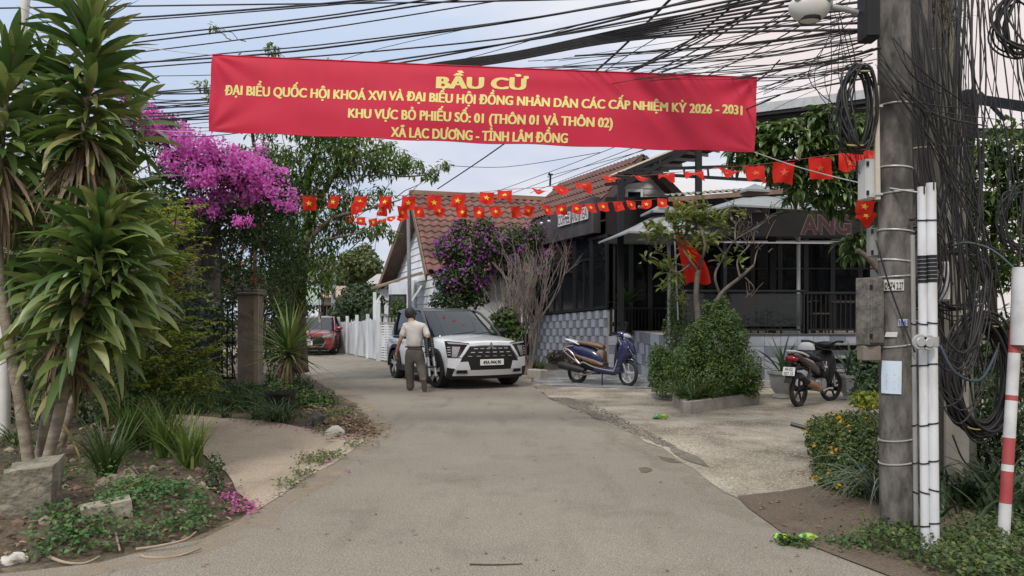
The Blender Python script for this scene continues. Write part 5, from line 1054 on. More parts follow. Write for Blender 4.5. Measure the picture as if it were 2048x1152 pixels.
# ---- potted plants on the forecourt
def pot(label, px, py, s_, n, L, el=(.6, 1.4)):
    q = G(px, py); t = thing('plant_pot', label, 'pot', q); mb = MB()
    mb.lathe([(.17*s_, 0), (.19*s_, .03*s_), (.15*s_, .1*s_), (.22*s_, .2*s_), (.25*s_, .42*s_), (.29*s_, .45*s_), (.29*s_, .5*s_), (.24*s_, .5*s_), (.22*s_, .44*s_), (0, .43*s_)], q, 8)
    mb.build('pot', M('pale_glazed_pot', (0.36, 0.37, 0.36), (0.47, 0.475, 0.46), 4, .6, c3=(0.28, 0.27, 0.25), s3=3), t, smooth=30)
    r = np.random.default_rng(int(px)); y = straps(r, np.array([(q.x, q.y, .43*s_)])+r.normal(0, .06, (n, 3))*[1, 1, .2], r.uniform(0, 6.28, n), r.uniform(*el, n), L*r.uniform(.6, 1.15, n), .06, r.uniform(.1, .9, n), 5, .3, 'blade', .5)
    arr_mesh('foliage', *y, LEAF('strap_leaf', [(0.028, 0.05, 0.03), (0.05, 0.085, 0.04), (0.08, 0.115, 0.055)], .2, .35), t)
pot('pale fluted pot with long strap leaves next to the motorbike tail', 1566, 797, 1.0, 30, .8)
pot('second pale pot with strap leaves, hidden behind the motorbike front wheel', 1702, 800, .9, 22, .7)
shrub('leafy_shrub', 'dark shrub growing against the utility pole behind the motorbike', 'shrub', G(1735, 820), [pb(1748, 740, 10.4, 40, 62, .4), pb(1758, 700, 10.4, 32, 45, .3), pb(1738, 790, 10, 30, 30, .3)], 2200, .1, .035, L_dk, [([G(1735, 822), P(1738, 720, 10.4)], .025, .01)], shell=.3, gap=-.7)
shrub('leafy_shrub', 'small bright green sprig shrub in front of the dark pole shrub', 'shrub', G(1740, 850), [pb(1735, 800, 9.6, 30, 16, .2)], 240, .09, .04, L_dur, gap=-.9)
# ---- long hedge with yellow flowers
hb = [pb(1700, 980, 6.4, 60, 46, .35), pb(1660, 975, 6.7, 34, 40, .3), pb(1745, 990, 6.2, 40, 40, .3), pb(1650, 885, 7.0, 34, 44, .3), pb(1690, 905, 6.7, 50, 62, .4), pb(1735, 915, 6.5, 50, 80, .4), pb(1680, 860, 7.6, 60, 30, .5), pb(1730, 850, 7.6, 60, 28, .5), pb(1690, 950, 6.6, 40, 50, .3), pb(1655, 930, 6.9, 26, 34, .25)]
t = shrub('hedge', 'clipped hedge with small yellow flowers beside the utility pole', 'hedge', G(1690, 1000), hb, 17000, .038, .02, LEAF('hedge_leaf', [(0.022, 0.042, 0.012), (0.042, 0.075, 0.018), (0.075, 0.115, 0.026), (0.12, 0.145, 0.035)], .22), [([G(1690, 1000), P(1690, 880, 6.8)], .02, .01)], shell=.55, gap=-.85, gscale=3, up=.7)
p, nn = blob_pts(rng, hb, 70, .95, -9); k = nn[:, 2] > .1; p = p[k]; nn = nn[k]
arr_mesh('flowers', *leaves(rng, np.repeat(p, 4, 0)+rng.normal(0, .012, (len(p)*4, 3)), np.repeat(nn, 4, 0), .034, .028, .3, .6), LEAF('yellow_flower', [(0.6, 0.4, 0.02), (0.65, 0.3, 0.03), (0.55, 0.45, 0.04)], .3, .6), t)
mb = MB(); mb.tube([P(1582, 848, 7.6), P(1600, 853, 7.55), P(1622, 860, 7.5)], [.022, .022, .018], 8); tag(mb.build('pipe', M('dark_pipe', (0.03, 0.03, 0.03), None, rough=.4), smooth=60), 'dark pipe end sticking out of the hedge', 'pipe')
q = G(1770, 1010); o = arr_mesh('spider_plant', *straps(rng, np.array([(q.x, q.y, .05)])+rng.normal(0, .05, (60, 3))*[1, 1, .2], rng.uniform(1.7, 4.6, 60), rng.uniform(.7, 1.4, 60), rng.uniform(.5, .95, 60), .016, rng.uniform(1.5, 2.6, 60), 8, .3, 'grass', .3), LEAF('spider_leaf', [(0.06, 0.085, 0.06), (0.1, 0.13, 0.085), (0.16, 0.185, 0.13)], .15)); tag(o, 'arching grey green spider plant at the foot of the utility pole', 'plant')
# ---- mango tree
t = thing('mango_tree', 'mango tree with drooping glossy leaf clusters above the flag string', 'tree', (PX(1790, 10.5), 10.8, 0))
branchy(t, (ppath([(1790, 900), (1780, 600), (1760, 430), (1735, 340)], 10.8), .14, .08), [(ppath([(1755, 420), (1690, 350), (1620, 320), (1560, 300)], 10.4), .05, .015), (ppath([(1740, 350), (1690, 290), (1640, 260)], 10.6), .05, .015), (ppath([(1735, 340), (1740, 270), (1720, 235)], 10.6), .04, .012), (ppath([(1775, 560), (1740, 520), (1715, 500)], 9.8), .05, .03)], m_bark)
mbl = [(1500, 290, 34), (1545, 270, 36), (1590, 262, 30), (1530, 320, 34), (1600, 310, 40), (1650, 290, 40), (1700, 270, 40), (1740, 260, 40), (1620, 360, 40), (1680, 345, 40), (1575, 345, 28), (1720, 330, 40), (1740, 390, 30), (1660, 395, 30), (1700, 410, 26), (1640, 245, 30), (1480, 315, 18), (1715, 490, 26), (1735, 470, 18), (1600, 385, 16)]
cl, nn = blob_pts(rng, [pb(x, y, 10.3, r, r*.8, .45) for x, y, r in mbl], 300, .5, -9)
k = 16; base = np.repeat(cl, k, 0)+rng.normal(0, .02, (len(cl)*k, 3))
y = straps(rng, base, rng.uniform(0, 6.28, len(base)), rng.uniform(-.6, .75, len(base)), rng.uniform(.16, .27, len(base)), .052, rng.uniform(.6, 1.7, len(base)), 5, .35, 'oval', .3)
arr_mesh('crown', *y, LEAF('mango_leaf', [(0.03, 0.058, 0.018), (0.05, 0.092, 0.026), (0.085, 0.135, 0.04), (0.15, 0.19, 0.07)], .25, .34, .5), t)
mb = MB()
for i in range(0, len(cl), 2): q = Vector(cl[i]); limb(mb, q+V((PX(1720, 10.5)-q.x)*.25, .1, -.1+rng.normal(0, .1)), q, .014, .007, rng, 4, .02, 0, 4)
mb.build('twigs', m_bark, t)
# ---- greenery behind the poles
shrub('leafy_tree', 'leafy tree filling the space behind the tangle of black cables', 'tree', (PX(1990, 9.5), 9.5, 0), [pb(1960, 340, 9.4, 60, 60, .4), pb(2020, 300, 9.2, 60, 60, .4), pb(2010, 420, 9.2, 60, 60, .4), pb(1940, 440, 9.6, 50, 60, .4), pb(2040, 520, 9, 50, 60, .4), pb(1960, 540, 9.6, 60, 50, .4), pb(2060, 380, 9.2, 60, 90, .4)], 4200, .15, .05, LEAF('back_leaf', [(0.02, 0.045, 0.012), (0.04, 0.075, 0.018), (0.075, 0.12, 0.03), (0.12, 0.16, 0.05)], .35), [([(PX(1990, 9.5), 9.5, 0), P(1985, 600, 9.5), P(1990, 400, 9.4)], .08, .03)], shell=.1, gap=-.45, gscale=2.2, droop=(-.2, .5), part='crown')
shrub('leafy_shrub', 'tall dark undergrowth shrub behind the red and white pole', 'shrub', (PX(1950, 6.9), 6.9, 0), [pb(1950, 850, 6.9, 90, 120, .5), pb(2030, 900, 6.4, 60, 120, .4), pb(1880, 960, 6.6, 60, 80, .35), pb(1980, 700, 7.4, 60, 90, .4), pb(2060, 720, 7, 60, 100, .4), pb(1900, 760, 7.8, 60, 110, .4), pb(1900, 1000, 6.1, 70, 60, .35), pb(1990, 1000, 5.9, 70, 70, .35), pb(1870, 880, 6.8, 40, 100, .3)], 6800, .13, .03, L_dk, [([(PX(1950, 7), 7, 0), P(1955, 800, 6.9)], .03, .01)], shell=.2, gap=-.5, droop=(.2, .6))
n = 70; o = arr_mesh('broad_grass', *straps(rng, np.stack([rng.uniform(PX(1860, 5.6), PX(2040, 5.6), n), rng.uniform(5.2, 6.0, n), np.zeros(n)], 1), rng.uniform(0, 6.28, n), rng.uniform(.9, 1.5, n), rng.uniform(.4, .9, n), .028, rng.uniform(.8, 2.0, n), 6, .3, 'grass', .3), LEAF('broad_grass_leaf', [(0.02, 0.04, 0.014), (0.04, 0.07, 0.022)], .2)); tag(o, 'dark strappy grass clump behind the white conduit pipes', 'grass plant')
shrub('leafy_tree', 'tree standing past the outermost pole at the photo edge', 'tree', (11.5, 13, 0), [(11.5, 13, 3.6, 2.0, 1.8, 1.7), (10.6, 12.6, 2.6, 1.3, 1.2, 1.2), (12.6, 13.4, 2.5, 1.4, 1.3, 1.3)], 3600, .2, .07, MATS['back_leaf'], [([(11.5, 13, 0), (11.4, 13, 1.8), (11.5, 13, 3.4)], .12, .04)], shell=.2, gap=-.5, gscale=1.4, droop=(-.2, .5), part='crown')
shrub('hedge_row', 'loose green hedge beyond the undergrowth at the photo edge', 'hedge', (8.6, 8.2, 0), [(8.0, 8.0, .8, 1.1, .7, .9), (9.6, 8.8, .9, 1.2, .8, 1.0), (11.2, 9.6, .9, 1.2, .8, 1.0), (6.9, 7.0, .7, .8, .6, .8)], 4200, .13, .05, L_dk, gap=-.7)
# low leafy weeds at the pole feet
def scat(poly_px, n, seed, keep=None):
    r = np.random.default_rng(seed); xs_ = [a for a, _ in poly_px]; ys_ = [a for _, a in poly_px]; o = []
    while len(o) < n:
        x, y = r.uniform(min(xs_), max(xs_)), r.uniform(min(ys_), max(ys_)); c = False; j = len(poly_px)-1
        for i in range(len(poly_px)):
            if (poly_px[i][1] > y) != (poly_px[j][1] > y) and x < (poly_px[j][0]-poly_px[i][0])*(y-poly_px[i][1])/(poly_px[j][1]-poly_px[i][1])+poly_px[i][0]: c = not c
            j = i
        if c: o.append(G(x, y))
    return np.array(o)
cover('weed_foliage', scat([(1715, 1085), (1760, 1070), (1850, 1078), (1960, 1065), (2100, 1060), (2100, 1180), (1980, 1200), (1860, 1140), (1760, 1112)], 330, 7), LEAF('right_weed_leaf', [(0.02, 0.045, 0.012), (0.036, 0.07, 0.018), (0.065, 0.1, 0.026), (0.1, 0.125, 0.035)], .2), 11, .14, 12, .034, .02)
cover('clover_foliage', scat([(1640, 1085), (1720, 1080), (1740, 1100), (1660, 1100)], 26, 9), L_gc, 12, .04, 6, .028, .02)
o = scat([(1500, 1010), (1640, 985), (1740, 1010), (1740, 1120), (1600, 1090)], 45, 12); arr_mesh('verge_litter', *leaves(rng, o+[0, 0, .025], np.zeros((len(o), 3))+[0, 0, 1], .05, .02, 1, .3), LEAF('verge_litter', [(0.14, 0.105, 0.07), (0.22, 0.17, 0.12), (0.1, 0.075, 0.055)], .1, .85), kind='stuff')
# litter on the road and small stones along the gutter
o = scat([(560, 1000), (760, 860), (1080, 800), (1300, 880), (1500, 1060), (1700, 1150), (300, 1150)], 46, 13); arr_mesh('road_litter', *leaves(rng, o+[0, 0, .018], np.zeros((len(o), 3))+[0, 0, 1], .035, .018, 1, .3), LEAF('litter', [(0.1, 0.07, 0.05)]*2), kind='stuff')
def stones(name, q, r0, r1, mat, seed):
    r = np.random.default_rng(seed); b = bmesh.new(); bmesh.ops.create_icosphere(b, subdivisions=1, radius=1); tv = np.array([v.co for v in b.verts]); tf = np.array([[v.index for v in f.verts] for f in b.faces]); b.free()
    n = len(q); s_ = r.uniform(r0, r1, (n, 1, 1))*r.uniform(.6, 1.3, (n, 1, 3)); s_[:, :, 2] *= .6; v = tv[None]*s_*(1+r.normal(0, .12, (n, len(tv), 1)))+q[:, None]; f = (tf[None]+(np.arange(n)*len(tv))[:, None, None]).reshape(-1, 3)
    return tag(arr_mesh(name, v.reshape(-1, 3), f, mat, smooth=False), kind='stuff')
L_st = LEAF('gravel_stone', [(0.1, 0.09, 0.08), (0.2, 0.18, 0.155), (0.32, 0.29, 0.25)], 0, .9, .2)
q = scat([(1100, 797), (1180, 806), (1290, 862), (1340, 890), (1325, 896), (1260, 866), (1150, 820)], 1300, 15); q[:, 2] = .02; stones('gutter_gravel', q, .004, .014, L_st, 3)
q = scat([(1240, 846), (1400, 870), (1620, 940), (1640, 975), (1470, 985), (1400, 930), (1180, 815)], 3200, 16); q[:, 2] = .013; stones('pebble_gravel', q, .004, .011, LEAF('pebble', [(0.26, 0.22, 0.17), (0.4, 0.35, 0.28), (0.2, 0.165, 0.13), (0.33, 0.29, 0.23)], 0, .9, .2), 4)
q = scat([(520, 1010), (745, 850), (750, 862), (565, 995)], 160, 17); q[:, 2] = .016; stones('drive_gravel', q, .005, .016, L_st, 5)
# ---- crumpled wrappers
def wrapper(label, px, py, s_, seed, z=.02):
    t = thing('crumpled_wrapper', label, 'wrapper', G(px, py)); q = G(px, py)
    for k, (dx, mat_, nm_) in enumerate(((0, M('wrapper_green', (0.03, 0.16, 0.06), (0.3, 0.55, 0.05), 14, .4, lo=.45, hi=.55), 'foil'), (.9, M('wrapper_yellow', (0.55, 0.6, 0.05), (0.1, 0.3, 0.08), 16, .4), 'flap'))):
        b = bmesh.new(); bmesh.ops.create_icosphere(b, subdivisions=2, radius=1); vv = np.array([v.co for v in b.verts]); n_ = vnoise(vv, 2.5, seed+k)*.35
        for v, e_ in zip(b.verts, n_): v.co = Vector((v.co.x*s_*1.2, v.co.y*s_*.8, max(-.6, v.co.z)*s_*.7))*(1+e_)
        mb = MB(); mb.bm(b, 0, Matrix.Translation((q.x+dx*s_*1.3, q.y, z+s_*.4))); mb.build(nm_, mat_, t, smooth=20)
wrapper('crumpled green and yellow wrapper lying alone on the pebbled forecourt', 1316, 840, .06, 3)
wrapper('crumpled yellow wrapper at the road edge beside the tuft of grass', 1560, 1086, .035, 5)
wrapper('crumpled green wrapper at the road edge on the pole side of the tuft', 1608, 1084, .035, 7)
q = G(1585, 1092); o = arr_mesh('grass_tuft', *leaves(rng, np.array([(q.x, q.y, .03)])+rng.normal(0, 1, (160, 3))*[.055, .04, .016], np.zeros((160, 3))+[0, 0, 1], .04, .02, .5, .6), L_md); tag(o, 'small green weed tuft between the two wrappers at the road edge', 'weed')
# ---- purple flowering shrub, bare shrub and small bush by the car
t = thing('purple_shrub', 'tall dark shrub with purple flowers in front of the white house', 'shrub', (PX(930, 21.6), 21.6, 0))
pbl = [(945, 500, 50), (905, 500, 36), (985, 490, 40), (940, 550, 50), (900, 560, 32), (1030, 480, 40), (1060, 500, 36), (1075, 470, 26), (930, 460, 26), (975, 455, 24), (1020, 530, 40), (886, 602, 24), (920, 600, 34), (1100, 520, 22), (1085, 545, 20), (960, 590, 30)]
B_ = [pb(x-6, y, 21.5+(.6 if x > 1010 else 0), r*.9, r*.86) for x, y, r in pbl]
p, nn = blob_pts(rng, B_, 9000, .25, -.5, 1.6, 31); arr_mesh('foliage', *leaves(rng, p, nn, .13, .06, .3, .7), LEAF('purple_shrub_leaf', [(0.018, 0.034, 0.014), (0.034, 0.058, 0.02), (0.06, 0.085, 0.03)], .2), t)
p, nn = blob_pts(rng, [b for b, (x, y, r) in zip(B_, pbl) if y < 580 and x > 890], 300, .85, -.1, 1.8, 33)
arr_mesh('flowers', *leaves(rng, np.repeat(p, 7, 0)+rng.normal(0, .06, (len(p)*7, 3)), np.repeat(nn, 7, 0)+[0, -.5, 0], .075, .065, .2, .7), LEAF('purple_flower', [(0.15, 0.03, 0.17), (0.24, 0.05, 0.27), (0.34, 0.09, 0.36), (0.19, 0.04, 0.2)], .3, .6), t)
for k, (pp, r0) in enumerate((([(922, 736), (930, 620), (925, 560), (940, 500)], .06), ([(932, 736), (950, 620), (985, 560), (1010, 500)], .05), ([(916, 736), (900, 620), (890, 560)], .04))):
    mb = MB(); w_ = smooth_path(ppath(pp, 21.6), 4); mb.tube(w_, [r0*(1-.6*i/len(w_)) for i in range(len(w_))], 6); mb.build('trunk' if k == 0 else 'branch', m_bark, t, smooth=180)
t = thing('bare_shrub', 'leafless many-stemmed shrub behind the white car', 'shrub', (PX(1050, 19.4), 19.4, 0))
rb = np.random.default_rng(77); stems_ = []
def grow(p, dirv, L, r, lev, mb):
    pts = [p]; d = Vector(dirv); k = 5
    for i in range(k): d = (d+Vector(rb.normal(0, .07, 3))+V(0, 0, .08)).normalized(); pts.append(pts[-1]+d*L/k)
    mb.tube(pts, [r*(1-.45*i/k) for i in range(k+1)], 5 if lev < 2 else 4)
    if lev < 4:
        for j in range(3 if lev < 2 else 2):
            t_ = rb.uniform(.45, 1.0); q = pts[int(t_*k)]; nd = (d+Vector(rb.normal(0, .29, 3))).normalized(); nd.z = abs(nd.z)*.8+.2; grow(q, nd, L*rb.uniform(.55, .8), r*.6, lev+1, mb)
for i in range(10):
    mb = MB(); x = 1043+i*2; grow(V(PX(x, 19.4), 19.4, 0), V((i-4.5)*.035, rb.normal(0, .1), 1), 1.6, .034, 0, mb); mb.build('trunk', M('grey_twig', (0.17, 0.145, 0.125), (0.25, 0.215, 0.19), 8, .9), t)
shrub('leafy_shrub', 'small bright bush just behind the bonnet of the white car', 'shrub', G(1012, 722), [pb(1010, 640, 19.0, 26, 26, .3), pb(1030, 665, 19, 18, 22, .2), pb(1000, 670, 19, 20, 24, .25)], 900, .14, .08, L_md, [([V(PX(1012, 19), 19, 0), P(1012, 650, 19)], .03, .01)], gap=-.6)
# low planting and kerb before the cafe wall
pw = thing('low_planter', 'low concrete planter along the foot of the tiled cafe wall', 'planter', G(1110, 738))
mb = MB(); mb.beam(G(1062, 756)+V(0, 0, .11), G(1088, 759)+V(0, 0, .11), .25, .22, bev=.02); mb.build('kerb', m_slab, pw)
mb = MB(); mb.beam(G(1098, 738)+V(0, 0, .15), G(1152, 741)+V(0, 0, .15), .15, .3, bev=.01); mb.build('kerb', M('planter_tile', (0.2, 0.18, 0.165), (0.27, 0.25, 0.23), 4, .7), pw)
shrub('bronze_shrub', 'low bronze leaved shrub in the planter behind the blue scooter', 'shrub', G(1125, 737), [pb(1120, 715, 20.6, 28, 15, .3), pb(1148, 718, 20.2, 16, 13, .25)], 1300, .07, .035, LEAF('bronze_leaf', [(0.05, 0.028, 0.028), (0.08, 0.05, 0.04), (0.04, 0.05, 0.025)], .2), gap=-.9)
for i, (px, py) in enumerate(((1066, 742), (1080, 744))):
    q = G(px, py); o = arr_mesh('grass_tuft', *tuft_mesh(40, .55, .03, 90+i, (.7, 1.45), (.4, 1.3), 5), L_md); o.location = q; tag(o, ('green tuft at the car end of the low planter', 'green tuft next to the bronze shrub')[i], 'grass plant')
n = 34; t = thing('palm_plant', 'dim palm-like plant standing inside the porch glazing', 'plant', (PX(1252, 19.75), 19.78, .95)); c = np.array((PX(1252, 19.78), 19.78, 1.75))
arr_mesh('foliage', *straps(rng, c+rng.normal(0, .03, (n, 3)), rng.uniform(0, 6.28, n), rng.uniform(.2, 1.4, n), rng.uniform(.4, .75, n), .07, rng.uniform(.3, 1, n), 5, .3, 'blade', .4)*1 if False else straps(rng, c+rng.normal(0, .03, (n, 3)), rng.uniform(3.3, 6.1, n), rng.uniform(.4, 1.4, n), rng.uniform(.4, .75, n), .07, rng.uniform(.2, .8, n), 5, .3, 'blade', .4), L_dk, t)
mb = MB(); mb.lathe([(.1, .95), (.14, 1.25), (.0, 1.25)], (c[0], c[1], 0), 12); mb.tube([(c[0], c[1], 1.24), tuple(c)], .02, 6); mb.build('pot', m_dark, t)
# ---- far trees behind the fence and at the end of the lane
L_far = LEAF('far_leaf', [(0.05, 0.075, 0.028), (0.08, 0.11, 0.04), (0.12, 0.15, 0.055), (0.16, 0.18, 0.08)], .35)
def far_tree(label, px, base_y, d, blobs, n, mat, L=.32, W=.17):
    t = thing('tree', label, 'tree', (PX(px, d), d, 0)); B2 = [pb(x, y, d+rng.uniform(-1, 1), r, r*.85) for x, y, r in blobs]
    p, nn = blob_pts(rng, B2, n, .4, -.35, .7, int(px)); arr_mesh('crown', *leaves(rng, p, nn, L, W, .4, .7), mat, t)
    x0, y0 = blobs[0][:2]; mb = MB(); a = V(PX(px, d), d, 0); b = P(x0, y0, d); limb(mb, a, b, .22, .1, rng, 5, .06)
    mb.build('trunk', m_bark, t)
    for x, y, r in blobs[1:4]: mb = MB(); limb(mb, a.lerp(b, .7), P(x, y, d), .09, .03, rng, 5, .06); mb.build('branch', m_bark, t)
far_tree('pale olive tree at the end of the lane, nearest the white house', 735, 690, 46, [(735, 530, 28), (715, 550, 30), (745, 560, 26), (700, 520, 22), (728, 505, 18)], 3000, L_far)
far_tree('pale tree behind the loose leafy tree, towards the shop sign', 665, 690, 52, [(660, 540, 40), (690, 560, 34), (630, 560, 36), (650, 590, 30), (610, 530, 30)], 3200, L_far)
far_tree('broad tree closing the lane behind the red car', 580, 690, 48, [(570, 560, 50), (530, 580, 50), (600, 600, 40), (490, 560, 50), (440, 560, 50)], 4200, LEAF('far_leaf_dark', [(0.03, 0.05, 0.02), (0.055, 0.085, 0.03), (0.085, 0.115, 0.04)], .3))
far_tree('far tree behind the gate pillar', 380, 690, 42, [(380, 540, 60), (300, 540, 60), (340, 480, 60), (240, 560, 60), (160, 560, 60), (60, 540, 70)], 4200, LEAF('far_leaf_dark', []), .35, .18)
shrub('hedge_shrub', 'dark leafy shrub mass rising behind the picket fence', 'shrub', (PX(720, 31), 31, 0), [pb(715, 605, 31, 40, 40, 1.0), pb(690, 630, 32, 30, 34, 1), pb(745, 620, 30, 34, 40, .9), pb(735, 590, 31, 26, 26, .8), pb(672, 650, 33, 20, 30, .8)], 3600, .2, .09, L_dk, [([(PX(720, 31), 31, 0), P(720, 600, 31)], .06, .03)], gap=-.7, gscale=1)
shrub('pine_shrub', 'dark feathery conifer branches hanging over the fence by the gate posts', 'shrub', (PX(752, 28.5), 28.5, 0), [pb(750, 640, 28.4, 24, 30, .6), pb(728, 650, 28.8, 20, 22, .5)], 900, .3, .03, L_dk, gap=-.6, droop=(-.3, .4))
# rose bush over the lattice gate
shrub('rose_bush', 'loose rose bush climbing over the lattice gate beside the man', 'shrub', (PX(797, 24.2), 24.2, 0), [pb(797, 618, 24.2, 16, 22, .3), pb(806, 640, 24, 12, 26, .25), pb(790, 640, 24.3, 12, 20, .25)], 900, .11, .055, L_md, [([(PX(800, 24.2), 24.2, 0), P(798, 620, 24.2)], .02, .01)], gap=-.5)
# distant low houses and shop sign
def far_house(label, px0, px1, d, zb, zr, wall, roofm):
    t = thing('house', label, 'house', (PX((px0+px1)/2, d), d, 0)); x0, x1 = PX(px0, d), PX(px1, d)
    mb = MB(); mb.box(((x0+x1)/2, d+2, zb/2), (x1-x0, 4, zb)); w_ = mb.build('wall', wall, t)
    mb = MB(); slab(mb, [(x0-.4, d-.5, zb), (x1+.4, d-.5, zb), (x1+.2, d+2, zr), (x0-.2, d+2, zr)], V(0, -.3, 1).normalized(), .08); slab(mb, [(x1+.4, d+4.5, zb), (x0-.4, d+4.5, zb), (x0-.2, d+2, zr), (x1+.2, d+2, zr)], V(0, .3, 1).normalized(), .08); mb.build('roof', roofm, t, smooth=None)
    n = max(1, int((x1-x0)/1.8))
    for i in range(n): wall_win('window', (x0+(x1-x0)*(i+.5)/n, d-.02, .95), (1, 0, 0), .8, 1.1, t, m_wood, m_glass, bars=(2, 1))
far_house('low far house with a dull pinkish roof beyond the shop sign', 640, 668, 40, 2.4, 3.05, M('far_wall', (0.4, 0.36, 0.3), (0.5, 0.46, 0.4), 3, .9), M('rust_roof', (0.3, 0.22, 0.18), (0.38, 0.29, 0.24), 2, .8))
far_house('low far house with a pale tin roof behind the gate posts', 748, 800, 36, 2.9, 3.5, m_white, M('tin_roof', (0.3, 0.29, 0.28), (0.42, 0.4, 0.38), 3, .6))
t = thing('shop_sign', 'weathered pale blue and green signboard on a post by the red car', 'sign', (PX(627, 29), 29, 0)); x0, x1 = PX(610, 29), PX(642, 29); z0, z1 = PZ(610, 29), PZ(567, 29)
mb = MB(); mb.box(((x0+x1)/2, 29, (z0+z1)/2), (x1-x0, .06, z1-z0)); mb.build('board', M('sign_board_blue', (0.3, 0.5, 0.55), (0.5, 0.62, 0.45), 1.6, .5, lo=.4, hi=.6, c3=(0.15, 0.3, 0.5), s3=1.2), t)
mb = MB(); mb.box(((x0+x1)/2-.1, 28.965, z0+.1), ((x1-x0)*.7, .012, .1)); mb.build('pale_strip', M('pale_strip', (0.55, 0.58, 0.55), None), t)
mb = MB(); mb.beam(((x0+x1)/2+.25, 29.06, 0), ((x0+x1)/2+.25, 29.06, z1), .08, .06); mb.build('post', m_galv, t)
for px, d, yt_, lb_ in ((665, 36, 560, 'thin grey utility post far down the lane'), (502*1.334, 34, 545, 'second thin grey utility post far down the lane, slightly taller')):
    mb = MB(); x = PX(px, d); mb.tube([(x, d, 0), (x, d, PZ(yt_, d))], [.07, .055], 8); tag(mb.build('utility_post', m_galv), lb_, 'post')
# ---- picket fence, gate posts, lattice gate, flag pole
m_pick = M('flaking_white_paint', (0.5, 0.53, 0.57), (0.64, 0.67, 0.7), 5, .7, bump=.2, c3=(0.3, 0.29, 0.26), s3=2.2, stretch=(1, 1, .3))
fa, fb_ = G(676, 704), G(758, 722)
t = thing('picket_fence', 'weathered white plank fence running up to the gate posts', 'fence', (fa+fb_)/2)
n = 40; mb = MB()
for i in range(n):
    q = fa.lerp(fb_, i/n); q2 = fa.lerp(fb_, (i+.82)/n); hz = PZ(646-(i/n)*9, q.y)+rng.uniform(-.05, .05); w_ = (q2-q).length; mb.beam(q.lerp(q2, .5)+V(0, 0, .03+rng.uniform(0, .04)), q.lerp(q2, .5)+V(rng.normal(0, .015), 0, hz), .02, w_) if False else slab(mb, [q+V(0, 0, .04), q2+V(0, 0, .04), q2+V(0, 0, hz-.05), q+V(0, 0, hz)], V(-.5, -1, 0).normalized(), .02)
mb.build('pickets', m_pick, t)
for k in (.3, .75):
    mb = MB(); mb.beam(fa+V(.05, .05, 1.5*k), fb_+V(.05, .05, 1.5*k), .05, .08); mb.build('rail', m_pick, t)
for k in (.02, .27, .52, .77):
    mb = MB(); q = fa.lerp(fb_, k); hz = PZ(634-k*8, q.y); mb.beam(q, q+V(0, 0, hz), .11, .11); mb.build('post', m_pick, t)
gt = thing('garden_gate', 'white lattice gate between two tall pointed posts', 'gate', G(780, 724))
for px, d, yt_ in ((757, 24.4, 596), (773, 25.6, 605)):
    mb = MB(); x = PX(px, d); zt = PZ(yt_, d); mb.beam((x, d, 0), (x, d, zt-.15), .13, .13); mb.tube([(x, d, zt-.15), (x, d, zt)], [.09, .01], 4); mb.build('post', m_pick, gt)
mb = MB(); mb.beam((PX(757, 24.4), 24.4, PZ(630, 24.4)), (PX(773, 25.6), 25.6, PZ(630, 25.6)), .07, .09); mb.build('lintel', m_pick, gt)
la, lb2 = V(PX(762, 23.9), 23.9, 0), V(PX(812, 22.9), 22.9, 0); mb = MB(); zt = PZ(648, 23.5)
for i in range(7): q = la.lerp(lb2, i/6); mb.beam(q+V(0, 0, .05), q+V(0, 0, zt), .02, .1)
for j in range(14): z = .1+j*(zt-.15)/13; mb.beam(la+V(0, -.03, z), lb2+V(0, -.03, z), .02, .055)
mb.build('lattice', m_pick, gt)
mb = MB(); mb.beam(la+V(0, 0, zt+.03), lb2+V(0, 0, zt+.03), .08, .06); mb.build('top_rail', m_slab, gt)
mb = MB()
for i in range(9): q = la.lerp(lb2, i/8); mb.beam(q+V(0, 0, zt+.06), q+V(0, 0, zt+.2), .02, .06)
mb.build('pickets', m_pick, gt)
mb = MB(); mb.tube([(PX(822, 19.5), 19.5, 0), P(816, 410, 19.5)], [.055, .045], 10); tag(mb.build('steel_pole', M('dull_steel_pole', (0.22, 0.235, 0.25), (0.3, 0.31, 0.32), 5, .5), smooth=60), 'grey steel pole standing behind the man in front of the white gable', 'pole')
shrub('wall_creeper', 'small weed growing out of the foot of the plank fence', 'plant', G(712, 716), [pb(712, 690, 28, 5, 18, .1)], 70, .12, .05, L_md, gap=-9)
# ================================================================ cars
rng = np.random.default_rng(41)
m_tyre = M('tyre_rubber', (0.014, 0.014, 0.015), (0.024, 0.023, 0.022), 20, 0.85)
m_alloy = M('alloy', (0.5, 0.5, 0.51), None, rough=.4, metal=.25)
m_blackp = M('black_plastic_trim', (0.012, 0.012, 0.013), None, rough=.5, spec=.3)
m_chrome = M('silver_trim', (0.5, 0.51, 0.52), None, rough=.25, metal=.7)
m_plate = M('number_plate', (0.68, 0.69, 0.68), None, rough=.4)
m_ink = M('black_ink', (0.009, 0.009, 0.01), None, rough=.45, spec=.3)
m_cargl = GLASS('car_glass', (0.012, 0.02, 0.03), 0.0, .05, .4)
def apply_mods(o):
    bpy.context.view_layer.update(); dg = bpy.context.evaluated_depsgraph_get(); me = bpy.data.meshes.new_from_object(o.evaluated_get(dg)); o.modifiers.clear(); old = o.data; o.data = me; me.name = o.name; bpy.data.meshes.remove(old)
    me.polygons.foreach_set('use_smooth', [True]*len(me.polygons)); return o
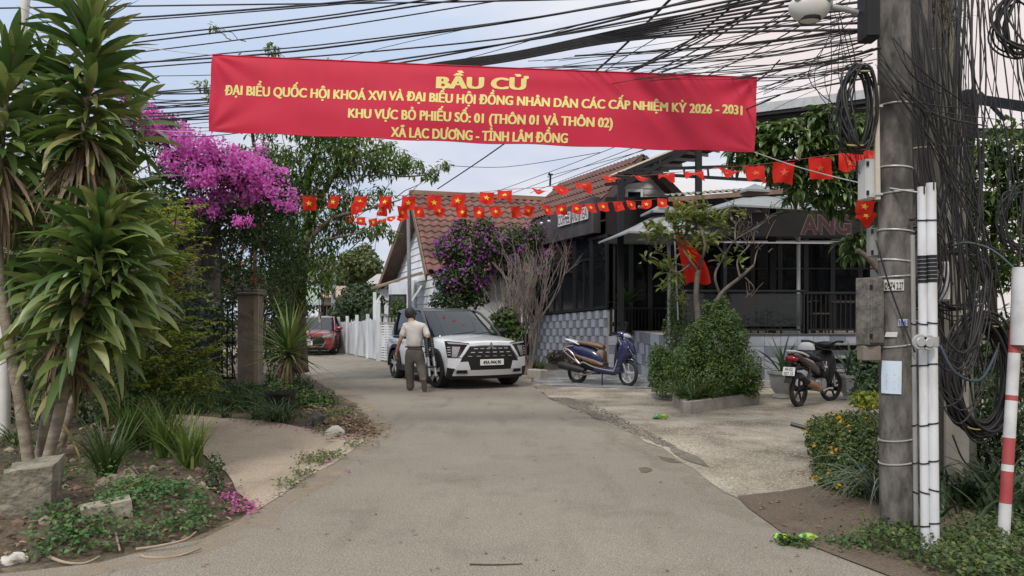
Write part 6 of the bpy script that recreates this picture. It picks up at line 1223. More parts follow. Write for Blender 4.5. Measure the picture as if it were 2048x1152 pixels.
def wheel(parent, x, y, r, wd, out, hub_m, spokes=5, local=True, rimf=.74, steer=0):
    """wheel centred at x,y; out = +1/-1 side its face looks to; tyre with the rim as its sub-part."""
    mb = MB(); Ry = Matrix.Rotation(-PI/2, 3, 'X'); k = wd/2
    mb.lathe([(r*.66, -k), (r*.93, -k), (r*.985, -k*.75), (r, -k*.3), (r, k*.3), (r*.985, k*.75), (r*.93, k), (r*.66, k), (r*.66, -k)], (x, y, r), 32, Ry, caps=False); ty = mb.build('wheel', m_tyre, parent, local=True, smooth=40)
    mb = MB(); ro = r*rimf; mb.lathe([(ro*.98, -k*.7), (ro, -k*.9), (ro*1.03, -k*1.0), (ro*1.03, k*1.0), (ro, k*.98), (ro*.93, k*.8), (ro*.9, k*.2)], (x, y, r), 32, Ry, caps=False)
    yo = y+out*k*.72
    for i in range(spokes):
        a = 2*PI*i/spokes+.3
        for da in (-.13, .13): mb.beam((x+math.cos(a)*ro*.12, yo, r+math.sin(a)*ro*.12), (x+math.cos(a+da)*ro*.96, yo+out*.012, r+math.sin(a+da)*ro*.96), .02, ro*.13)
    mb.lathe([(0, -.015), (ro*.2, -.015), (ro*.2, .02), (0, .025)], (x, yo, r), 14, Ry if out > 0 else Matrix.Rotation(PI/2, 3, 'X')); mb.build('rim', hub_m, ty, local=True, smooth=35)
    mb = MB(); mb.lathe([(0, -.01), (ro*.93, -.01), (ro*.93, .01), (0, .01)], (x, y+out*k*.1, r), 24, Ry); mb.build('brake_disc', m_blackp, ty, local=True)
    if steer: ty.matrix_local = Matrix.Translation((x, y, 0)) @ Matrix.Rotation(steer, 4, 'Z') @ Matrix.Translation((-x, -y, 0))
    return ty
def make_car(t, paint, roof_m, W=.88, suv=True, zs=1.0):
    def xf(y, z): return 2.17-.24*(abs(y)/.9)**2.8-max(0, z-.72)*.22-max(0, .42-z)*.35
    xs_ = [-2.2, -2.12, -1.75, -1.32, -.6, .2, .85, 1.1, 1.45, 1.8, 2.0]
    hood = [1.0, 1.03, 1.05, 1.05, 1.05, 1.06, 1.08, 1.085, 1.06, 1.015, .985]
    wid = [.78, .83, .87, .88, .87, .87, .875, .885, .885, .875, .855]
    lv = [(.24, .93), (.34, .985), (.5, 1.0), (.72, .995), (.9, .965), (1.0, .9)]
    cols = []
    for x, h_, w_ in zip(xs_, hood, wid):
        c = [(x, w_*k, z if z < .9 else z*(h_-.03)/1.0+(0 if z < 1 else -.0)) for z, k in lv[:5]]
        c.append((x, w_*.9, h_-.055)); c += [(x, w_*.62, h_-.02), (x, w_*.3, h_), (x, 0, h_+.005)]; cols.append(c)
    fr = [];
    for z, k in lv[:5]: zz = z if z < .9 else z*(.955)/1.0-.0; fr.append((xf(.86*k, zz), .835*k, zz))
    fr.append((xf(.78, .95)-.02, .77, .925)); fr += [(xf(.5, .95)-.01, .53, .95), (xf(.25, .96), .26, .962), (xf(0, .96), 0, .965)]
    cols.append(fr); vs = []; fs = []; K = 9
    for c in cols: vs += c
    for i in range(len(cols)-1):
        for j in range(K-1): fs.append((i*K+j, (i+1)*K+j, (i+1)*K+j+1, i*K+j+1))
    # front cap: rows = levels 0..5, columns towards the centre
    base = (len(cols)-1)*K; idx = {}
    for j in range(5):
        idx[(j, 0)] = base+j
        for q, fy in enumerate((.53, .26, 0.0)):
            z = fr[j][2]; vs.append((xf(fy, z), fy, z)); idx[(j, q+1)] = len(vs)-1
    idx[(5, 0)] = base+5
    for q in range(3): idx[(5, q+1)] = base+6+q
    for j in range(5):
        for q in range(3): fs.append((idx[(j, q)], idx[(j, q+1)], idx[(j+1, q+1)], idx[(j+1, q)]))
    # rear cap
    idr = {}
    for j in range(5):
        idr[(j, 0)] = j
        for q, fy in enumerate((.53, .26, 0.0)): vs.append((-2.23, fy, cols[0][j][2])); idr[(j, q+1)] = len(vs)-1
    idr[(5, 0)] = 5
    for q in range(3): idr[(5, q+1)] = 6+q
    for j in range(5):
        for q in range(3): fs.append((idr[(j, q)], idr[(j+1, q)], idr[(j+1, q+1)], idr[(j, q+1)]))
    # floor
    n0 = len(vs); allv = [(x, y, z*zs) for x, y, z in vs]+[(x, -y, z*zs) for x, y, z in vs]
    allf = fs+[tuple(i+n0 for i in reversed(f)) for f in fs]
    bmx = bmesh.new(); bv = [bmx.verts.new(a) for a in allv]
    for f in allf: bmx.faces.new([bv[i] for i in f])
    bmesh.ops.remove_doubles(bmx, verts=bmx.verts, dist=1e-4)
    be = [e for e in bmx.edges if e.is_boundary]; bmesh.ops.holes_fill(bmx, edges=be, sides=0); bmesh.ops.triangulate(bmx, faces=[f for f in bmx.faces if len(f.verts) > 4])
    bmesh.ops.recalc_face_normals(bmx, faces=list(bmx.faces))
    me = bpy.data.meshes.new('body'); bmx.to_mesh(me); bmx.free(); me.materials.append(paint); me.materials.append(m_blackp); bo = bpy.data.objects.new('body', me); link(bo, t)
    sm = bo.modifiers.new('s', 'SUBSURF'); sm.levels = 2; sm.render_levels = 2
    r = .34; cut = MB()
    for x in (-1.325, 1.325):
        for s_ in (-1, 1): cut.lathe([(0, -.2), (r+.075, -.2), (r+.075, .2), (0, .2)], (x, s_*.82, r), 40, Matrix.Rotation(PI/2, 3, 'X'))
    co = cut.build('cutter', m_blackp); co.parent = t; bpy.context.view_layer.update()
    bl = bo.modifiers.new('b', 'BOOLEAN'); bl.object = co; bl.operation = 'DIFFERENCE'; bl.solver = 'EXACT'
    apply_mods(bo); bo.data.set_sharp_from_angle(angle=math.radians(50)); bpy.data.objects.remove(co)
    for x in (-1.325, 1.325):
        for s_ in (-1, 1):
            wheel(t, x, s_*.79, r, .23, s_, m_alloy, 5, steer=(.16 if x > 0 else 0))
            mb = MB(); n = 20; vs = []
            for i in range(n+1):
                a = -.12+(PI+.24)*i/n
                for rr, yy in ((r+.06, .86), (r+.06, .905), (r+.135, .9), (r+.14, .86)): vs.append((x+math.cos(a)*rr, s_*yy, r+math.sin(a)*rr))
            fs2 = [(i*4+j, i*4+(j+1) % 4, i*4+4+(j+1) % 4, i*4+4+j) for i in range(n) for j in range(4)]; mb.add(vs, fs2)
            mb.build('wheel_arch', m_blackp if suv else paint, t, local=True, smooth=40)
    # greenhouse
    rings = [(1.0, 1.0, -2.12, .85), (1.06, .97, -2.1, .845), (1.3, .56, -2.02, .785), (1.5, .22, -1.9, .725), (1.585, .06, -1.8, .69), (1.635, -.1, -1.7, .63), (1.66, -.4, -1.4, .46)]
    n = 44; vs = []
    for z, xa, xb, hw in rings:
        for i in range(n):
            a = 2*PI*i/n; c_, s_ = math.cos(a), math.sin(a); e_ = 2/5.5
            vs.append(((xa+xb)/2+(xa-xb)/2*math.copysign(abs(c_)**e_, c_)-.10*(abs(s_)**1.0)*(c_ > 0)*abs(math.copysign(abs(s_)**e_, s_)), hw*math.copysign(abs(s_)**e_, s_), z*zs))
    fs = [(k*n+i, k*n+(i+1) % n, (k+1)*n+(i+1) % n, (k+1)*n+i) for k in range(len(rings)-1) for i in range(n)]
    k = len(rings)-1; fs.append(tuple(k*n+i for i in range(n)))
    mats_ = [0 if f[0] < 4*n else 1 for f in fs]; mb = MB(); mb.v = vs; mb.f = fs; mb.m = mats_
    split_g = [f for f, m_ in zip(fs, mats_) if m_ == 0]; split_r = [f for f, m_ in zip(fs, mats_) if m_ == 1]
    g = MB(); g.add(vs, split_g); g.build('windows', m_cargl, t, local=True, smooth=30)
    g = MB(); g.add([(x, y, z+.004) for x, y, z in vs], split_r); g.build('roof', roof_m, t, local=True, smooth=40)
    for s_ in (-1, 1):
        mb = MB(); mb.tube([(.90, s_*.825, 1.03*zs), (.48, s_*.765, 1.32*zs), (.14, s_*.70, 1.52*zs), (-.1, s_*.655, 1.6*zs), (-.9, s_*.65, 1.63*zs), (-1.75, s_*.63, 1.58*zs)], .03, 6); mb.build('pillar', roof_m if suv else paint, t, local=True, smooth=60)
        for x0, x1 in ((-.32, -.38), (-1.35, -1.5)):
            mb = MB(); mb.beam((x0, s_*.845, 1.03*zs), (x1, s_*.70, 1.56*zs), .03, .08); mb.build('pillar', m_blackp, t, local=True)
        mb = MB(); bmx = bmesh.new(); bmesh.ops.create_uvsphere(bmx, u_segments=14, v_segments=8, radius=1); mb.bm(bmx, 0, Matrix.Translation((.66, s_*.98, 1.13*zs)) @ Matrix.Diagonal((.075, .12, .075, 1))); mb.beam((.66, s_*.80, 1.07*zs), (.66, s_*.95, 1.1*zs), .05, .03); mb.build('mirror', m_blackp if suv else paint, t, local=True, smooth=50)
        mb = MB(); mb.beam((-.98, s_*.872, .3*zs), (.98, s_*.872, .3*zs), .04, .14, bev=.01); mb.build('sill', m_blackp, t, local=True)
        for x in (-.95, .1): mb = MB(); mb.beam((x, s_*.888, .93*zs), (x+.17, s_*.888, .935*zs), .03, .03, bev=.008); mb.build('handle', paint, t, local=True)
        mb = MB()
        for x, x2 in ((-.33, -.33), (.78, .86)): mb.tube([(x2, s_*.872, .38*zs), (x2, s_*.884, .6*zs), (x2-.01, s_*.880, .85*zs), (x, s_*.845, .98*zs)], .006, 4)
        mb.build('door_gap', m_blackp, t, local=True)
    def drape(name, poly, mat, off, th=.03, mirror=False, cuts=3, parent=None, sm=35):
        mb = MB()
        for s_ in ((1, -1) if mirror else (1,)):
            b = bmesh.new(); f = b.faces.new([b.verts.new((0, s_*y, z)) for y, z in poly]); bmesh.ops.triangulate(b, faces=[f]); bmesh.ops.subdivide_edges(b, edges=b.edges, cuts=cuts, use_grid_fill=True)
            r_ = bmesh.ops.extrude_face_region(b, geom=list(b.faces)); top = set(q for q in r_['geom'] if isinstance(q, bmesh.types.BMVert))
            for v in b.verts: v.co = Vector((xf(v.co.y, v.co.z)+(off if v in top else off-th), v.co.y, v.co.z*zs))
            bmesh.ops.recalc_face_normals(b, faces=list(b.faces))
            if mirror:
                mb2 = MB(); mb2.bm(b); mb2.build(name, mat, parent or t, local=True, smooth=sm)
            else: mb.bm(b)
        if not mirror: return mb.build(name, mat, parent or t, local=True, smooth=sm)
    return xf, drape
def emblem_diamonds(mb, o, s_):       # three diamonds meeting at one point
    for k in range(3):
        a = PI/2+k*2*PI/3; d1 = (math.cos(a-PI/6), math.sin(a-PI/6)); d2 = (math.cos(a+PI/6), math.sin(a+PI/6)); L = s_*.58
        mb.prism([(0, 0), (d1[0]*L, d1[1]*L), ((d1[0]+d2[0])*L, (d1[1]+d2[1])*L), (d2[0]*L, d2[1]*L)], o, (0, 1, 0), (0, 0, 1), .01)
def plate(t, txts, x, z, w_, h_, yaw=0, y=0.0, tilt=0):
    mb = MB(); mb.box((x, y, z), (.012, w_, h_), bev=.003); p = mb.build('number_plate', m_plate, t, local=True); mb = MB()
    for txt, zz, hh in txts:
        v, f = text_mesh(txt, 1, .012, 1.0); mx_ = max(a.x for a in v)-min(a.x for a in v); my = max(a.y for a in v); k = hh/my; kx = min(k*.85, (w_*.9)/mx_); v, f = bold_copies(v, f, .02, .01); v = [V(*a) for a in v]
        mb.add([(x+.009, y+a.x*kx, z+zz+a.y*k-hh/2) for a in v], f)
    mb.build('lettering', m_ink, p, local=True); return p
# ---- the white SUV
m_pearl = M('pearl_white_paint', (0.6, 0.63, 0.67), None, rough=.22, coat=.8, spec=.5)
m_roofgr = M('dark_grey_roof', (0.022, 0.024, 0.028), None, rough=.35, coat=.2)
rz = math.radians(-63); 
suv = thing('suv', 'white SUV with a dark roof and black grille parked by the cafe', 'car', (-1.40, 17.0, 0), rz)
xf, drape = make_car(suv, m_pearl, m_roofgr)
drape('grille', [(-.44, .86), (-.6, .64), (-.78, .34), (-.7, .24), (.7, .24), (.78, .34), (.6, .64), (.44, .86), (.2, .875), (-.2, .875)], m_blackp, .012)
for z, hw in ((.83, .40), (.755, .47), (.68, .53)):
    for i in range(6):
        y0 = -hw+2*hw*i/6+.03; drape('grille_bar', [(y0, z-.008), (y0+.085, z-.008), (y0+.085, z+.008), (y0, z+.008)], m_chrome, .022, .012, cuts=1)
drape('front_bumper', [(-.78, .29), (-.75, .405), (.75, .405), (.78, .29)], M('bumper_silver', (0.5, 0.52, 0.54), None, rough=.35), .035, .03, cuts=4)
drape('bumper_wing', [(.45, .408), (.50, .575), (.67, .565), (.75, .408)], MATS['bumper_silver'], .035, .03, True)
drape('lower_grille', [(-.47, .60), (-.44, .41), (.44, .41), (.47, .60)], m_blackp, .02, .03)
drape('fog_recess', [(.50, .34), (.72, .34), (.70, .405), (.53, .41)], m_blackp, .042, .02, True)
drape('cheek_panel', [(.62, .64), (.86, .645), (.87, .46), (.78, .43), (.70, .45)], m_pearl, .03, .04, True)
drape('corner_cladding', [(.705, .43), (.87, .455), (.875, .25), (.79, .25), (.79, .30)], m_blackp, .032, .04, True)
drape('chin', [(-.8, .22), (-.8, .284), (.8, .284), (.8, .22)], m_blackp, .022, .04)
drape('hood_lip', [(-.45, .88), (-.2, .895), (.2, .895), (.45, .88), (.62, .66), (.66, .66), (.49, .925), (.2, .95), (-.2, .95), (-.49, .925), (-.66, .66), (-.62, .66)], m_pearl, .022, .03)
drape('headlight', [(.46, .94), (.46, .905), (.62, .885), (.70, .65), (.865, .655), (.895, .98), (.84, .985)], M('headlight_dark', (0.012, 0.012, 0.014), None, rough=.12), .022, .03, True)
drape('lamp_strip', [(.50, .93), (.50, .91), (.84, .93), (.865, .965)], M('lamp_lens', (0.35, 0.37, 0.4), None, rough=.1), .028, .01, True)
drape('reflector', [(.635, .87), (.715, .665), (.80, .665), (.78, .875)], M('lamp_reflector', (0.35, 0.34, 0.33), None, rough=.3, metal=.6), .028, .01, True)
for z in (.70, .75, .80, .85): drape('lamp_strip', [(.815, z), (.865, z), (.87, z+.018), (.815, z+.018)], M('lamp_lens', ()), .029, .01, True)
mb = MB(); emblem_diamonds(mb, (xf(0, .86)+.02, 0, .865), .1); mb.build('emblem', m_chrome, suv, local=True)
plate(suv, [('49A-944.90', 0, .07)], xf(0, .55)+.035, .555, .52, .12)
for i, (y, z) in enumerate(((-.28, 1.47), (-.10, 1.38), (.06, 1.27))):     # red paper tags behind the windscreen
    x = .98-(z-1.02)*1.5-.02; mb = MB(); yy = y; mb.box((x+.035, yy, z-.005), (.055, .07, .006), rot=Matrix.Rotation(.98, 4, 'Y') @ Matrix.Rotation(PI/4, 4, 'Z')); mb.build('paper_tag', M('red_paper', (0.16, 0.012, 0.014), None, rough=.6), suv, local=True)
mb = MB()
for s_ in (-.35, .15): mb.tube([(1.0, s_, 1.085), (.94, s_+.35, 1.12), (.90, s_+.55, 1.14)], .009, 5)
mb.build('wiper', m_blackp, suv, local=True)
# ---- the red car
m_red = M('deep_red_paint', (0.22, 0.012, 0.022), None, rough=.25, coat=.8)
rc = thing('red_car', 'deep red hatchback parked nose out beyond the yucca', 'car', (PX(634, 29.4), 29.4, 0), math.radians(-84))
xf, drape = make_car(rc, m_red, m_red, suv=False, zs=.88); rc.scale = (.96, .97, 1.0)
drape('grille', [(-.5, .80), (-.62, .60), (-.5, .40), (.5, .40), (.62, .60), (.5, .80)], m_blackp, .015)
drape('grille_trim', [(-.62, .62), (-.5, .40), (.5, .40), (.62, .62), (.65, .62), (.52, .37), (-.52, .37), (-.65, .62)], m_chrome, .03, .02)
drape('headlight', [(.50, .78), (.56, .90), (.87, .95), (.87, .80), (.70, .74)], M('lamp_reflector', ()), .02, .02, True)
drape('lamp_lens', [(.66, .80), (.70, .88), (.8, .89), (.82, .80)], M('lamp_lens', ()), .03, .02, True)
drape('lower_intake', [(-.72, .24), (-.66, .33), (.66, .33), (.72, .24)], m_blackp, .015)
mb = MB(); mb.tube([(xf(0, .7)+.03, .075*math.cos(a), .665+.05*math.sin(a)) for a in np.linspace(0, 6.28, 14)], .008, 4); mb.tube([(xf(0, .7)+.03, y, z) for y, z in ((-.06, .69), (-.03, .67), (0, .645), (.03, .67), (.06, .69))], .008, 4); mb.build('emblem', m_chrome, rc, local=True)
plate(rc, [('49A', .045, .07), ('526.12', -.045, .07)], xf(0, .5)+.04, .50, .33, .2)
# ================================================================ two-wheelers
def sections(mb, secs, n=14, e=2.4, mi=0):   # loft of rounded sections along x: (x, zc, half height, half width)
    vs = []; k = len(secs)
    for x, zc, hh, hw in secs:
        for j in range(n):
            a = 2*PI*j/n; c_, s_ = math.cos(a), math.sin(a); vs.append((x, hw*math.copysign(abs(c_)**(2/e), c_), zc+hh*math.copysign(abs(s_)**(2/e), s_)))
    fs = [(i*n+j, i*n+(j+1) % n, (i+1)*n+(j+1) % n, (i+1)*n+j) for i in range(k-1) for j in range(n)]+[tuple(range(n-1, -1, -1)), tuple((k-1)*n+j for j in range(n))]
    return mb.add(vs, fs, mi)
def bike_wheel(t, x, r, tw, rimm, spokes, yaw=0, rimf=.72, wire=False):
    R = Matrix.Translation((x, 0, r)) @ Matrix.Rotation(yaw, 4, 'Z'); mb = MB(); n = 36
    mb.tube([R @ V(math.cos(a)*(r-tw*.5), 0, math.sin(a)*(r-tw*.5)) for a in [2*PI*i/n for i in range(n)]], tw*.5, 10, closed=True); ty = mb.build('wheel', m_tyre, t, local=True, smooth=180)
    mb = MB(); ro = r-tw*1.02; mb.tube([R @ V(math.cos(a)*ro, 0, math.sin(a)*ro) for a in [2*PI*i/n for i in range(n)]], .016, 8, closed=True)
    for i in range(spokes): a = 2*PI*i/spokes; mb.beam(R @ V(math.cos(a)*.03, 0, math.sin(a)*.03), R @ V(math.cos(a+.15)*ro, 0, math.sin(a+.15)*ro), .02 if not wire else .006, .034 if not wire else .006)
    mb.tube([R @ V(0, -.06, 0), R @ V(0, .06, 0)], .035, 10); mb.build('rim', rimm, ty, local=True, smooth=40); return ty
m_navy = M('navy_paint', (0.014, 0.019, 0.07), None, rough=.22, coat=.7)
m_brownseat = M('brown_vinyl', (0.12, 0.075, 0.05), (0.16, 0.1, 0.07), 8, .5)
m_pinkt = M('pale_trim', (0.5, 0.44, 0.42), None, rough=.3, metal=.4)
m_darkgrey = M('dark_grey_plastic', (0.017, 0.018, 0.02), (0.028, 0.028, 0.03), 6, .5, spec=.3)
sc = thing('scooter', 'navy blue scooter with a brown seat parked on the slate paving', 'scooter', (1.93, 16.05, 0), math.radians(-33))
bike_wheel(sc, .60, .27, .075, m_alloy, 5, yaw=-.35); bike_wheel(sc, -.60, .235, .085, m_alloy, 5)
def part(name, mat, fn, t, smooth=45): mb = MB(); fn(mb); return mb.build(name, mat, t, local=True, smooth=smooth)
part('rear_body', m_navy, lambda b: sections(b, [(-.86, .80, .02, .03), (-.80, .785, .055, .09), (-.62, .72, .115, .135), (-.42, .66, .15, .155), (-.2, .60, .16, .16), (-.02, .54, .15, .155), (.06, .46, .08, .14)]), sc)
part('side_panel', m_brownseat, lambda b: (sections(b, [(-.58, .60, .03, .145), (-.35, .53, .075, .168), (-.1, .47, .085, .17), (.08, .42, .05, .16)])), sc)
part('under_body', m_darkgrey, lambda b: (sections(b, [(-.62, .46, .04, .09), (-.4, .42, .11, .12), (0, .33, .10, .14), (.3, .27, .06, .14), (.42, .3, .05, .11)])), sc)
part('floorboard', m_navy, lambda b: sections(b, [(-.12, .33, .07, .165), (.1, .30, .07, .175), (.35, .30, .075, .175), (.47, .36, .10, .15)]), sc)
part('seat', m_brownseat, lambda b: sections(b, [(-.6, .845, .02, .08), (-.5, .86, .045, .12), (-.25, .83, .055, .135), (-.05, .80, .06, .12), (.05, .77, .04, .085)]), sc)
part('seat_front', m_brownseat, lambda b: sections(b, [(-.06, .62, .13, .13), (.03, .60, .15, .12), (.07, .58, .13, .09)]), sc)
part('tail_grip', M('white_plastic', (0.6, 0.62, 0.64), None, rough=.3), lambda b: (sections(b, [(-.88, .925, .012, .05), (-.75, .9, .022, .12), (-.6, .86, .02, .14), (-.5, .82, .012, .145)])), sc)
part('tail_light', M('red_lens', (0.25, 0.01, 0.012), None, rough=.15), lambda b: sections(b, [(-.9, .77, .015, .04), (-.86, .77, .04, .085), (-.8, .77, .04, .09)]), sc)
def shield(b):
    sections(b, [(.34, .40, .10, .15), (.42, .52, .22, .18), (.50, .68, .29, .19), (.60, .78, .24, .175), (.69, .75, .16, .13), (.76, .69, .07, .06)], e=2.8)
    sections(b, [(.40, .86, .06, .11), (.47, .90, .08, .12), (.54, .92, .05, .08)])
part('leg_shield', m_navy, shield, sc)
part('inner_panel', m_darkgrey, lambda b: sections(b, [(.33, .5, .12, .12), (.36, .62, .26, .13), (.40, .75, .2, .12)]), sc)
part('front_fender', m_navy, lambda b: sections(b, [(.36, .40, .025, .06), (.45, .50, .04, .075), (.60, .565, .035, .08), (.74, .53, .03, .07), (.83, .455, .015, .05)]), sc)
part('front_panel', m_ink, lambda b: sections(b, [(.60, .93, .06, .06), (.66, .84, .1, .085), (.715, .72, .07, .06), (.75, .65, .02, .02)]), sc)
part('fork', m_chrome, lambda b: [b.tube([(.50, s_*.085, .52), (.60, s_*.085, .27)], .022, 8) for s_ in (-1, 1)], sc)
part('handlebar_cowl', m_navy, lambda b: sections(b, [(.34, 1.02, .03, .07), (.42, 1.045, .06, .14), (.52, 1.04, .075, .13), (.6, 1.0, .05, .08)]), sc)
part('headlight', M('clear_lamp', (0.5, 0.52, 0.54), None, rough=.12, metal=.5), lambda b: sections(b, [(.55, 1.02, .06, .115), (.62, 1.0, .05, .10), (.67, .985, .02, .05)]), sc)
for s_ in (-1, 1):
    part('handlebar', m_darkgrey, lambda b: b.tube([(.44, s_*.1, 1.05), (.38, s_*.24, 1.04), (.34, s_*.36, 1.03)], [.018, .017, .02], 8), sc)
    part('brake_lever', m_chrome, lambda b: b.tube([(.47, s_*.16, 1.03), (.45, s_*.26, 1.025), (.42, s_*.36, 1.02)], .008, 6), sc)
    o = part('mirror', m_blackp, lambda b: (b.tube([(.42, s_*.17, 1.05), (.45, s_*.22, 1.17), (.42, s_*.29, 1.22)], .008, 6), sections(b, [(.39, 1.25, .01, .02), (.40, 1.25, .045, .0), (.41, 1.25, .045, .02)]), b.box((.41, s_*.33, 1.25), (.03, .13, .085), bev=.012)), sc)
    pth = [(-.62, .80), (-.84, .76), (-.87, .70), (-.80, .63), (-.62, .52), (-.46, .43), (-.40, .46), (-.33, .455), (-.1, .37), (.30, .31), (.36, .34), (.42, .50), (.49, .68), (.53, .80), (.49, .90), (.46, .95)]
    part('pale_trim', m_pinkt, lambda b: b.tube(smooth_path([V(x, s_*(.172 if -.5 < x < .5 else .12+.05*(x+.9)/.4 if x < 0 else .165), z) for x, z in pth], 3), .011, 5), sc)
    part('front_trim', m_chrome, lambda b: b.tube(smooth_path([V(.56, s_*.12, .97), V(.66, s_*.13, .80), V(.74, s_*.075, .64), V(.755, 0, .62)], 3), .013, 5), sc)
    part('side_trim', m_pinkt, lambda b: b.tube(smooth_path([V(-.84, s_*.13, .74), V(-.70, s_*.15, .69), V(-.60, s_*.165, .60), V(-.56, s_*.165, .53), V(-.46, s_*.17, .44)], 3), .010, 5), sc)
part('muffler', m_darkgrey, lambda b: (b.tube([(-.98, -.17, .38), (-.95, -.17, .385), (-.55, -.17, .33), (-.35, -.16, .29)], [.05, .075, .075, .05], 12), b.tube([(-.4, -.15, .27), (-.2, -.13, .24), (0, -.1, .25)], .022, 8)), sc)
part('heat_shield', m_brownseat, lambda b: b.tube([(-.6, -.19, .25), (-.4, -.2, .2), (-.15, -.18, .23)], .018, 6), sc)
part('side_stand', m_steel, lambda b: b.tube([(.05, -.1, .26), (.1, -.2, .01)], .014, 6), sc)
sc.scale = (1, 1, 1.05)
# ---- the underbone motorbike
m_maroon = M('black_maroon_paint', (0.035, 0.012, 0.016), None, rough=.22, coat=.7)
mk = thing('motorbike', 'black and maroon motorbike with a rusty exhaust seen from behind', 'motorbike', (5.1, 12.62, 0), math.radians(44))
bike_wheel(mk, .61, .285, .06, m_darkgrey, 5, yaw=-.25); bike_wheel(mk, -.61, .285, .075, m_darkgrey, 5)
part('tail_body', m_maroon, lambda b: sections(b, [(-.88, .86, .03, .06), (-.78, .83, .06, .1), (-.55, .77, .08, .115), (-.3, .70, .09, .115), (-.05, .60, .09, .10), (.1, .5, .05, .07)]), mk)
part('seat', m_darkgrey, lambda b: sections(b, [(-.66, .86, .03, .09), (-.5, .86, .05, .12), (-.2, .80, .05, .12), (.02, .76, .05, .09), (.1, .74, .03, .06)]), mk)
part('grab_rail', M('white_plastic', ()), lambda b: [b.tube(smooth_path([V(-.52, s_*.125, .83), V(-.7, s_*.115, .885), V(-.88, s_*.07, .92), V(-.9, 0, .925)], 3), .016, 6) for s_ in (-1, 1)], mk)
part('tail_light', M('red_lens', ()), lambda b: sections(b, [(-.93, .80, .015, .05), (-.9, .80, .05, .085), (-.82, .79, .05, .09)]), mk)
part('rear_fender', m_blackp, lambda b: (sections(b, [(-.93, .52, .02, .06), (-.88, .62, .04, .07), (-.75, .66, .05, .075), (-.55, .64, .04, .06)]), b.beam((-.88, 0, .6), (-1.0, 0, .42), .12, .012)), mk)
pl = thing; mb = MB(); mb.box((0, 0, 0), (.2, .012, .14), bev=.003)
p_ = MB(); Rm = Matrix.Translation((-.955, .0, .60)) @ Matrix.Rotation(-PI/2, 4, 'Z') @ Matrix.Rotation(-.25, 4, 'X')
p_.add([Rm @ V(*v) for v in mb.v], mb.f); po = p_.build('number_plate', m_plate, mk, local=True); mb = MB()
for txt, zz in (('49-E2', .034), ('057.15', -.034)):
    v, f = text_mesh(txt, 1, .012); my = max(a.y for a in v); k = .05/my; mb.add([Rm @ V(a.x*k*.8, -.009, zz-.025+a.y*k) for a in v], f)
mb.build('lettering', m_ink, po, local=True)
part('engine', M('engine_alloy', (0.3, 0.3, 0.3), (0.42, 0.42, 0.41), 12, .4, metal=.6), lambda b: (b.box((.0, 0, .33), (.28, .22, .2), bev=.04), b.tube([(.08, -.12, .34), (.08, .12, .34)], .1, 14), b.tube([(.1, 0, .36), (.32, 0, .40)], .075, 12)), mk, 30)
part('frame', m_blackp, lambda b: (b.tube([(-.5, 0, .66), (0, 0, .52), (.3, 0, .62), (.42, 0, .86)], .035, 8), [b.tube([(-.6, s_*.1, .285), (-.1, s_*.1, .33)], .022, 8) for s_ in (-1, 1)], [b.tube([(-.6, s_*.115, .3), (-.45, s_*.12, .62)], .026, 8) for s_ in (-1, 1)]), mk)
part('exhaust', M('rusty_exhaust', (0.22, 0.11, 0.055), (0.33, 0.19, 0.11), 8, .7), lambda b: b.tube([(-.62, -.15, .42), (-.45, -.155, .37), (-.2, -.155, .28)], [.05, .062, .05], 12), mk)
part('muffler', m_blackp, lambda b: (b.tube([(-.85, -.15, .52), (-.78, -.15, .49), (-.6, -.15, .42)], [.035, .055, .052], 12), b.tube([(-.22, -.155, .28), (0, -.13, .2), (.2, -.06, .25)], .02, 8)), mk)
part('kick_pedal', m_chrome, lambda b: b.tube([(-.05, -.15, .24), (.16, -.16, .27), (.2, -.22, .27)], .016, 6), mk)
part('leg_shield', m_ink, lambda b: (sections(b, [(.20, .40, .07, .16), (.30, .52, .17, .2), (.38, .66, .2, .2), (.45, .80, .1, .13)])), mk)
part('luggage_bag', m_darkgrey, lambda b: sections(b, [(.1, .52, .08, .09), (.16, .55, .13, .14), (.26, .57, .13, .14), (.3, .55, .1, .1)], e=4), mk)
part('bottle_holder', m_chrome, lambda b: (b.tube([(.02, -.13, .72), (.08, -.13, .56), (.14, -.13, .72)], .012, 6), b.tube([(.03, -.13, .62), (.13, -.13, .62)], .03, 8)), mk)
part('fork', m_chrome, lambda b: [b.tube([(.46, s_*.075, .82), (.6, s_*.075, .29)], .022, 8) for s_ in (-1, 1)], mk)
part('front_fender', m_maroon, lambda b: sections(b, [(.38, .50, .02, .05), (.5, .585, .035, .065), (.64, .605, .03, .065), (.8, .54, .015, .04)]), mk)
part('handlebar_cowl', m_ink, lambda b: sections(b, [(.26, .98, .03, .07), (.34, .99, .055, .16), (.44, .98, .07, .17), (.55, .93, .05, .09)]), mk)
for s_ in (-1, 1): part('handlebar', m_blackp, lambda b: b.tube([(.36, s_*.1, 1.0), (.3, s_*.24, 1.05), (.25, s_*.36, 1.05)], [.016, .018, .022], 8), mk)
he = thing('helmet', 'white half helmet resting on the motorbike seat', 'helmet', (5.1-.34*math.cos(math.radians(44)), 12.62-.34*math.sin(math.radians(44)), .905), math.radians(44))
part('shell', M('helmet_white', (0.62, 0.63, 0.63), None, rough=.25), lambda b: b.lathe([(.135, 0), (.138, .03), (.128, .08), (.1, .12), (.055, .145), (0, .152)], (0, 0, 0), 22), he)
part('visor', m_blackp, lambda b: b.lathe([(.137, .0), (.143, .0), (.143, .02), (.137, .02)], (0, 0, 0), 22), he)
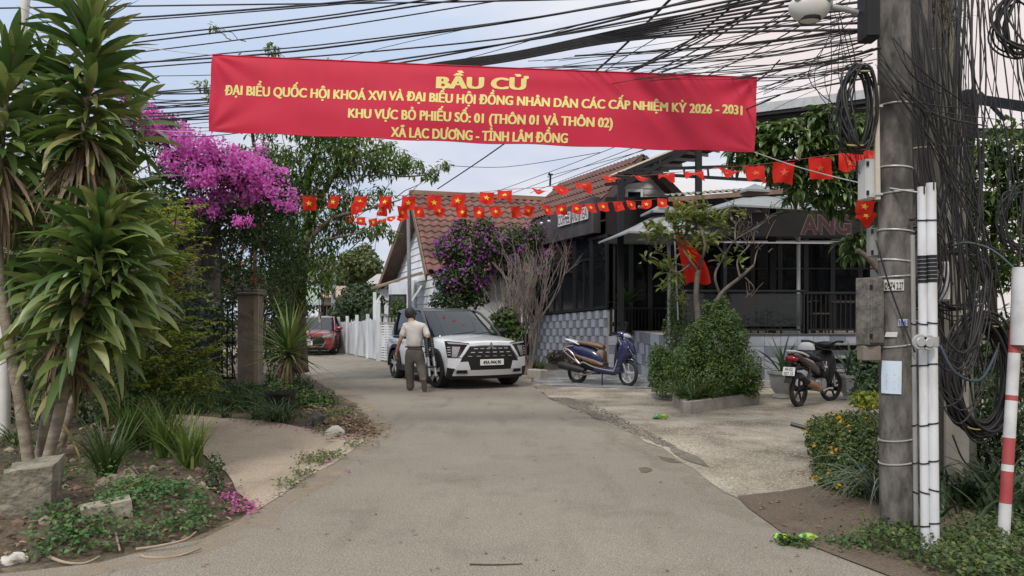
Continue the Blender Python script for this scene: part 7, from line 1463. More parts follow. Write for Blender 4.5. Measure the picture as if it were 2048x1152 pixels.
# ================================================================ the man with the ladder
def skin(name, joints, edges, mat, parent, sub=2, folds=0):
    me = bpy.data.meshes.new(name); off = Vector(parent.location)
    me.from_pydata([Vector(j[0])-off for j in joints], edges, []); me.materials.append(mat)
    o = bpy.data.objects.new(name, me); link(o, parent); sk = o.modifiers.new('s', 'SKIN'); sk.use_smooth_shade = True
    for i, j in enumerate(joints):
        r = j[1]; me.skin_vertices[0].data[i].radius = r if isinstance(r, tuple) else (r, r); me.skin_vertices[0].data[i].use_root = (i == 0)
    ss = o.modifiers.new('u', 'SUBSURF'); ss.levels = sub; ss.render_levels = sub; o = apply_mods(o)
    if folds:
        vv = np.array([v.co for v in o.data.vertices]); k = vnoise(vv*np.array([1, 1, .45]), 11, 7)*.6+vnoise(vv*np.array([1, 1, .8]), 22, 9)*.35
        nn = np.array([v.normal for v in o.data.vertices]); vv += nn*(k*folds)[:, None]; o.data.vertices.foreach_set('co', vv.ravel()); o.data.update()
    return o
MD = 14.75
man = thing('person', 'man in a cream shirt and grey trousers walking away with a folded ladder', 'person', (PX(826, MD), MD, 0))
m_skin = M('skin_tone', (0.36, 0.2, 0.135), (0.42, 0.245, 0.17), 6, .55)
m_shirt = M('cream_shirt', (0.48, 0.465, 0.44), (0.56, 0.545, 0.52), 5, .85, bump=1.0, bscale=11, stretch=(1, 1, .3))
m_trou = M('olive_trousers', (0.08, 0.074, 0.062), (0.115, 0.107, 0.092), 4, .9, bump=.35, bscale=9)
def Q(px, py, dd=0): return P(px, py, MD+dd)
pel, chest, neck, hd = Q(829, 697), Q(829, 660), Q(822, 643, .02), Q(820, 628, .06)
J = [(pel, (.12, .1)), (Q(829, 678), (.125, .095)), (chest, (.14, .1)), (Q(826, 649), (.09, .07)), (neck, .055), (Q(820.5, 634, .05), .068), (hd, (.078, .088)), (Q(820, 621, .06), .07),
     (Q(810.5, 653), .062), (Q(801.5, 678, -.03), .042), (Q(795.5, 697, .04), .033), (Q(792.5, 705, .06), .026), (Q(846.5, 655), .062), (Q(857, 677, -.1), .042), (Q(856, 692, -.02), .034),
     (Q(821, 700), .085), (Q(820, 735, .06), .06), (Q(821, 772, .1), .042), (Q(820.5, 780, .18), .036), (Q(838, 700), .085), (Q(842, 737, .0), .06), (Q(847, 762, -.28), .042), (Q(848, 766, -.3), .036)]
E_ = [(0, 1), (1, 2), (2, 3), (3, 4), (4, 5), (5, 6), (6, 7), (3, 8), (8, 9), (9, 10), (10, 11), (3, 12), (12, 13), (13, 14), (0, 15), (15, 16), (16, 17), (17, 18), (0, 19), (19, 20), (20, 21), (21, 22)]
body = skin('body', J, E_, m_skin, man)
skin('shirt', [(Q(829, 702), (.178, .14)), (Q(829, 682), (.172, .135)), (Q(829.5, 664), (.18, .13)), (Q(829, 653), (.165, .11)), (Q(824, 645), (.08, .075)), (Q(811, 652), .078), (Q(805.5, 667, -.01), .068), (Q(803, 674, -.02), .066), (Q(847, 654), .078), (Q(853, 667, -.05), .068), (Q(856, 674, -.09), .066)],
     [(0, 1), (1, 2), (2, 3), (3, 4), (3, 5), (5, 6), (6, 7), (3, 8), (8, 9), (9, 10)], m_shirt, man, 3, .011)
skin('trousers', [(Q(829, 689), (.165, .125)), (Q(829, 704), (.178, .14)), (Q(819.5, 717, .02), .118), (Q(819, 738, .06), .1), (Q(820.5, 760, .1), .09), (Q(820.5, 780, .12), .085), (Q(839.5, 717), .118), (Q(842.5, 738, -.01), .1), (Q(846, 752, -.2), .088), (Q(847.5, 765, -.29), .08)],
     [(0, 1), (1, 2), (2, 3), (3, 4), (4, 5), (1, 6), (6, 7), (7, 8), (8, 9)], m_trou, man, 3, .010)
mb = MB(); n = 22; c = Q(829, 693.5); mb.tube([c+V(.178*math.cos(2*PI*i/n), .138*math.sin(2*PI*i/n), 0) for i in range(n)], .014, 6, closed=True); mb.build('belt', m_blackp, man, smooth=60)
bmx = bmesh.new(); bmesh.ops.create_icosphere(bmx, subdivisions=3, radius=1); vv = np.array([v.co for v in bmx.verts]); n_ = vnoise(vv, 5, 3)*.05
for v, k in zip(bmx.verts, n_): v.co = Vector((v.co.x*.104, v.co.y*.118, v.co.z*.128))*(1+k)
cut = [v for v in bmx.verts if v.co.y > .045 and v.co.z < .055]; bmesh.ops.delete(bmx, geom=cut, context='VERTS')
mb = MB(); mb.bm(bmx, 0, Matrix.Translation(Q(820, 626.5, .055))); mb.build('hair', M('black_hair', (0.012, 0.011, 0.011), (0.022, 0.02, 0.019), 40, .6, bump=.5, bscale=60), man, smooth=180)
for sx_ in (-1, 1):
    bmx = bmesh.new(); bmesh.ops.create_uvsphere(bmx, u_segments=8, v_segments=6, radius=1); mb = MB(); mb.bm(bmx, 0, Matrix.Translation(Q(820, 630, .06)+V(sx_*.09, 0, 0)) @ Matrix.Diagonal((.014, .022, .034, 1))); mb.build('ear', m_skin, man, smooth=180)
# nose, eyes, mouth: on the far side, facing up the lane
hc = Q(820, 629, .06)
mb = MB(); mb.tube([hc+V(0, .085, .02), hc+V(0, .11, -.02), hc+V(0, .088, -.03)], [.009, .014, .01], 6); mb.build('nose', m_skin, man, smooth=180)
for sx_ in (-1, 1):
    bmx = bmesh.new(); bmesh.ops.create_uvsphere(bmx, u_segments=8, v_segments=6, radius=.012); mb = MB(); mb.bm(bmx, 0, Matrix.Translation(hc+V(sx_*.032, .082, .012))); mb.build('eye', m_ink, man, smooth=180)
mb = MB(); mb.box(hc+V(0, .082, -.055), (.045, .012, .008)); mb.build('mouth', M('lip', (0.3, 0.12, 0.1), None), man)
mb = MB(); mb.tube([Q(824, 643)+V(.062*math.cos(a), .062*math.sin(a), .01*math.sin(a)) for a in [2*PI*i/16 for i in range(16)]], .016, 6, closed=True); mb.build('collar', m_shirt, man, smooth=60)
def hand(root, dirv, side, curl, nme='hand'):
    root, d = Vector(root), Vector(dirv).normalized(); s_ = Vector(side).normalized(); nn = d.cross(s_)
    J = [(root, .026), (root+d*.045, (.034, .02)), (root+d*.085, (.036, .018))]; E2 = [(0, 1), (1, 2)]
    o = skin(nme, J, E2, m_skin, man, 1)
    for k, (off, L) in enumerate(((-.03, .068), (-.01, .078), (.01, .074), (.03, .058))):
        a = root+d*.085+s_*off; c1 = a+d*L*.45+nn*curl*.4*L; c2 = c1+d*L*.25+nn*curl*.6*L; c3 = c2+d*L*.1+nn*curl*.5*L
        mb = MB(); mb.tube([a-d*.01, c1, c2, c3], [.0095, .009, .008, .006], 7); mb.build('finger', m_skin, man, smooth=180)
    a = root+d*.03-s_*.03; mb = MB(); mb.tube([a, a+d*.03-s_*.022, a+d*.06-s_*.028+nn*curl*.01], [.012, .0105, .008], 7); mb.build('thumb', m_skin, man, smooth=180)
hand(Q(793, 703, .06), V(-.12, .12, -1), V(0, 1, .1), .35)
hand(Q(856, 690, -.03), V(.1, -.1, -1), V(0, -1, 0), .9)
def shoe(a, toe_dir, up, L=.27):
    a = Vector(a); f = Vector(toe_dir).normalized(); u = Vector(up).normalized(); s_ = f.cross(u); u = s_.cross(f); mb = MB(); vs = []; secs = [(-.08, .032, .05), (-.06, .04, .075), (0, .043, .085), (.07, .048, .06), (.13, .05, .045), (.17, .042, .035), (.195, .02, .02)]; n = 12
    for x, hw, hh in secs:
        for j in range(n): an = 2*PI*j/n; vs.append(a+f*x+s_*hw*math.cos(an)+u*(hh/2+hh/2*math.sin(an)))
    mb.add(vs, [(i*n+j, i*n+(j+1) % n, (i+1)*n+(j+1) % n, (i+1)*n+j) for i in range(len(secs)-1) for j in range(n)]+[tuple(range(n-1, -1, -1)), tuple((len(secs)-1)*n+j for j in range(n))]); o = mb.build('shoe', M('brown_shoe', (0.1, 0.085, 0.07), (0.14, 0.12, 0.1), 8, .8), man, smooth=180)
    mb = MB(); mb.prism([(-.085, -.035), (0, -.042), (.1, -.05), (.17, -.045), (.2, 0), (.17, .045), (.1, .05), (0, .042), (-.085, .035)], a-u*.012, f, s_, .02); mb.build('sole', M('grey_sole', (0.13, 0.105, 0.09), None, rough=.9), o) if False else mb.build('sole', M('grey_sole', (0.13, 0.105, 0.09), None, rough=.9), man)
q = Q(820.5, 781, .12); shoe((q.x, q.y, .022), V(-.1, 1, 0), V(0, 0, 1))
q = Q(848, 763, -.32); shoe(q+V(0, -.03, -.02), V(.05, .45, -.9), V(0, .9, .42))
# ---- the folded telescopic ladder he carries
ld = thing('ladder', 'folded telescopic aluminium ladder with black collars under the man\'s arm', 'ladder', Q(860, 715, -.1))
for a, b, dd in ((Q(852, 676, -.14), Q(859.5, 755, -.24), 0), (Q(861.5, 674, -.12), Q(872, 755, -.22), 0)):
    mb = MB(); mb.tube([a, b], .027, 10); mb.build('rail', m_chrome, ld, smooth=60)
    mb = MB()
    for i in range(11): q = a.lerp(b, .0+.045*i); mb.tube([q, a.lerp(b, .045*i+.03)], .05, 10)
    mb.build('collars', m_darkgrey, ld, smooth=40)
    mb = MB(); q = a.lerp(b, .72); mb.tube([q, a.lerp(b, .76)], .034, 10); mb.tube([a.lerp(b, .97), b], .034, 10); mb.build('foot', m_darkgrey, ld, smooth=40)
for k in (.74, .2, .35): mb = MB(); mb.tube([Q(852, 676, -.14).lerp(Q(859.5, 755, -.24), k), Q(861.5, 674, -.12).lerp(Q(872, 755, -.22), k)], .018, 8); mb.build('rung', m_darkgrey, ld, smooth=60)
# ================================================================ poles, cables, banner and flags
rng = np.random.default_rng(53)
m_cab = M('black_cable', (0.012, 0.012, 0.013), (0.022, 0.021, 0.021), 9, .6)
m_pole = M('stained_pole_concrete', (0.055, 0.052, 0.048), (0.19, 0.177, 0.16), 9, .9, bump=.6, bscale=24, c3=(0.03, 0.028, 0.026), s3=5, stretch=(1, 1, .4), lo=.38, hi=.64)
m_pole2 = M('mossy_pole_concrete', (0.11, 0.11, 0.08), (0.19, 0.185, 0.15), 6, .9, bump=.4, bscale=18, c3=(0.05, 0.05, 0.036), s3=2, stretch=(1, 1, .4))
m_strap = M('pale_strap', (0.42, 0.42, 0.41), None, rough=.4, metal=.3)
m_pvc = M('white_pvc', (0.56, 0.575, 0.59), (0.66, 0.68, 0.70), 4, .4, c3=(0.42, 0.41, 0.39), s3=7, stretch=(1, 1, .3))
def pole(label, xb, xt, yb, d, r0, r1, mat, bands=(), name='utility_pole'):
    a = V(PX(xb, d), d, 0); b = P(xt, -140, d); t = thing(name, label, 'pole', a)
    mb = MB(); n = 14; mb.tube([a.lerp(b, i/n) for i in range(n+1)], [r0+(r1-r0)*i/n for i in range(n+1)], 28); mb.build('shaft', mat, t, smooth=60)
    for y in bands:
        z = PZ(y, d); k = (z-a.z)/(b.z-a.z); q = a.lerp(b, k); r = r0+(r1-r0)*k+.003; mb = MB(); tl = rng.normal(0, .012)
        mb.tube([q+V(r*math.cos(2*PI*i/24), r*math.sin(2*PI*i/24), tl*math.cos(2*PI*i/24)) for i in range(24)], .006, 6, closed=True); mb.build('band', m_strap, t, smooth=60)
    return t
pa_ = pole('nearest round concrete utility pole, with bands, papers and boxes strapped on', 1796, 1786, 1070, 5.1, .114, .1, m_pole, (212, 338, 386, 463, 523, 553, 690, 876, 922))
pole('concrete utility pole half hidden directly behind the nearest one', 1846, 1832, 1000, 5.9, .12, .1, m_pole, (300, 450, 640))
pole('mossy round pole behind the white conduit pipes', 1888, 1858, 980, 6.4, .12, .085, m_pole2, (105, 700))
pole('mossy outermost pole wrapped in hanging black cables', 1925, 1882, 980, 6.5, .12, .085, m_pole2, (420,))
def on_pole(px, py, d=5.1): 
    return P(px, py, d-.112)
# papers on the nearest pole: thin sheets curved round the shaft
def paper(label, x0, x1, y0, y1, mat, lines=(), skew=0.0, ink=None):
    d = 5.1; ax = PX(1790, d); r = .1165; t = None; mb = MB(); vs = []; n = 8
    def pt(u, v, e=0.0):
        px = x0+(x1-x0)*u+skew*v; py = y0+(y1-y0)*v; off = max(-r*.97, min(r*.97, PX(px, d-.1)-PX(1790+(py-600)*.009, d-.1))); return V(PX(1790+(py-600)*.009, d)+off*1.0, d-math.sqrt(max(1e-6, (r+e)**2-off*off)), PZ(py, d-.1))
    for j in range(n+1):
        for i in range(n+1): vs.append(pt(i/n, j/n))
    mb.add(vs, [(j*(n+1)+i, j*(n+1)+i+1, (j+1)*(n+1)+i+1, (j+1)*(n+1)+i) for j in range(n) for i in range(n)]); o = mb.build('notice', mat, smooth=180); tag(o, label, 'notice')
    for txt, u0, u1, v0, v1 in lines:
        v, f = text_mesh(txt, 1, .015, 1, 'LEFT'); xa, xb = min(a.x for a in v), max(a.x for a in v); yb = max(a.y for a in v); mb = MB()
        mb.add([pt(u0+(u1-u0)*(a.x-xa)/(xb-xa), v1+(v0-v1)*a.y/yb, .002) for a in v], f); mb.build('lettering', ink or m_ink, o)
    return o, pt
o, pt = paper('pale blue printed notice pasted low on the nearest pole', 1758, 1786, 722, 788, M('notice_blue', (0.5, 0.6, 0.7), (0.6, 0.7, 0.78), 3, .8), skew=-1)
mb = MB()
for k in range(7): v_ = .42+.07*k; mb.add([pt(.15, v_, .002), pt(.85 if k % 3 else .6, v_, .002), pt(.85 if k % 3 else .6, v_+.014, .002), pt(.15, v_+.014, .002)], [(0, 1, 2, 3)])
mb.build('printed_lines', M('grey_ink', (0.25, 0.3, 0.36), None), o)
paper('torn white sticker with black digits on the nearest pole', 1758, 1790, 559, 581, M('sticker_paper', (0.5, 0.5, 0.49), (0.6, 0.6, 0.58), 6, .8), (('0974 2.27', .05, .95, .25, .9),))
paper('small blue and white number sticker at mid height on the nearest pole', 1779, 1799, 638, 652, M('sticker_bluewhite', (0.45, 0.5, 0.6), None), (('1861', .05, .95, .1, .9),), ink=M('blue_ink', (0.05, 0.1, 0.32), None))
paper('ragged scrap of white paper under the blue number sticker', 1762, 1779, 664, 674, M('sticker_paper', ()), skew=-2)
# boxes on the pole
def boxy(name, label, cat, x0, x1, y0, y1, d, dep, mat, lid=True, yaw=0.0, hinge=True):
    t = thing(name, label, cat, P((x0+x1)/2, y1, d)); c = P((x0+x1)/2, (y0+y1)/2, d); w_ = (x1-x0)*d/FPX; h_ = (y1-y0)*d/FPX; R = Matrix.Rotation(yaw, 4, 'Z')
    mb = MB(); mb.box(c, (w_, dep, h_), rz=yaw, bev=.006); mb.build('case', mat, t)
    if lid: mb = MB(); q = c+R @ V(0, -dep/2-.006, 0); mb.box(q, (w_*.9, .012, h_*.94), rz=yaw, bev=.004); mb.build('lid', mat, t)
    if hinge:
        for k in (-.36, .36): mb = MB(); mb.box(c+R @ V(-w_*.45, -dep/2-.012, h_*k), (.012, .014, .03), rz=yaw); mb.build('hinge', m_blackp, t)
    return t
boxy('junction_box', 'pale grey plastic cable box on the nearest pole by the flag string', 'junction box', 1722, 1746, 320, 400, 5.05, .09, M('grey_plastic_box', (0.42, 0.43, 0.42), (0.5, 0.51, 0.5), 3, .5), yaw=.2)
t = boxy('meter_box', 'old weathered metal meter box bolted to the nearest pole', 'meter box', 1720, 1757, 556, 690, 5.08, .12, M('weathered_box', (0.06, 0.056, 0.05), (0.2, 0.19, 0.17), 11, .7, bump=.4, c3=(0.06, 0.045, 0.035), s3=5), yaw=.35)
mb = MB(); mb.box(P(1738, 706, 5.08), (.12, .1, .1), bev=.006); mb.build('bracket', M('rusty_bracket', (0.12, 0.1, 0.085), (0.2, 0.17, 0.14), 6, .8), t)
boxy('junction_box', 'small grey terminal box half behind the nearest pole', 'junction box', 1737, 1757, 456, 514, 5.2, .07, M('dull_box', (0.2, 0.2, 0.195), (0.28, 0.28, 0.27), 5, .6))
boxy('junction_box', 'white plastic box behind the white conduit pipes', 'junction box', 1868, 1893, 524, 602, 5.4, .09, m_pvc)
boxy('junction_box', 'black plastic splice box at the top of the nearest pole', 'junction box', 1722, 1752, -30, 82, 4.95, .12, m_blackp, hinge=False)
t = thing('trunking', 'cream flat cable trunking strapped along the nearest pole', 'trunking', P(1754, 400, 5.0)); mb = MB(); mb.beam(P(1755, 400, 4.99), P(1752, 172, 4.99), .032, .03, bev=.004); mb.build('channel', M('cream_pvc', (0.42, 0.38, 0.31), (0.5, 0.46, 0.38), 4, .5), t)
for y in (212, 388): mb = MB(); mb.box(P(1756, y, 4.97), (.06, .012, .014)); mb.build('clip', m_strap, t)
# white conduits with straps
def conduit(label, x, yt_, yb, d, r, mat, taped=True):
    base = V(PX(x+7, d), d, max(0, PZ(yb, d))); t = thing('conduit', label, 'conduit', base); a, b = base, P(x, yt_, d)
    mb = MB(); mb.tube([a, a.lerp(b, .5), b], r, 18); mb.build('pipe', mat, t, smooth=60)
    def at(y): return a.lerp(b, (yb-y)/(yb-yt_))
    if taped:
        mb = MB()
        for k in range(7): q = at(518+k*8); mb.tube([q, at(518+k*8-6.5)], r+.003, 18)
        mb.build('tape', m_blackp, t, smooth=40)
        mb = MB(); mb.tube([at(695), at(676)], r+.008, 18); mb.build('coupling', M('clear_grey', (0.32, 0.32, 0.32), None, rough=.3), t, smooth=40)
        mb = MB(); mb.tube([at(yt_+2), at(yt_-14)], r*.95, 18); mb.build('slotted_end', mat, t, smooth=60)
        mb = MB(); q = at(yt_); mb.box(q+V(0, -r, .02), (.006, .012, .05)); mb.build('slot', m_blackp, t)
    for y in (440, 647, 732, 850, 925, 985, 1052): mb = MB(); q = at(y); mb.tube([q+V((r+.003)*math.cos(2*PI*i/18), (r+.003)*math.sin(2*PI*i/18), .006*math.sin(2*PI*i/18+y)) for i in range(18)], .0045, 6, closed=True); mb.build('strap', m_blackp, t, smooth=60)
    return t
conduit('white cable pipe standing next to the nearest pole, pole side of the pair', 1843.5, 388, 1100, 4.75, .0265, m_pvc)
conduit('white cable pipe of the pair standing on the far side from the nearest pole', 1862, 380, 1112, 4.73, .0295, m_pvc)
conduit('thin grey conduit squeezed between the nearest pole and the white pipes', 1825, 470, 1060, 4.95, .014, M('grey_pvc', (0.28, 0.28, 0.27), (0.35, 0.35, 0.34), 4, .5), False)
for i, (x, y) in enumerate(((1838, 684), (1855, 685))):
    t = thing('cable_clamp', ('grey round cable clamp on the pole side white pipe', 'grey round cable clamp on the outer white pipe')[i], 'clamp', P(x, y, 4.66)); Ry = Matrix.Rotation(PI/2, 3, 'X'); mb = MB(); mb.lathe([(0, 0), (.045, 0), (.05, .01), (.045, .02), (.02, .02), (.018, .028), (0, .028)], P(x, y, 4.66), 20, Ry); mb.build('plate', M('clear_grey', ()), t, smooth=40); mb = MB(); mb.lathe([(.026, .021), (.03, .026), (.026, .03)], P(x, y, 4.66), 16, Ry); mb.build('ring', m_galv, t, smooth=40)
t = thing('wedge_board', 'cream pointed board standing behind the cable tangle', 'board', P(1912, 1000, 6.0)); mb = MB(); mb.prism([(-.09, -.0), (.1, 0), (.09, 1.9), (.02, 2.35), (-.05, 2.38), (-.09, 1.9)], P(1914, 985, 6.1), (1, 0, 0), (0, 0, 1), -.03); mb.build('board', M('cream_board', (0.36, 0.34, 0.28), (0.45, 0.43, 0.37), 3, .7, c3=(0.25, 0.24, 0.2), s3=3), t)
mb = MB(); mb.tube([P(1896, 610, 5.9), P(1894, 510, 5.9)], .03, 10); tag(mb.build('pipe', M('yellow_pipe', (0.4, 0.31, 0.13), (0.48, 0.38, 0.18), 4, .6), smooth=60), 'short yellowish pipe beside the white plastic box', 'pipe')
# red and white guard pole
gd = thing('guard_pole', 'leaning red and white striped guy wire guard', 'guard pole', G(2005, 1092)); a = P(2006, 1090, 4.85); b = P(2037, 560, 4.95); bands = [(0, .155, 0), (.155, .275, 1), (.275, .30, 0), (.30, .40, 1), (.40, .54, 0), (.54, .56, 1), (.56, .72, 0), (.72, .86, 1), (.86, 1.0, 0)]
m_gw = M('scuffed_white', (0.5, 0.5, 0.5), (0.64, 0.65, 0.66), 5, .6, c3=(0.34, 0.33, 0.31), s3=3); m_gr = M('faded_red', (0.32, 0.04, 0.045), (0.42, 0.08, 0.08), 4, .6, c3=(0.24, 0.06, 0.06), s3=4)
for k0, k1, c in bands: mb = MB(); mb.tube([a.lerp(b, k0), a.lerp(b, k1)], .036, 16); mb.build(('white_band', 'red_band')[c], (m_gw, m_gr)[c], gd, smooth=60)
mb = MB(); mb.tube([P(2042, 690, 4.9), P(2046, 535, 4.9)], .062, 18); mb.build('sleeve', m_gw, gd, smooth=60)
mb = MB(); mb.tube([b, P(2052, 300, 5.0), P(2075, -100, 5.2)], .006, 6); mb.build('guy_wire', m_cab, gd)
# street lamp
sl = thing('street_lamp', 'street lamp with a pale bowl hanging off the pole top', 'street lamp', P(1722, 25, 5.0))
mb = MB(); mb.tube([P(1724, 28, 5.0), P(1690, 18, 5.0), P(1650, 12, 5.0)], .02, 8); mb.build('arm', m_galv, sl, smooth=60)
bmx = bmesh.new(); bmesh.ops.create_uvsphere(bmx, u_segments=24, v_segments=14, radius=1)
for v in bmx.verts: v.co = Vector((v.co.x*.138, v.co.y*.095, v.co.z*(.115 if v.co.z < 0 else .07)))
mb = MB(); mb.bm(bmx, 0, Matrix.Translation(P(1619, 12, 5.0))); mb.build('bowl', M('lamp_bowl', (0.5, 0.5, 0.46), (0.58, 0.58, 0.54), 4, .35), sl, smooth=180)
mb = MB(); mb.box(P(1620, 5, 5.0), (.24, .16, .04), bev=.012); mb.box(P(1652, 10, 5.0), (.07, .07, .06), bev=.01); mb.build('housing', M('lamp_grey', (0.26, 0.27, 0.28), None, rough=.5), sl)
mb = MB(); mb.lathe([(.07, 0), (.075, .015), (.06, .02), (0, .022)], P(1619, 42, 5.0), 16); mb.build('cap', m_darkgrey, sl)
# ---- cables
CAB = 'cables fanning out from the pole tops'
def cable(pts, r=.006, label='thin black cable in the fan of overhead wires', sag=0.0, group=CAB, wob=0.0, mat=None, name='cable', k=5):
    q = [P(*p) for p in pts]
    if len(q) == 2: q = curve_pts(q[0], q[1], 12, sag)
    else: q = smooth_path(q, k)
    if wob: q = [a+Vector(rng.normal(0, wob, 3)) if 0 < i < len(q)-1 else a for i, a in enumerate(q)]
    mb = MB(); mb.tube(q, r, 5); return tag(mb.build(name, mat or m_cab, smooth=180), label, 'cable', group)
LL = 'long cables crossing the sky above the banner'
def lc(l, r): cable(l, r, 'long black cable crossing the sky from the corn plants towards the poles', group=LL)
for l, r in (([(-40, 17, 10), (430, 10, 10), (900, 4, 9), (1300, -6, 8)], .011), ([(60, 46, 10), (310, 33, 10), (640, 8, 9), (900, -18, 8)], .013), ([(180, 48, 10.2), (420, 30, 10), (640, 12, 9), (880, -10, 8)], .009), ([(255, 76, 11), (620, 36, 10), (860, -2, 9), (1000, -30, 8)], .011), ([(265, 86, 11), (620, 42, 10), (900, 2, 9), (1100, -30, 8)], .012),
             ([(250, 108, 11), (620, 61, 10), (980, 4, 9), (1200, -34, 8)], .009), ([(240, 132, 12), (440, 108, 11), (640, 90, 10.4), (1000, 45, 9), (1300, -2, 7.5)], .010), ([(190, 130, 12), (430, 116, 11), (640, 97, 10.3), (1000, 47, 9), (1260, 2, 8)], .014), ([(200, 142, 12), (430, 124, 11), (640, 112, 10.6), (1000, 78, 9.3), (1250, 30, 7.6), (1500, -20, 6.2)], .011), ([(300, 152, 12), (430, 150, 11), (640, 140, 10.6), (1000, 90, 9.4), (1420, 20, 6.6), (1560, -10, 6)], .006),
             ([(600, 148, 11), (760, 124, 10.5), (1060, 80, 9), (1420, 10, 6.6), (1500, -6, 6.3)], .012), ([(640, 146, 11), (800, 126, 10.5), (1080, 74, 9), (1300, 22, 7.4), (1420, -10, 6.6)], .013), ([(700, 170, 11), (960, 110, 9.6), (1160, 50, 8.6), (1290, 20, 7.6)], .005), ([(560, 168, 11), (720, 108, 10), (960, 52, 9)], .004)): lc(l, r)
BB = 'bundled cables running behind the banner'
for i in range(9):
    y0 = 186+i*7+rng.uniform(-2, 2); cable([(230, y0-5+rng.uniform(-6, 10), 11.6), (430, y0-12, 11), (640, 176+i*2.5-12, 10.4), (860, 128+i*2.2, 9.6), (1020, 106+i*2.0, 8.9), (1210, 66+i*2.6, 8), (1440, 14+i*6.5, 6.6), (1722, -52+i*14, 5.1)], rng.uniform(.008, .013), 'black cable in the bundle that runs behind the banner to the pole tops', group=BB)
for i in range(14):
    y0 = 190+i*6.5; cable([(240, y0+rng.uniform(-10, 10), 12), (420, y0+rng.uniform(-12, 8), 11.5), (600, y0-18+rng.uniform(-12, 8), 11)], rng.uniform(.004, .008), 'thin black cable in the dense bundle between the corn plants and the banner', group='cables above the bougainvillea')
for i in range(26):
    x0, y0 = (rng.uniform(1030, 1500), rng.uniform(118, 175)); d0 = rng.uniform(7.5, 11); y1 = rng.uniform(12, 150); x1 = 1724
    cable([(x0, y0, d0), (x0*.5+x1*.5, y0*.5+y1*.5+rng.uniform(0, 16), d0*.5+2.55), (x1, y1, 5.1)], rng.uniform(.0022, .0055))
for i in range(14):
    y1 = rng.uniform(60, 170); x0 = rng.uniform(1508, 1530); y0 = rng.uniform(150, 235); cable([(x0, y0, 7.6), (1620, (y0+y1)/2+rng.uniform(-8, 14), 6.3), (1745, y1, 5.05)], rng.uniform(.002, .005))
for i in range(10):
    x0 = rng.uniform(1180, 1420); cable([(x0, 150+rng.uniform(-10, 10), 8.5), (x0+120, 95+rng.uniform(-15, 15), 7.5), (x0+rng.uniform(230, 330), rng.uniform(-30, 20), 6.4)], rng.uniform(.004, .009), 'black cable slanting steeply up across the fan of overhead wires')
cable([(1150, 112, 8.8), (1350, 100, 7.6), (1560, 80, 6.2), (1690, 62, 5.4), (1745, 70, 5.0)], .011, 'thick sagging black cable reaching the splice box')
cable([(1470, 158, 7.6), (1560, 140, 6.4), (1680, 118, 5.4), (1760, 96, 5.0)], .010, 'thick black cable leaving the top corner of the banner for the pole')
cable([(875, 378, 19), (1005, 290, 14.5), (1185, 148, 10), (1345, -6, 7)], .014, 'thick black drop cable slanting from the white house roof behind the banner')
DR = 'drop wires to the cafe roof'
for l in ([(960, 395, 22), (1200, 306, 15), (1460, 190, 9), (1560, 120, 6.6)], [(1010, 392, 22), (1240, 306, 15), (1500, 200, 8.6)], [(1060, 386, 20), (1270, 306, 14), (1540, 200, 7.6)], [(1100, 355, 20), (1105, 350, 20), (1290, 300, 13), (1560, 190, 7)], [(880, 330, 18), (1010, 334, 17), (1200, 305, 14)]): cable(l, .007, 'thin drop wire running from the bargeboards up behind the banner', group=DR)
mb = MB(); mb.tube([P(1100, 372, 20.6), P(1101, 352, 20.6), P(1098, 346, 20.6)], .03, 6); mb.tube([P(1096, 349, 20.6), P(1106, 349, 20.6)], .025, 6); tag(mb.build('insulator', m_steel), 'small black insulator bracket standing on the cafe roof', 'insulator')
# cables near and behind the poles
TG = 'cables hanging tangled on the poles'
for i in range(58):
    x0 = rng.uniform(1800, 1965); x1 = 1892+rng.normal(0, 40)+(x0-1880)*.35; y1 = rng.uniform(500, 800); d = rng.uniform(5.2, 6.1)
    cable([(x0, -30, d), (x0*.8+x1*.2+rng.normal(4, 9), 150, d-.05), (x0*.5+x1*.5+rng.normal(8, 10), 330, d), (x0*.2+x1*.8+rng.normal(16, 10), 480, d), (x1+30, y1, d)], rng.uniform(.0035, .0085), 'black cable hanging down in the tangle over the poles', group=TG)
for i in range(18):
    x0 = rng.uniform(1900, 2060); d = rng.uniform(4.6, 6.2); x1 = x0+rng.normal(30, 45); cable([(x0, -20, d), (x0*.6+x1*.4+rng.normal(0, 10), 150, d), (x1+rng.normal(0, 10), 330, d), (x1+rng.normal(0, 10), rng.uniform(430, 640), d)], rng.uniform(.0022, .0055), 'thin black cable dangling beside the outermost pole', group=TG)
for i in range(16):
    x0 = rng.uniform(1745, 1800); y0 = rng.uniform(60, 180); x1 = rng.uniform(1880, 1990); y1 = y0+rng.uniform(40, 330); d = 4.95
    cable([(x0, y0, d), (x0*.6+x1*.4, y0*.7+y1*.3+rng.uniform(10, 70), d-.05), (x1, y1, d+.4)], rng.uniform(.002, .006), 'thin black wire looping across the front of the poles', group=TG)
for i in range(12):
    x = rng.uniform(1835, 1860); y0 = rng.uniform(590, 720); x1 = rng.uniform(1940, 2000); cable([(x, y0, 4.95), (x+25, y0+60+rng.uniform(0, 40), 5.0), (x+70, y0+95+rng.uniform(0, 50), 5.0), (x1-20, y0+50+rng.uniform(0, 60), 5.1), (x1, y0-20+rng.uniform(-60, 20), 5.2)], rng.uniform(.004, .009), 'black cable drooping in a loop behind the white pipes', group=TG)
for i in range(9):
    cable([(1700+rng.uniform(-40, 40), rng.uniform(-20, 60), 5.0), (1668+rng.uniform(-60, 60), 150, 5.1), (1690+rng.uniform(-40, 40), 250, 5.1), (1715+rng.uniform(-10, 20), 350+rng.uniform(-60, 60), 5.05)], rng.uniform(.0018, .0035), 'hair-thin wire dangling in front of the mango leaves', group=TG)
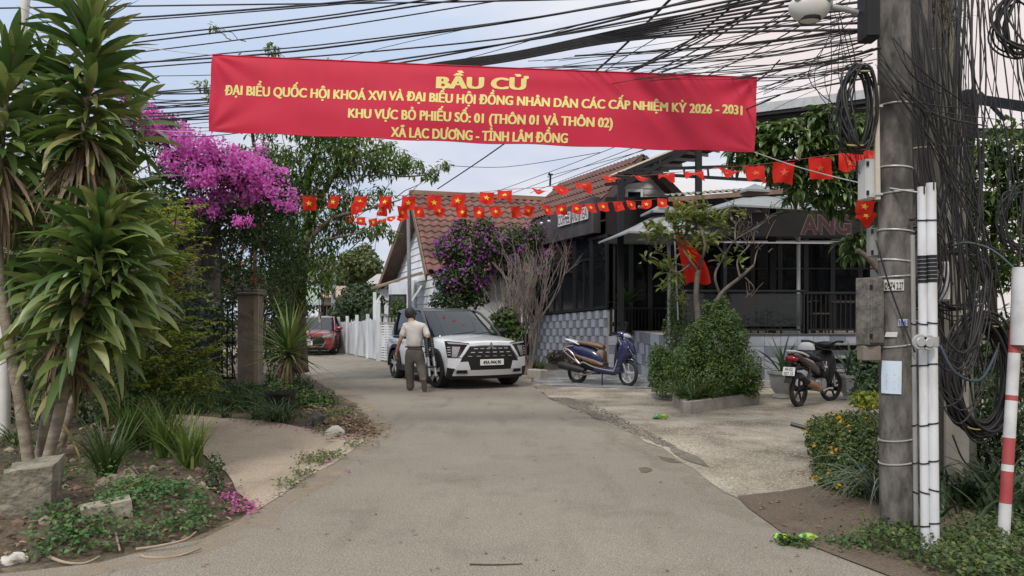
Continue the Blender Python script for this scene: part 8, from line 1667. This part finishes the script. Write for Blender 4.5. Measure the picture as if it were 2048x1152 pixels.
cable([(1752, 480, 4.96), (1775, 560, 4.95), (1800, 630, 4.95), (1830, 705, 4.9)], .006, 'black wire slanting across the stickers on the nearest pole')
cable([(1905, 492, 5.2), (1935, 485, 5.1), (1985, 500, 5.0), (2032, 540, 4.9)], .007, 'blue grey cable arching to the top of the striped guard pole', mat=M('blue_grey_cable', (0.05, 0.08, 0.1), None))
cable([(1880, 690, 4.95), (1910, 745, 4.9), (1960, 760, 4.95), (1995, 700, 5.0)], .010, 'thick blue black cable looping over the big coil', mat=M('blue_black_cable', (0.03, 0.045, 0.065), None))
cable([(1930, 700, 5.6), (1955, 850, 5.5), (1985, 920, 5.4), (1970, 945, 5.4), (1930, 925, 5.4), (1905, 870, 5.4)], .007, 'black cable end hanging in a hook under the big coil')
# coils of spare cable
def coil(label, cx, cy, rx, ry, d, n, r, tie=True, spread=.12, mat=None):
    t = thing('cable_coil', label, 'cable coil', P(cx, cy+ry, d)); c = P(cx, cy, d); X_, Z_ = rx*d/FPX, ry*d/FPX
    for i in range(n):
        mb = MB(); a0 = rng.uniform(-.08, .08); k = 1+rng.normal(0, spread); k2 = 1+rng.normal(0, spread); off = Vector(rng.normal(0, .018, 3)); off.y *= 2
        mb.tube([c+off+V(X_*k*math.cos(a+a0)+.012*math.sin(3*a+i), .03*math.sin(a*2+i), Z_*k2*math.sin(a)) for a in [2*PI*j/40 for j in range(40)]], r*rng.uniform(.7, 1.2), 5, closed=True); mb.build('loop', mat or m_cab, t, smooth=180)
    if tie:
        for a in (1.2, 4.4): mb = MB(); q = c+V(X_*math.cos(a), -.02, Z_*math.sin(a)); mb.tube([q+V(.05*math.cos(b), .04*math.sin(b)-.01, .012*math.sin(b)) for b in [2*PI*j/12 for j in range(12)]], .006, 5, closed=True); mb.build('tie', M('yellow_tie', (0.35, 0.3, 0.12), None), t, smooth=180)
    return t
coil('huge bundled coil of thick black cable hanging low on the outermost pole', 1962, 750, 56, 108, 5.35, 34, .0095, spread=.09)
coil('tall narrow black cable coil hanging on the banner side of the nearest pole', 1716, 218, 29, 78, 5.0, 16, .007, spread=.07)
coil('black cable coil cut by the top corner of the photo', 2046, 45, 46, 58, 4.8, 14, .008, tie=False, spread=.06)
coil('loose black coil tucked between the nearest pole and the white pipes', 1838, 530, 34, 75, 5.35, 14, .006, tie=False, spread=.12)
coil('loose wide coil of black cable crossing behind the white plastic box', 1910, 560, 62, 62, 5.6, 9, .007, tie=False, spread=.12)
coil('loose black coil hanging at the photo edge above the guard pole', 2040, 440, 36, 60, 5.0, 9, .005, tie=False, spread=.1)
n = 420; c = np.array(P(1884, 25, 6.0)); p = c+rng.normal(0, 1, (n, 3))*[.07, .07, .11]; t = thing('nest', 'brown tangle of dry straw lodged at the pole tops', 'nest', P(1884, 60, 6.0)); arr_mesh('straw', *straps(rng, p, rng.uniform(0, 6.28, n), rng.uniform(-1.2, 1.2, n), .14, .006, rng.uniform(0, 2, n), 3, .2, 'grass'), LEAF('straw', [(0.1, 0.075, 0.055), (0.17, 0.13, 0.1)], 0, .9), t)
# ---- banner
TL, TR, BR_, BL = P(425, 110, 8.0), P(1514, 156, 8.0), P(1508, 304, 7.9), P(418, 262, 7.9)
BN = (BL-TL).cross(TR-TL).normalized()
if BN.y > 0: BN = -BN
def ban(s, t, e=0.0):
    q = TL.lerp(TR, s).lerp(BL.lerp(BR_, s), t); w_ = 0
    w_ += .05*math.sin(PI*s)*math.sin(PI*t)+.013*math.sin(t*9+s*2.5)*(1-t)+.009*math.sin(s*17+t*3)*t+.006*math.sin(s*31-t*7)*math.sin(PI*t)
    w_ += .011*math.exp(-((t-.10-.04*math.sin(s*3))/.1)**2)*math.sin(PI*min(1, max(0, (s-.3)/.7)))
    for cs, ct, sg in ((0, 1, 1), (1, 0, -1), (1, 1, 1), (0, 0, 1)):
        dx, dy = abs(s-cs)*7.3, abs(t-ct); rr = math.hypot(dx, dy)
        if rr < 1.1: w_ += .016*math.sin(math.atan2(dy, dx+1e-6)*9*1.0)*max(0, 1-rr/1.1)*min(1, rr*6)
    q = q+BN*(w_+e); q.z -= .012*math.sin(PI*s)*1.0+.006*math.sin(s*40)*(t > .98); return q
bt = thing('banner', 'long red cloth election banner with yellow lettering strung across the road', 'banner', P(965, 304, 8.0))
mb = MB(); NX, NY = 220, 40; vs = [ban(i/NX, j/NY) for j in range(NY+1) for i in range(NX+1)]
mb.add(vs, [(j*(NX+1)+i, (j+1)*(NX+1)+i, (j+1)*(NX+1)+i+1, j*(NX+1)+i+1) for j in range(NY) for i in range(NX)])
def cloth_mat(name, c, tr=.25):
    m_ = M(name, c, tuple(a*1.12 for a in c), 2.5, .65, spec=.25, bump=.05, bscale=300); t = m_.node_tree; b = t.nodes['Principled BSDF']; o_ = t.nodes['Material Output']; q = t.nodes.new('ShaderNodeBsdfTranslucent'); q.inputs[0].default_value = (*c, 1); s_ = t.nodes.new('ShaderNodeMixShader'); s_.inputs[0].default_value = tr; t.links.new(b.outputs[0], s_.inputs[1]); t.links.new(q.outputs[0], s_.inputs[2]); t.links.new(s_.outputs[0], o_.inputs[0]); return m_
mb.build('cloth', cloth_mat('banner_red', (0.56, 0.03, 0.066), .25), bt, smooth=180)
mb = MB(); mb.tube([ban(i/60, 0, .004) for i in range(61)], .007, 5); mb.tube([ban(i/60, 1, .004) for i in range(61)], .006, 5); mb.build('hem', MATS['banner_red'], bt, smooth=180)
Hc = max(a.y for a in text_mesh('H', 1, 0)[0])
def banner_line(txt, x0, x1, yb0, yb1, cap, bold):
    fine = cap > 20; horns = [i for i, c in enumerate(txt) if c == 'Ơ']; txt = txt.replace('Ơ', 'O'); v, f = text_mesh(txt, 1.0, 0, 1.0, 'LEFT')
    for i in horns:
        xr = max(a.x for a in text_mesh(txt[:i+1], 1.0, 0, 1.0, 'LEFT')[0]); b = len(v); v = v+[V(xr-.16, Hc*.98, 0), V(xr-.02, Hc*.84, 0), V(xr+.06, Hc*.95, 0), V(xr+.06, Hc*1.14, 0), V(xr-.06, Hc*1.14, 0), V(xr-.04, Hc*1.02, 0)]; f = f+[(b, b+1, b+2, b+3, b+4, b+5)]
    if fine:
        b_ = bmesh.new(); bv = [b_.verts.new(a) for a in v]
        for q in f: b_.faces.new([bv[i] for i in q])
        bmesh.ops.triangulate(b_, faces=list(b_.faces)); bmesh.ops.subdivide_edges(b_, edges=list(b_.edges), cuts=3, use_grid_fill=True); b_.verts.index_update(); v = [a.co.copy() for a in b_.verts]; f = [tuple(a.index for a in q.verts) for q in b_.faces]; b_.free()
    xa, xb = min(a.x for a in v), max(a.x for a in v); mb = MB(); o_ = []; v, f = bold_copies(v, f, bold, .014, 7); v = [V(*a) for a in v]
    for a in v:
        k = (a.x-xa)/(xb-xa); px = x0+(x1-x0)*k; py = yb0+(yb1-yb0)*k-a.y/Hc*cap; s_ = (px-421.5)/1089.5; tp = 110+46*s_; bo = 262+42*s_; o_.append(ban(s_, (py-tp)/(bo-tp), .0035+a.z*.00006))
    mb.add(o_, f); mb.build('lettering', M('banner_yellow', (0.72, 0.64, 0.24), None, rough=.9, spec=.1), bt)
banner_line('BẦU CỬ', 874, 1052, 177, 180, 22, .06)
banner_line('ĐẠI BIỂU QUỐC HỘI KHOÁ XVI VÀ ĐẠI BIỂU HỘI ĐỒNG NHÂN DÂN CÁC CẤP NHIỆM KỲ 2026 - 2031', 449, 1484, 189.5, 230, 18, .05)
banner_line('KHU VỰC BỎ PHIẾU SỐ: 01 (THÔN 01 VÀ THÔN 02)', 700, 1225, 236, 256, 17.5, .05)
banner_line('XÃ LẠC DƯƠNG - TỈNH LÂM ĐỒNG', 786, 1137, 272, 285, 17.5, .05)
mw = M('white_cord', (0.5, 0.5, 0.48), None, rough=.6)
for q, lb_ in (([ban(1, 1), P(1600, 335, 6.9), P(1722, 366, 5.4), P(1840, 385, 4.75)], 'white cord from the lower banner corner to the white pipes'), ([ban(1, 0), P(1640, 140, 6.4), P(1755, 118, 5.1)], 'thin cord from the upper banner corner to the nearest pole'), ([ban(0, 0), P(330, 100, 8.4), P(48, 60, 8.2)], 'thin cord from the upper banner corner to the whitewashed post'), ([ban(0, 1), P(330, 262, 8.4), P(30, 240, 8.2)], 'thin cord from the lower banner corner to the whitewashed post')):
    mb = MB(); mb.tube(smooth_path(q, 6), .004 if 'thin' in lb_ else .005, 5); tag(mb.build('cord', mw), lb_, 'cord')
# ---- flags
m_flag = cloth_mat('flag_red', (0.62, 0.022, 0.012), .4); m_star = M('flag_yellow', (0.75, 0.5, 0.03), None, rough=.6)
protos = []
def flag_proto(k):
    r = np.random.default_rng(200+k); W_, H_ = .25, .262; n1, n2 = 9, 9; sh = r.uniform(-.35, .35); a1, a2 = r.uniform(.02, .05), r.uniform(0, 6); cl = r.uniform(0, .8)
    def f(s, t, e=0): 
        x = (s-.5)*W_*(1-.14*t*abs(sh))+sh*.16*t*t*H_*2; y = a1*math.sin(s*5+t*3+a2)*(.25+t)+cl*.05*t*t; z = -H_*t*(1-.08*math.sin(PI*s)); return V(x, -y-e, z-.012*math.sin(PI*s))
    mb = MB(); mb.add([f(i/n1, j/n2) for j in range(n2+1) for i in range(n1+1)], [(j*(n1+1)+i, (j+1)*(n1+1)+i, (j+1)*(n1+1)+i+1, j*(n1+1)+i+1) for j in range(n2) for i in range(n1)])
    o = mb.build('flag', m_flag, smooth=180); st = MB()
    for side in (1, -1):
        pts = []; 
        for i in range(10): a = PI/2+i*PI/5; rr = .24 if i % 2 == 0 else .095; pts.append((.5+rr*math.cos(a), .5-rr*math.sin(a)*W_/H_))
        st.add([f(.5, .5, .006*side)]+[f(s_, t_, .006*side) for s_, t_ in pts], [(0, i+1, (i+1) % 10+1) for i in range(10)])
    st.build('star', m_star, o, local=True); return o
protos = [flag_proto(k) for k in range(8)]; used = [False]*8
_fm = {}
def faint(me):
    if me.name not in _fm:
        q = me.copy(); q.materials.clear(); q.materials.append(M('flag_star_seen_through', (0.6, 0.075, 0.015), None, rough=.7)); _fm[me.name] = q; _fm[q.name] = q
    return _fm[me.name]
def put_flag(px, py, d, yaw, tilt, roll, sc_, label, group):
    k = int(rng.integers(8)); src = protos[k]
    o = src if not used[k] else dup(src); used[k] = True
    if 'upper string' in label and px > 1040:
        for c in list(o.children): c.data = faint(c.data)
    o.location = P(px, py, d); o.rotation_euler = (tilt, roll, yaw); o.scale = (sc_,)*3; tag(o, label, 'flag', group)
A_fl = [(618, 391, 0, 1.1), (670, 390, .2, 1), (722, 391, .1, .95), (772, 391, .1, .95), (818, 391, .15, 1), (868, 389, .1, 1.05), (918, 387, .2, 1), (974, 383, .35, 1), (1010, 379, .5, 1), (1068, 376, 1.2, 1), (1118, 371, .8, 1), (1168, 364, 1.0, 1), (1217, 351, 1.2, 1), (1278, 352, 1.2, 1), (1333, 346, 1.0, .9), (1388, 342, 1.0, 1), (1442, 335, 1.0, 1), (1508, 330, .4, 1), (1568, 323, .1, 1), (1640, 313, .1, .95), (1703, 306, .7, .95), (1733, 297, .6, .8)]
def dA(x): return float(np.interp(x, [600, 1217, 1440, 1570, 1735], [15, 11.6, 9.8, 8.3, 6.6]))
for i, (x, y, ti, s_) in enumerate(A_fl): put_flag(x, y+1, dA(x), rng.normal(0, .25), -ti+rng.normal(0, .1), rng.normal(0, .08), s_*(1.0 if x < 1450 else .92), 'small red flag with a yellow star, %s from the pole end of the upper string' % ORD[len(A_fl)-1-i] if len(A_fl)-i <= len(ORD) else '', 'star flags on the upper string')
B_fl = [(713, 404), (765, 408), (805, 413), (838, 412), (882, 413), (922, 413), (958, 414), (988, 413), (1030, 412), (1060, 411), (1092, 410), (1122, 409), (1155, 408), (1180, 407), (1205, 405), (1235, 403), (1262, 402), (1293, 400), (1325, 397), (1355, 396), (1385, 394)]
def dB(x): return float(np.interp(x, [690, 1000, 1400], [13.6, 15.5, 17.4]))
for i, (x, y) in enumerate(B_fl): put_flag(x, y, dB(x), rng.normal(0, .3), -(.1 if x < 1150 else .45)+rng.normal(0, .15), rng.normal(0, .12), .9, 'small red flag with a yellow star, %s from the lane-tree end of the lower string' % ORD[i], 'star flags on the lower string')
C_fl = [(700, 432), (722, 434), (745, 437), (765, 438), (783, 433), (803, 431)]
for i, (x, y) in enumerate(C_fl): put_flag(x, y, 20+i*.3, rng.normal(0, .4), -.5+rng.normal(0, .3), rng.normal(0, .1), .95, 'little red star flag, %s from the lane-tree end of the far short string' % ORD[i], 'star flags on the far short string')
for i, (x, y) in enumerate(((1722, 352), (1734, 398), (1740, 420))): put_flag(x, y, 5.7, rng.normal(0, .5), -.3, .3*i, .5, ('crumpled red flag behind the pale grey cable box', 'crumpled red star flag just below the pale grey cable box', 'lowest crumpled red star flag hanging beside the nearest pole')[i], 'crumpled flags at the pole')
for pr, u in zip(protos, used):
    if not u:
        for c in list(pr.children): bpy.data.objects.remove(c)
        bpy.data.objects.remove(pr)
for l, dd, lb_ in ((A_fl, dA, 'thin string carrying the upper row of flags'), (B_fl, dB, 'thin string carrying the lower row of flags'), (C_fl, lambda x: 20.5, 'thin string carrying the far short row of flags')):
    q = [P(a[0], a[1], dd(a[0])) for a in l]; ends = [q[0]+(q[0]-q[1])*3]+q+([P(1755, 285, 5.2)] if l is A_fl else [q[-1]+(q[-1]-q[-2])*.6]); mb = MB(); mb.tube(smooth_path(ends, 3), .004, 4); tag(mb.build('flag_string', M('red_string', (0.25, 0.05, 0.04), None)), lb_, 'string')
# large flag draped in the frangipani
t = thing('large_flag', 'large red flag with a yellow star hanging folded behind the frangipani', 'flag', P(1380, 575, 14.3)); mb = MB(); n1, n2 = 14, 20
def lf_(s, t_, e=0): x0 = 1350+t_*22; x1 = 1362+t_*60+14*math.sin(PI*t_); return P(x0+(x1-x0)*s, 468+(102 if s < .5 else 96)*t_-6*math.sin(s*6), 14.3+.06*math.sin(s*11+t_*2)-e)
mb.add([lf_(i/n1, j/n2) for j in range(n2+1) for i in range(n1+1)], [(j*(n1+1)+i, (j+1)*(n1+1)+i, (j+1)*(n1+1)+i+1, j*(n1+1)+i+1) for j in range(n2) for i in range(n1)]); mb.build('cloth', m_flag, t, smooth=180)
mb = MB(); pts = [(.5+(.36 if i % 2 == 0 else .14)*math.cos(PI/2+i*PI/5), .45-(.14 if i % 2 == 0 else .055)*math.sin(PI/2+i*PI/5)) for i in range(10)]; mb.add([lf_(.5, .45, .035)]+[lf_(a, b, .035) for a, b in pts], [(0, i+1, (i+1) % 10+1) for i in range(10)]); mb.build('star', m_star, t)
mb = MB(); mb.tube([P(1356, 640, 14.35), P(1349, 460, 14.35)], .015, 6); mb.build('staff', m_galv, t)
# string lights bulbs under the fascia
for i, (x, y) in enumerate(((1083, 447), (1098, 443), (1133, 433), (1279, 414))):
    q = P(x, y, 19.4 if x < 1200 else 19.6); t = thing('bulb', ('pendant bulb nearest the purple shrub', 'second pendant bulb along the fascia', 'pendant bulb above the sign letters', 'pendant bulb by the attic window')[i], 'bulb', q); bmx = bmesh.new(); bmesh.ops.create_uvsphere(bmx, u_segments=10, v_segments=8, radius=.05); mb = MB(); mb.bm(bmx, 0, Matrix.Translation(q)); mb.build('glass', M('clear_lamp', ()), t, smooth=180); mb = MB(); mb.tube([q+V(0, 0, .04), q+V(0, 0, .13)], .025, 8); mb.build('socket', m_blackp, t)
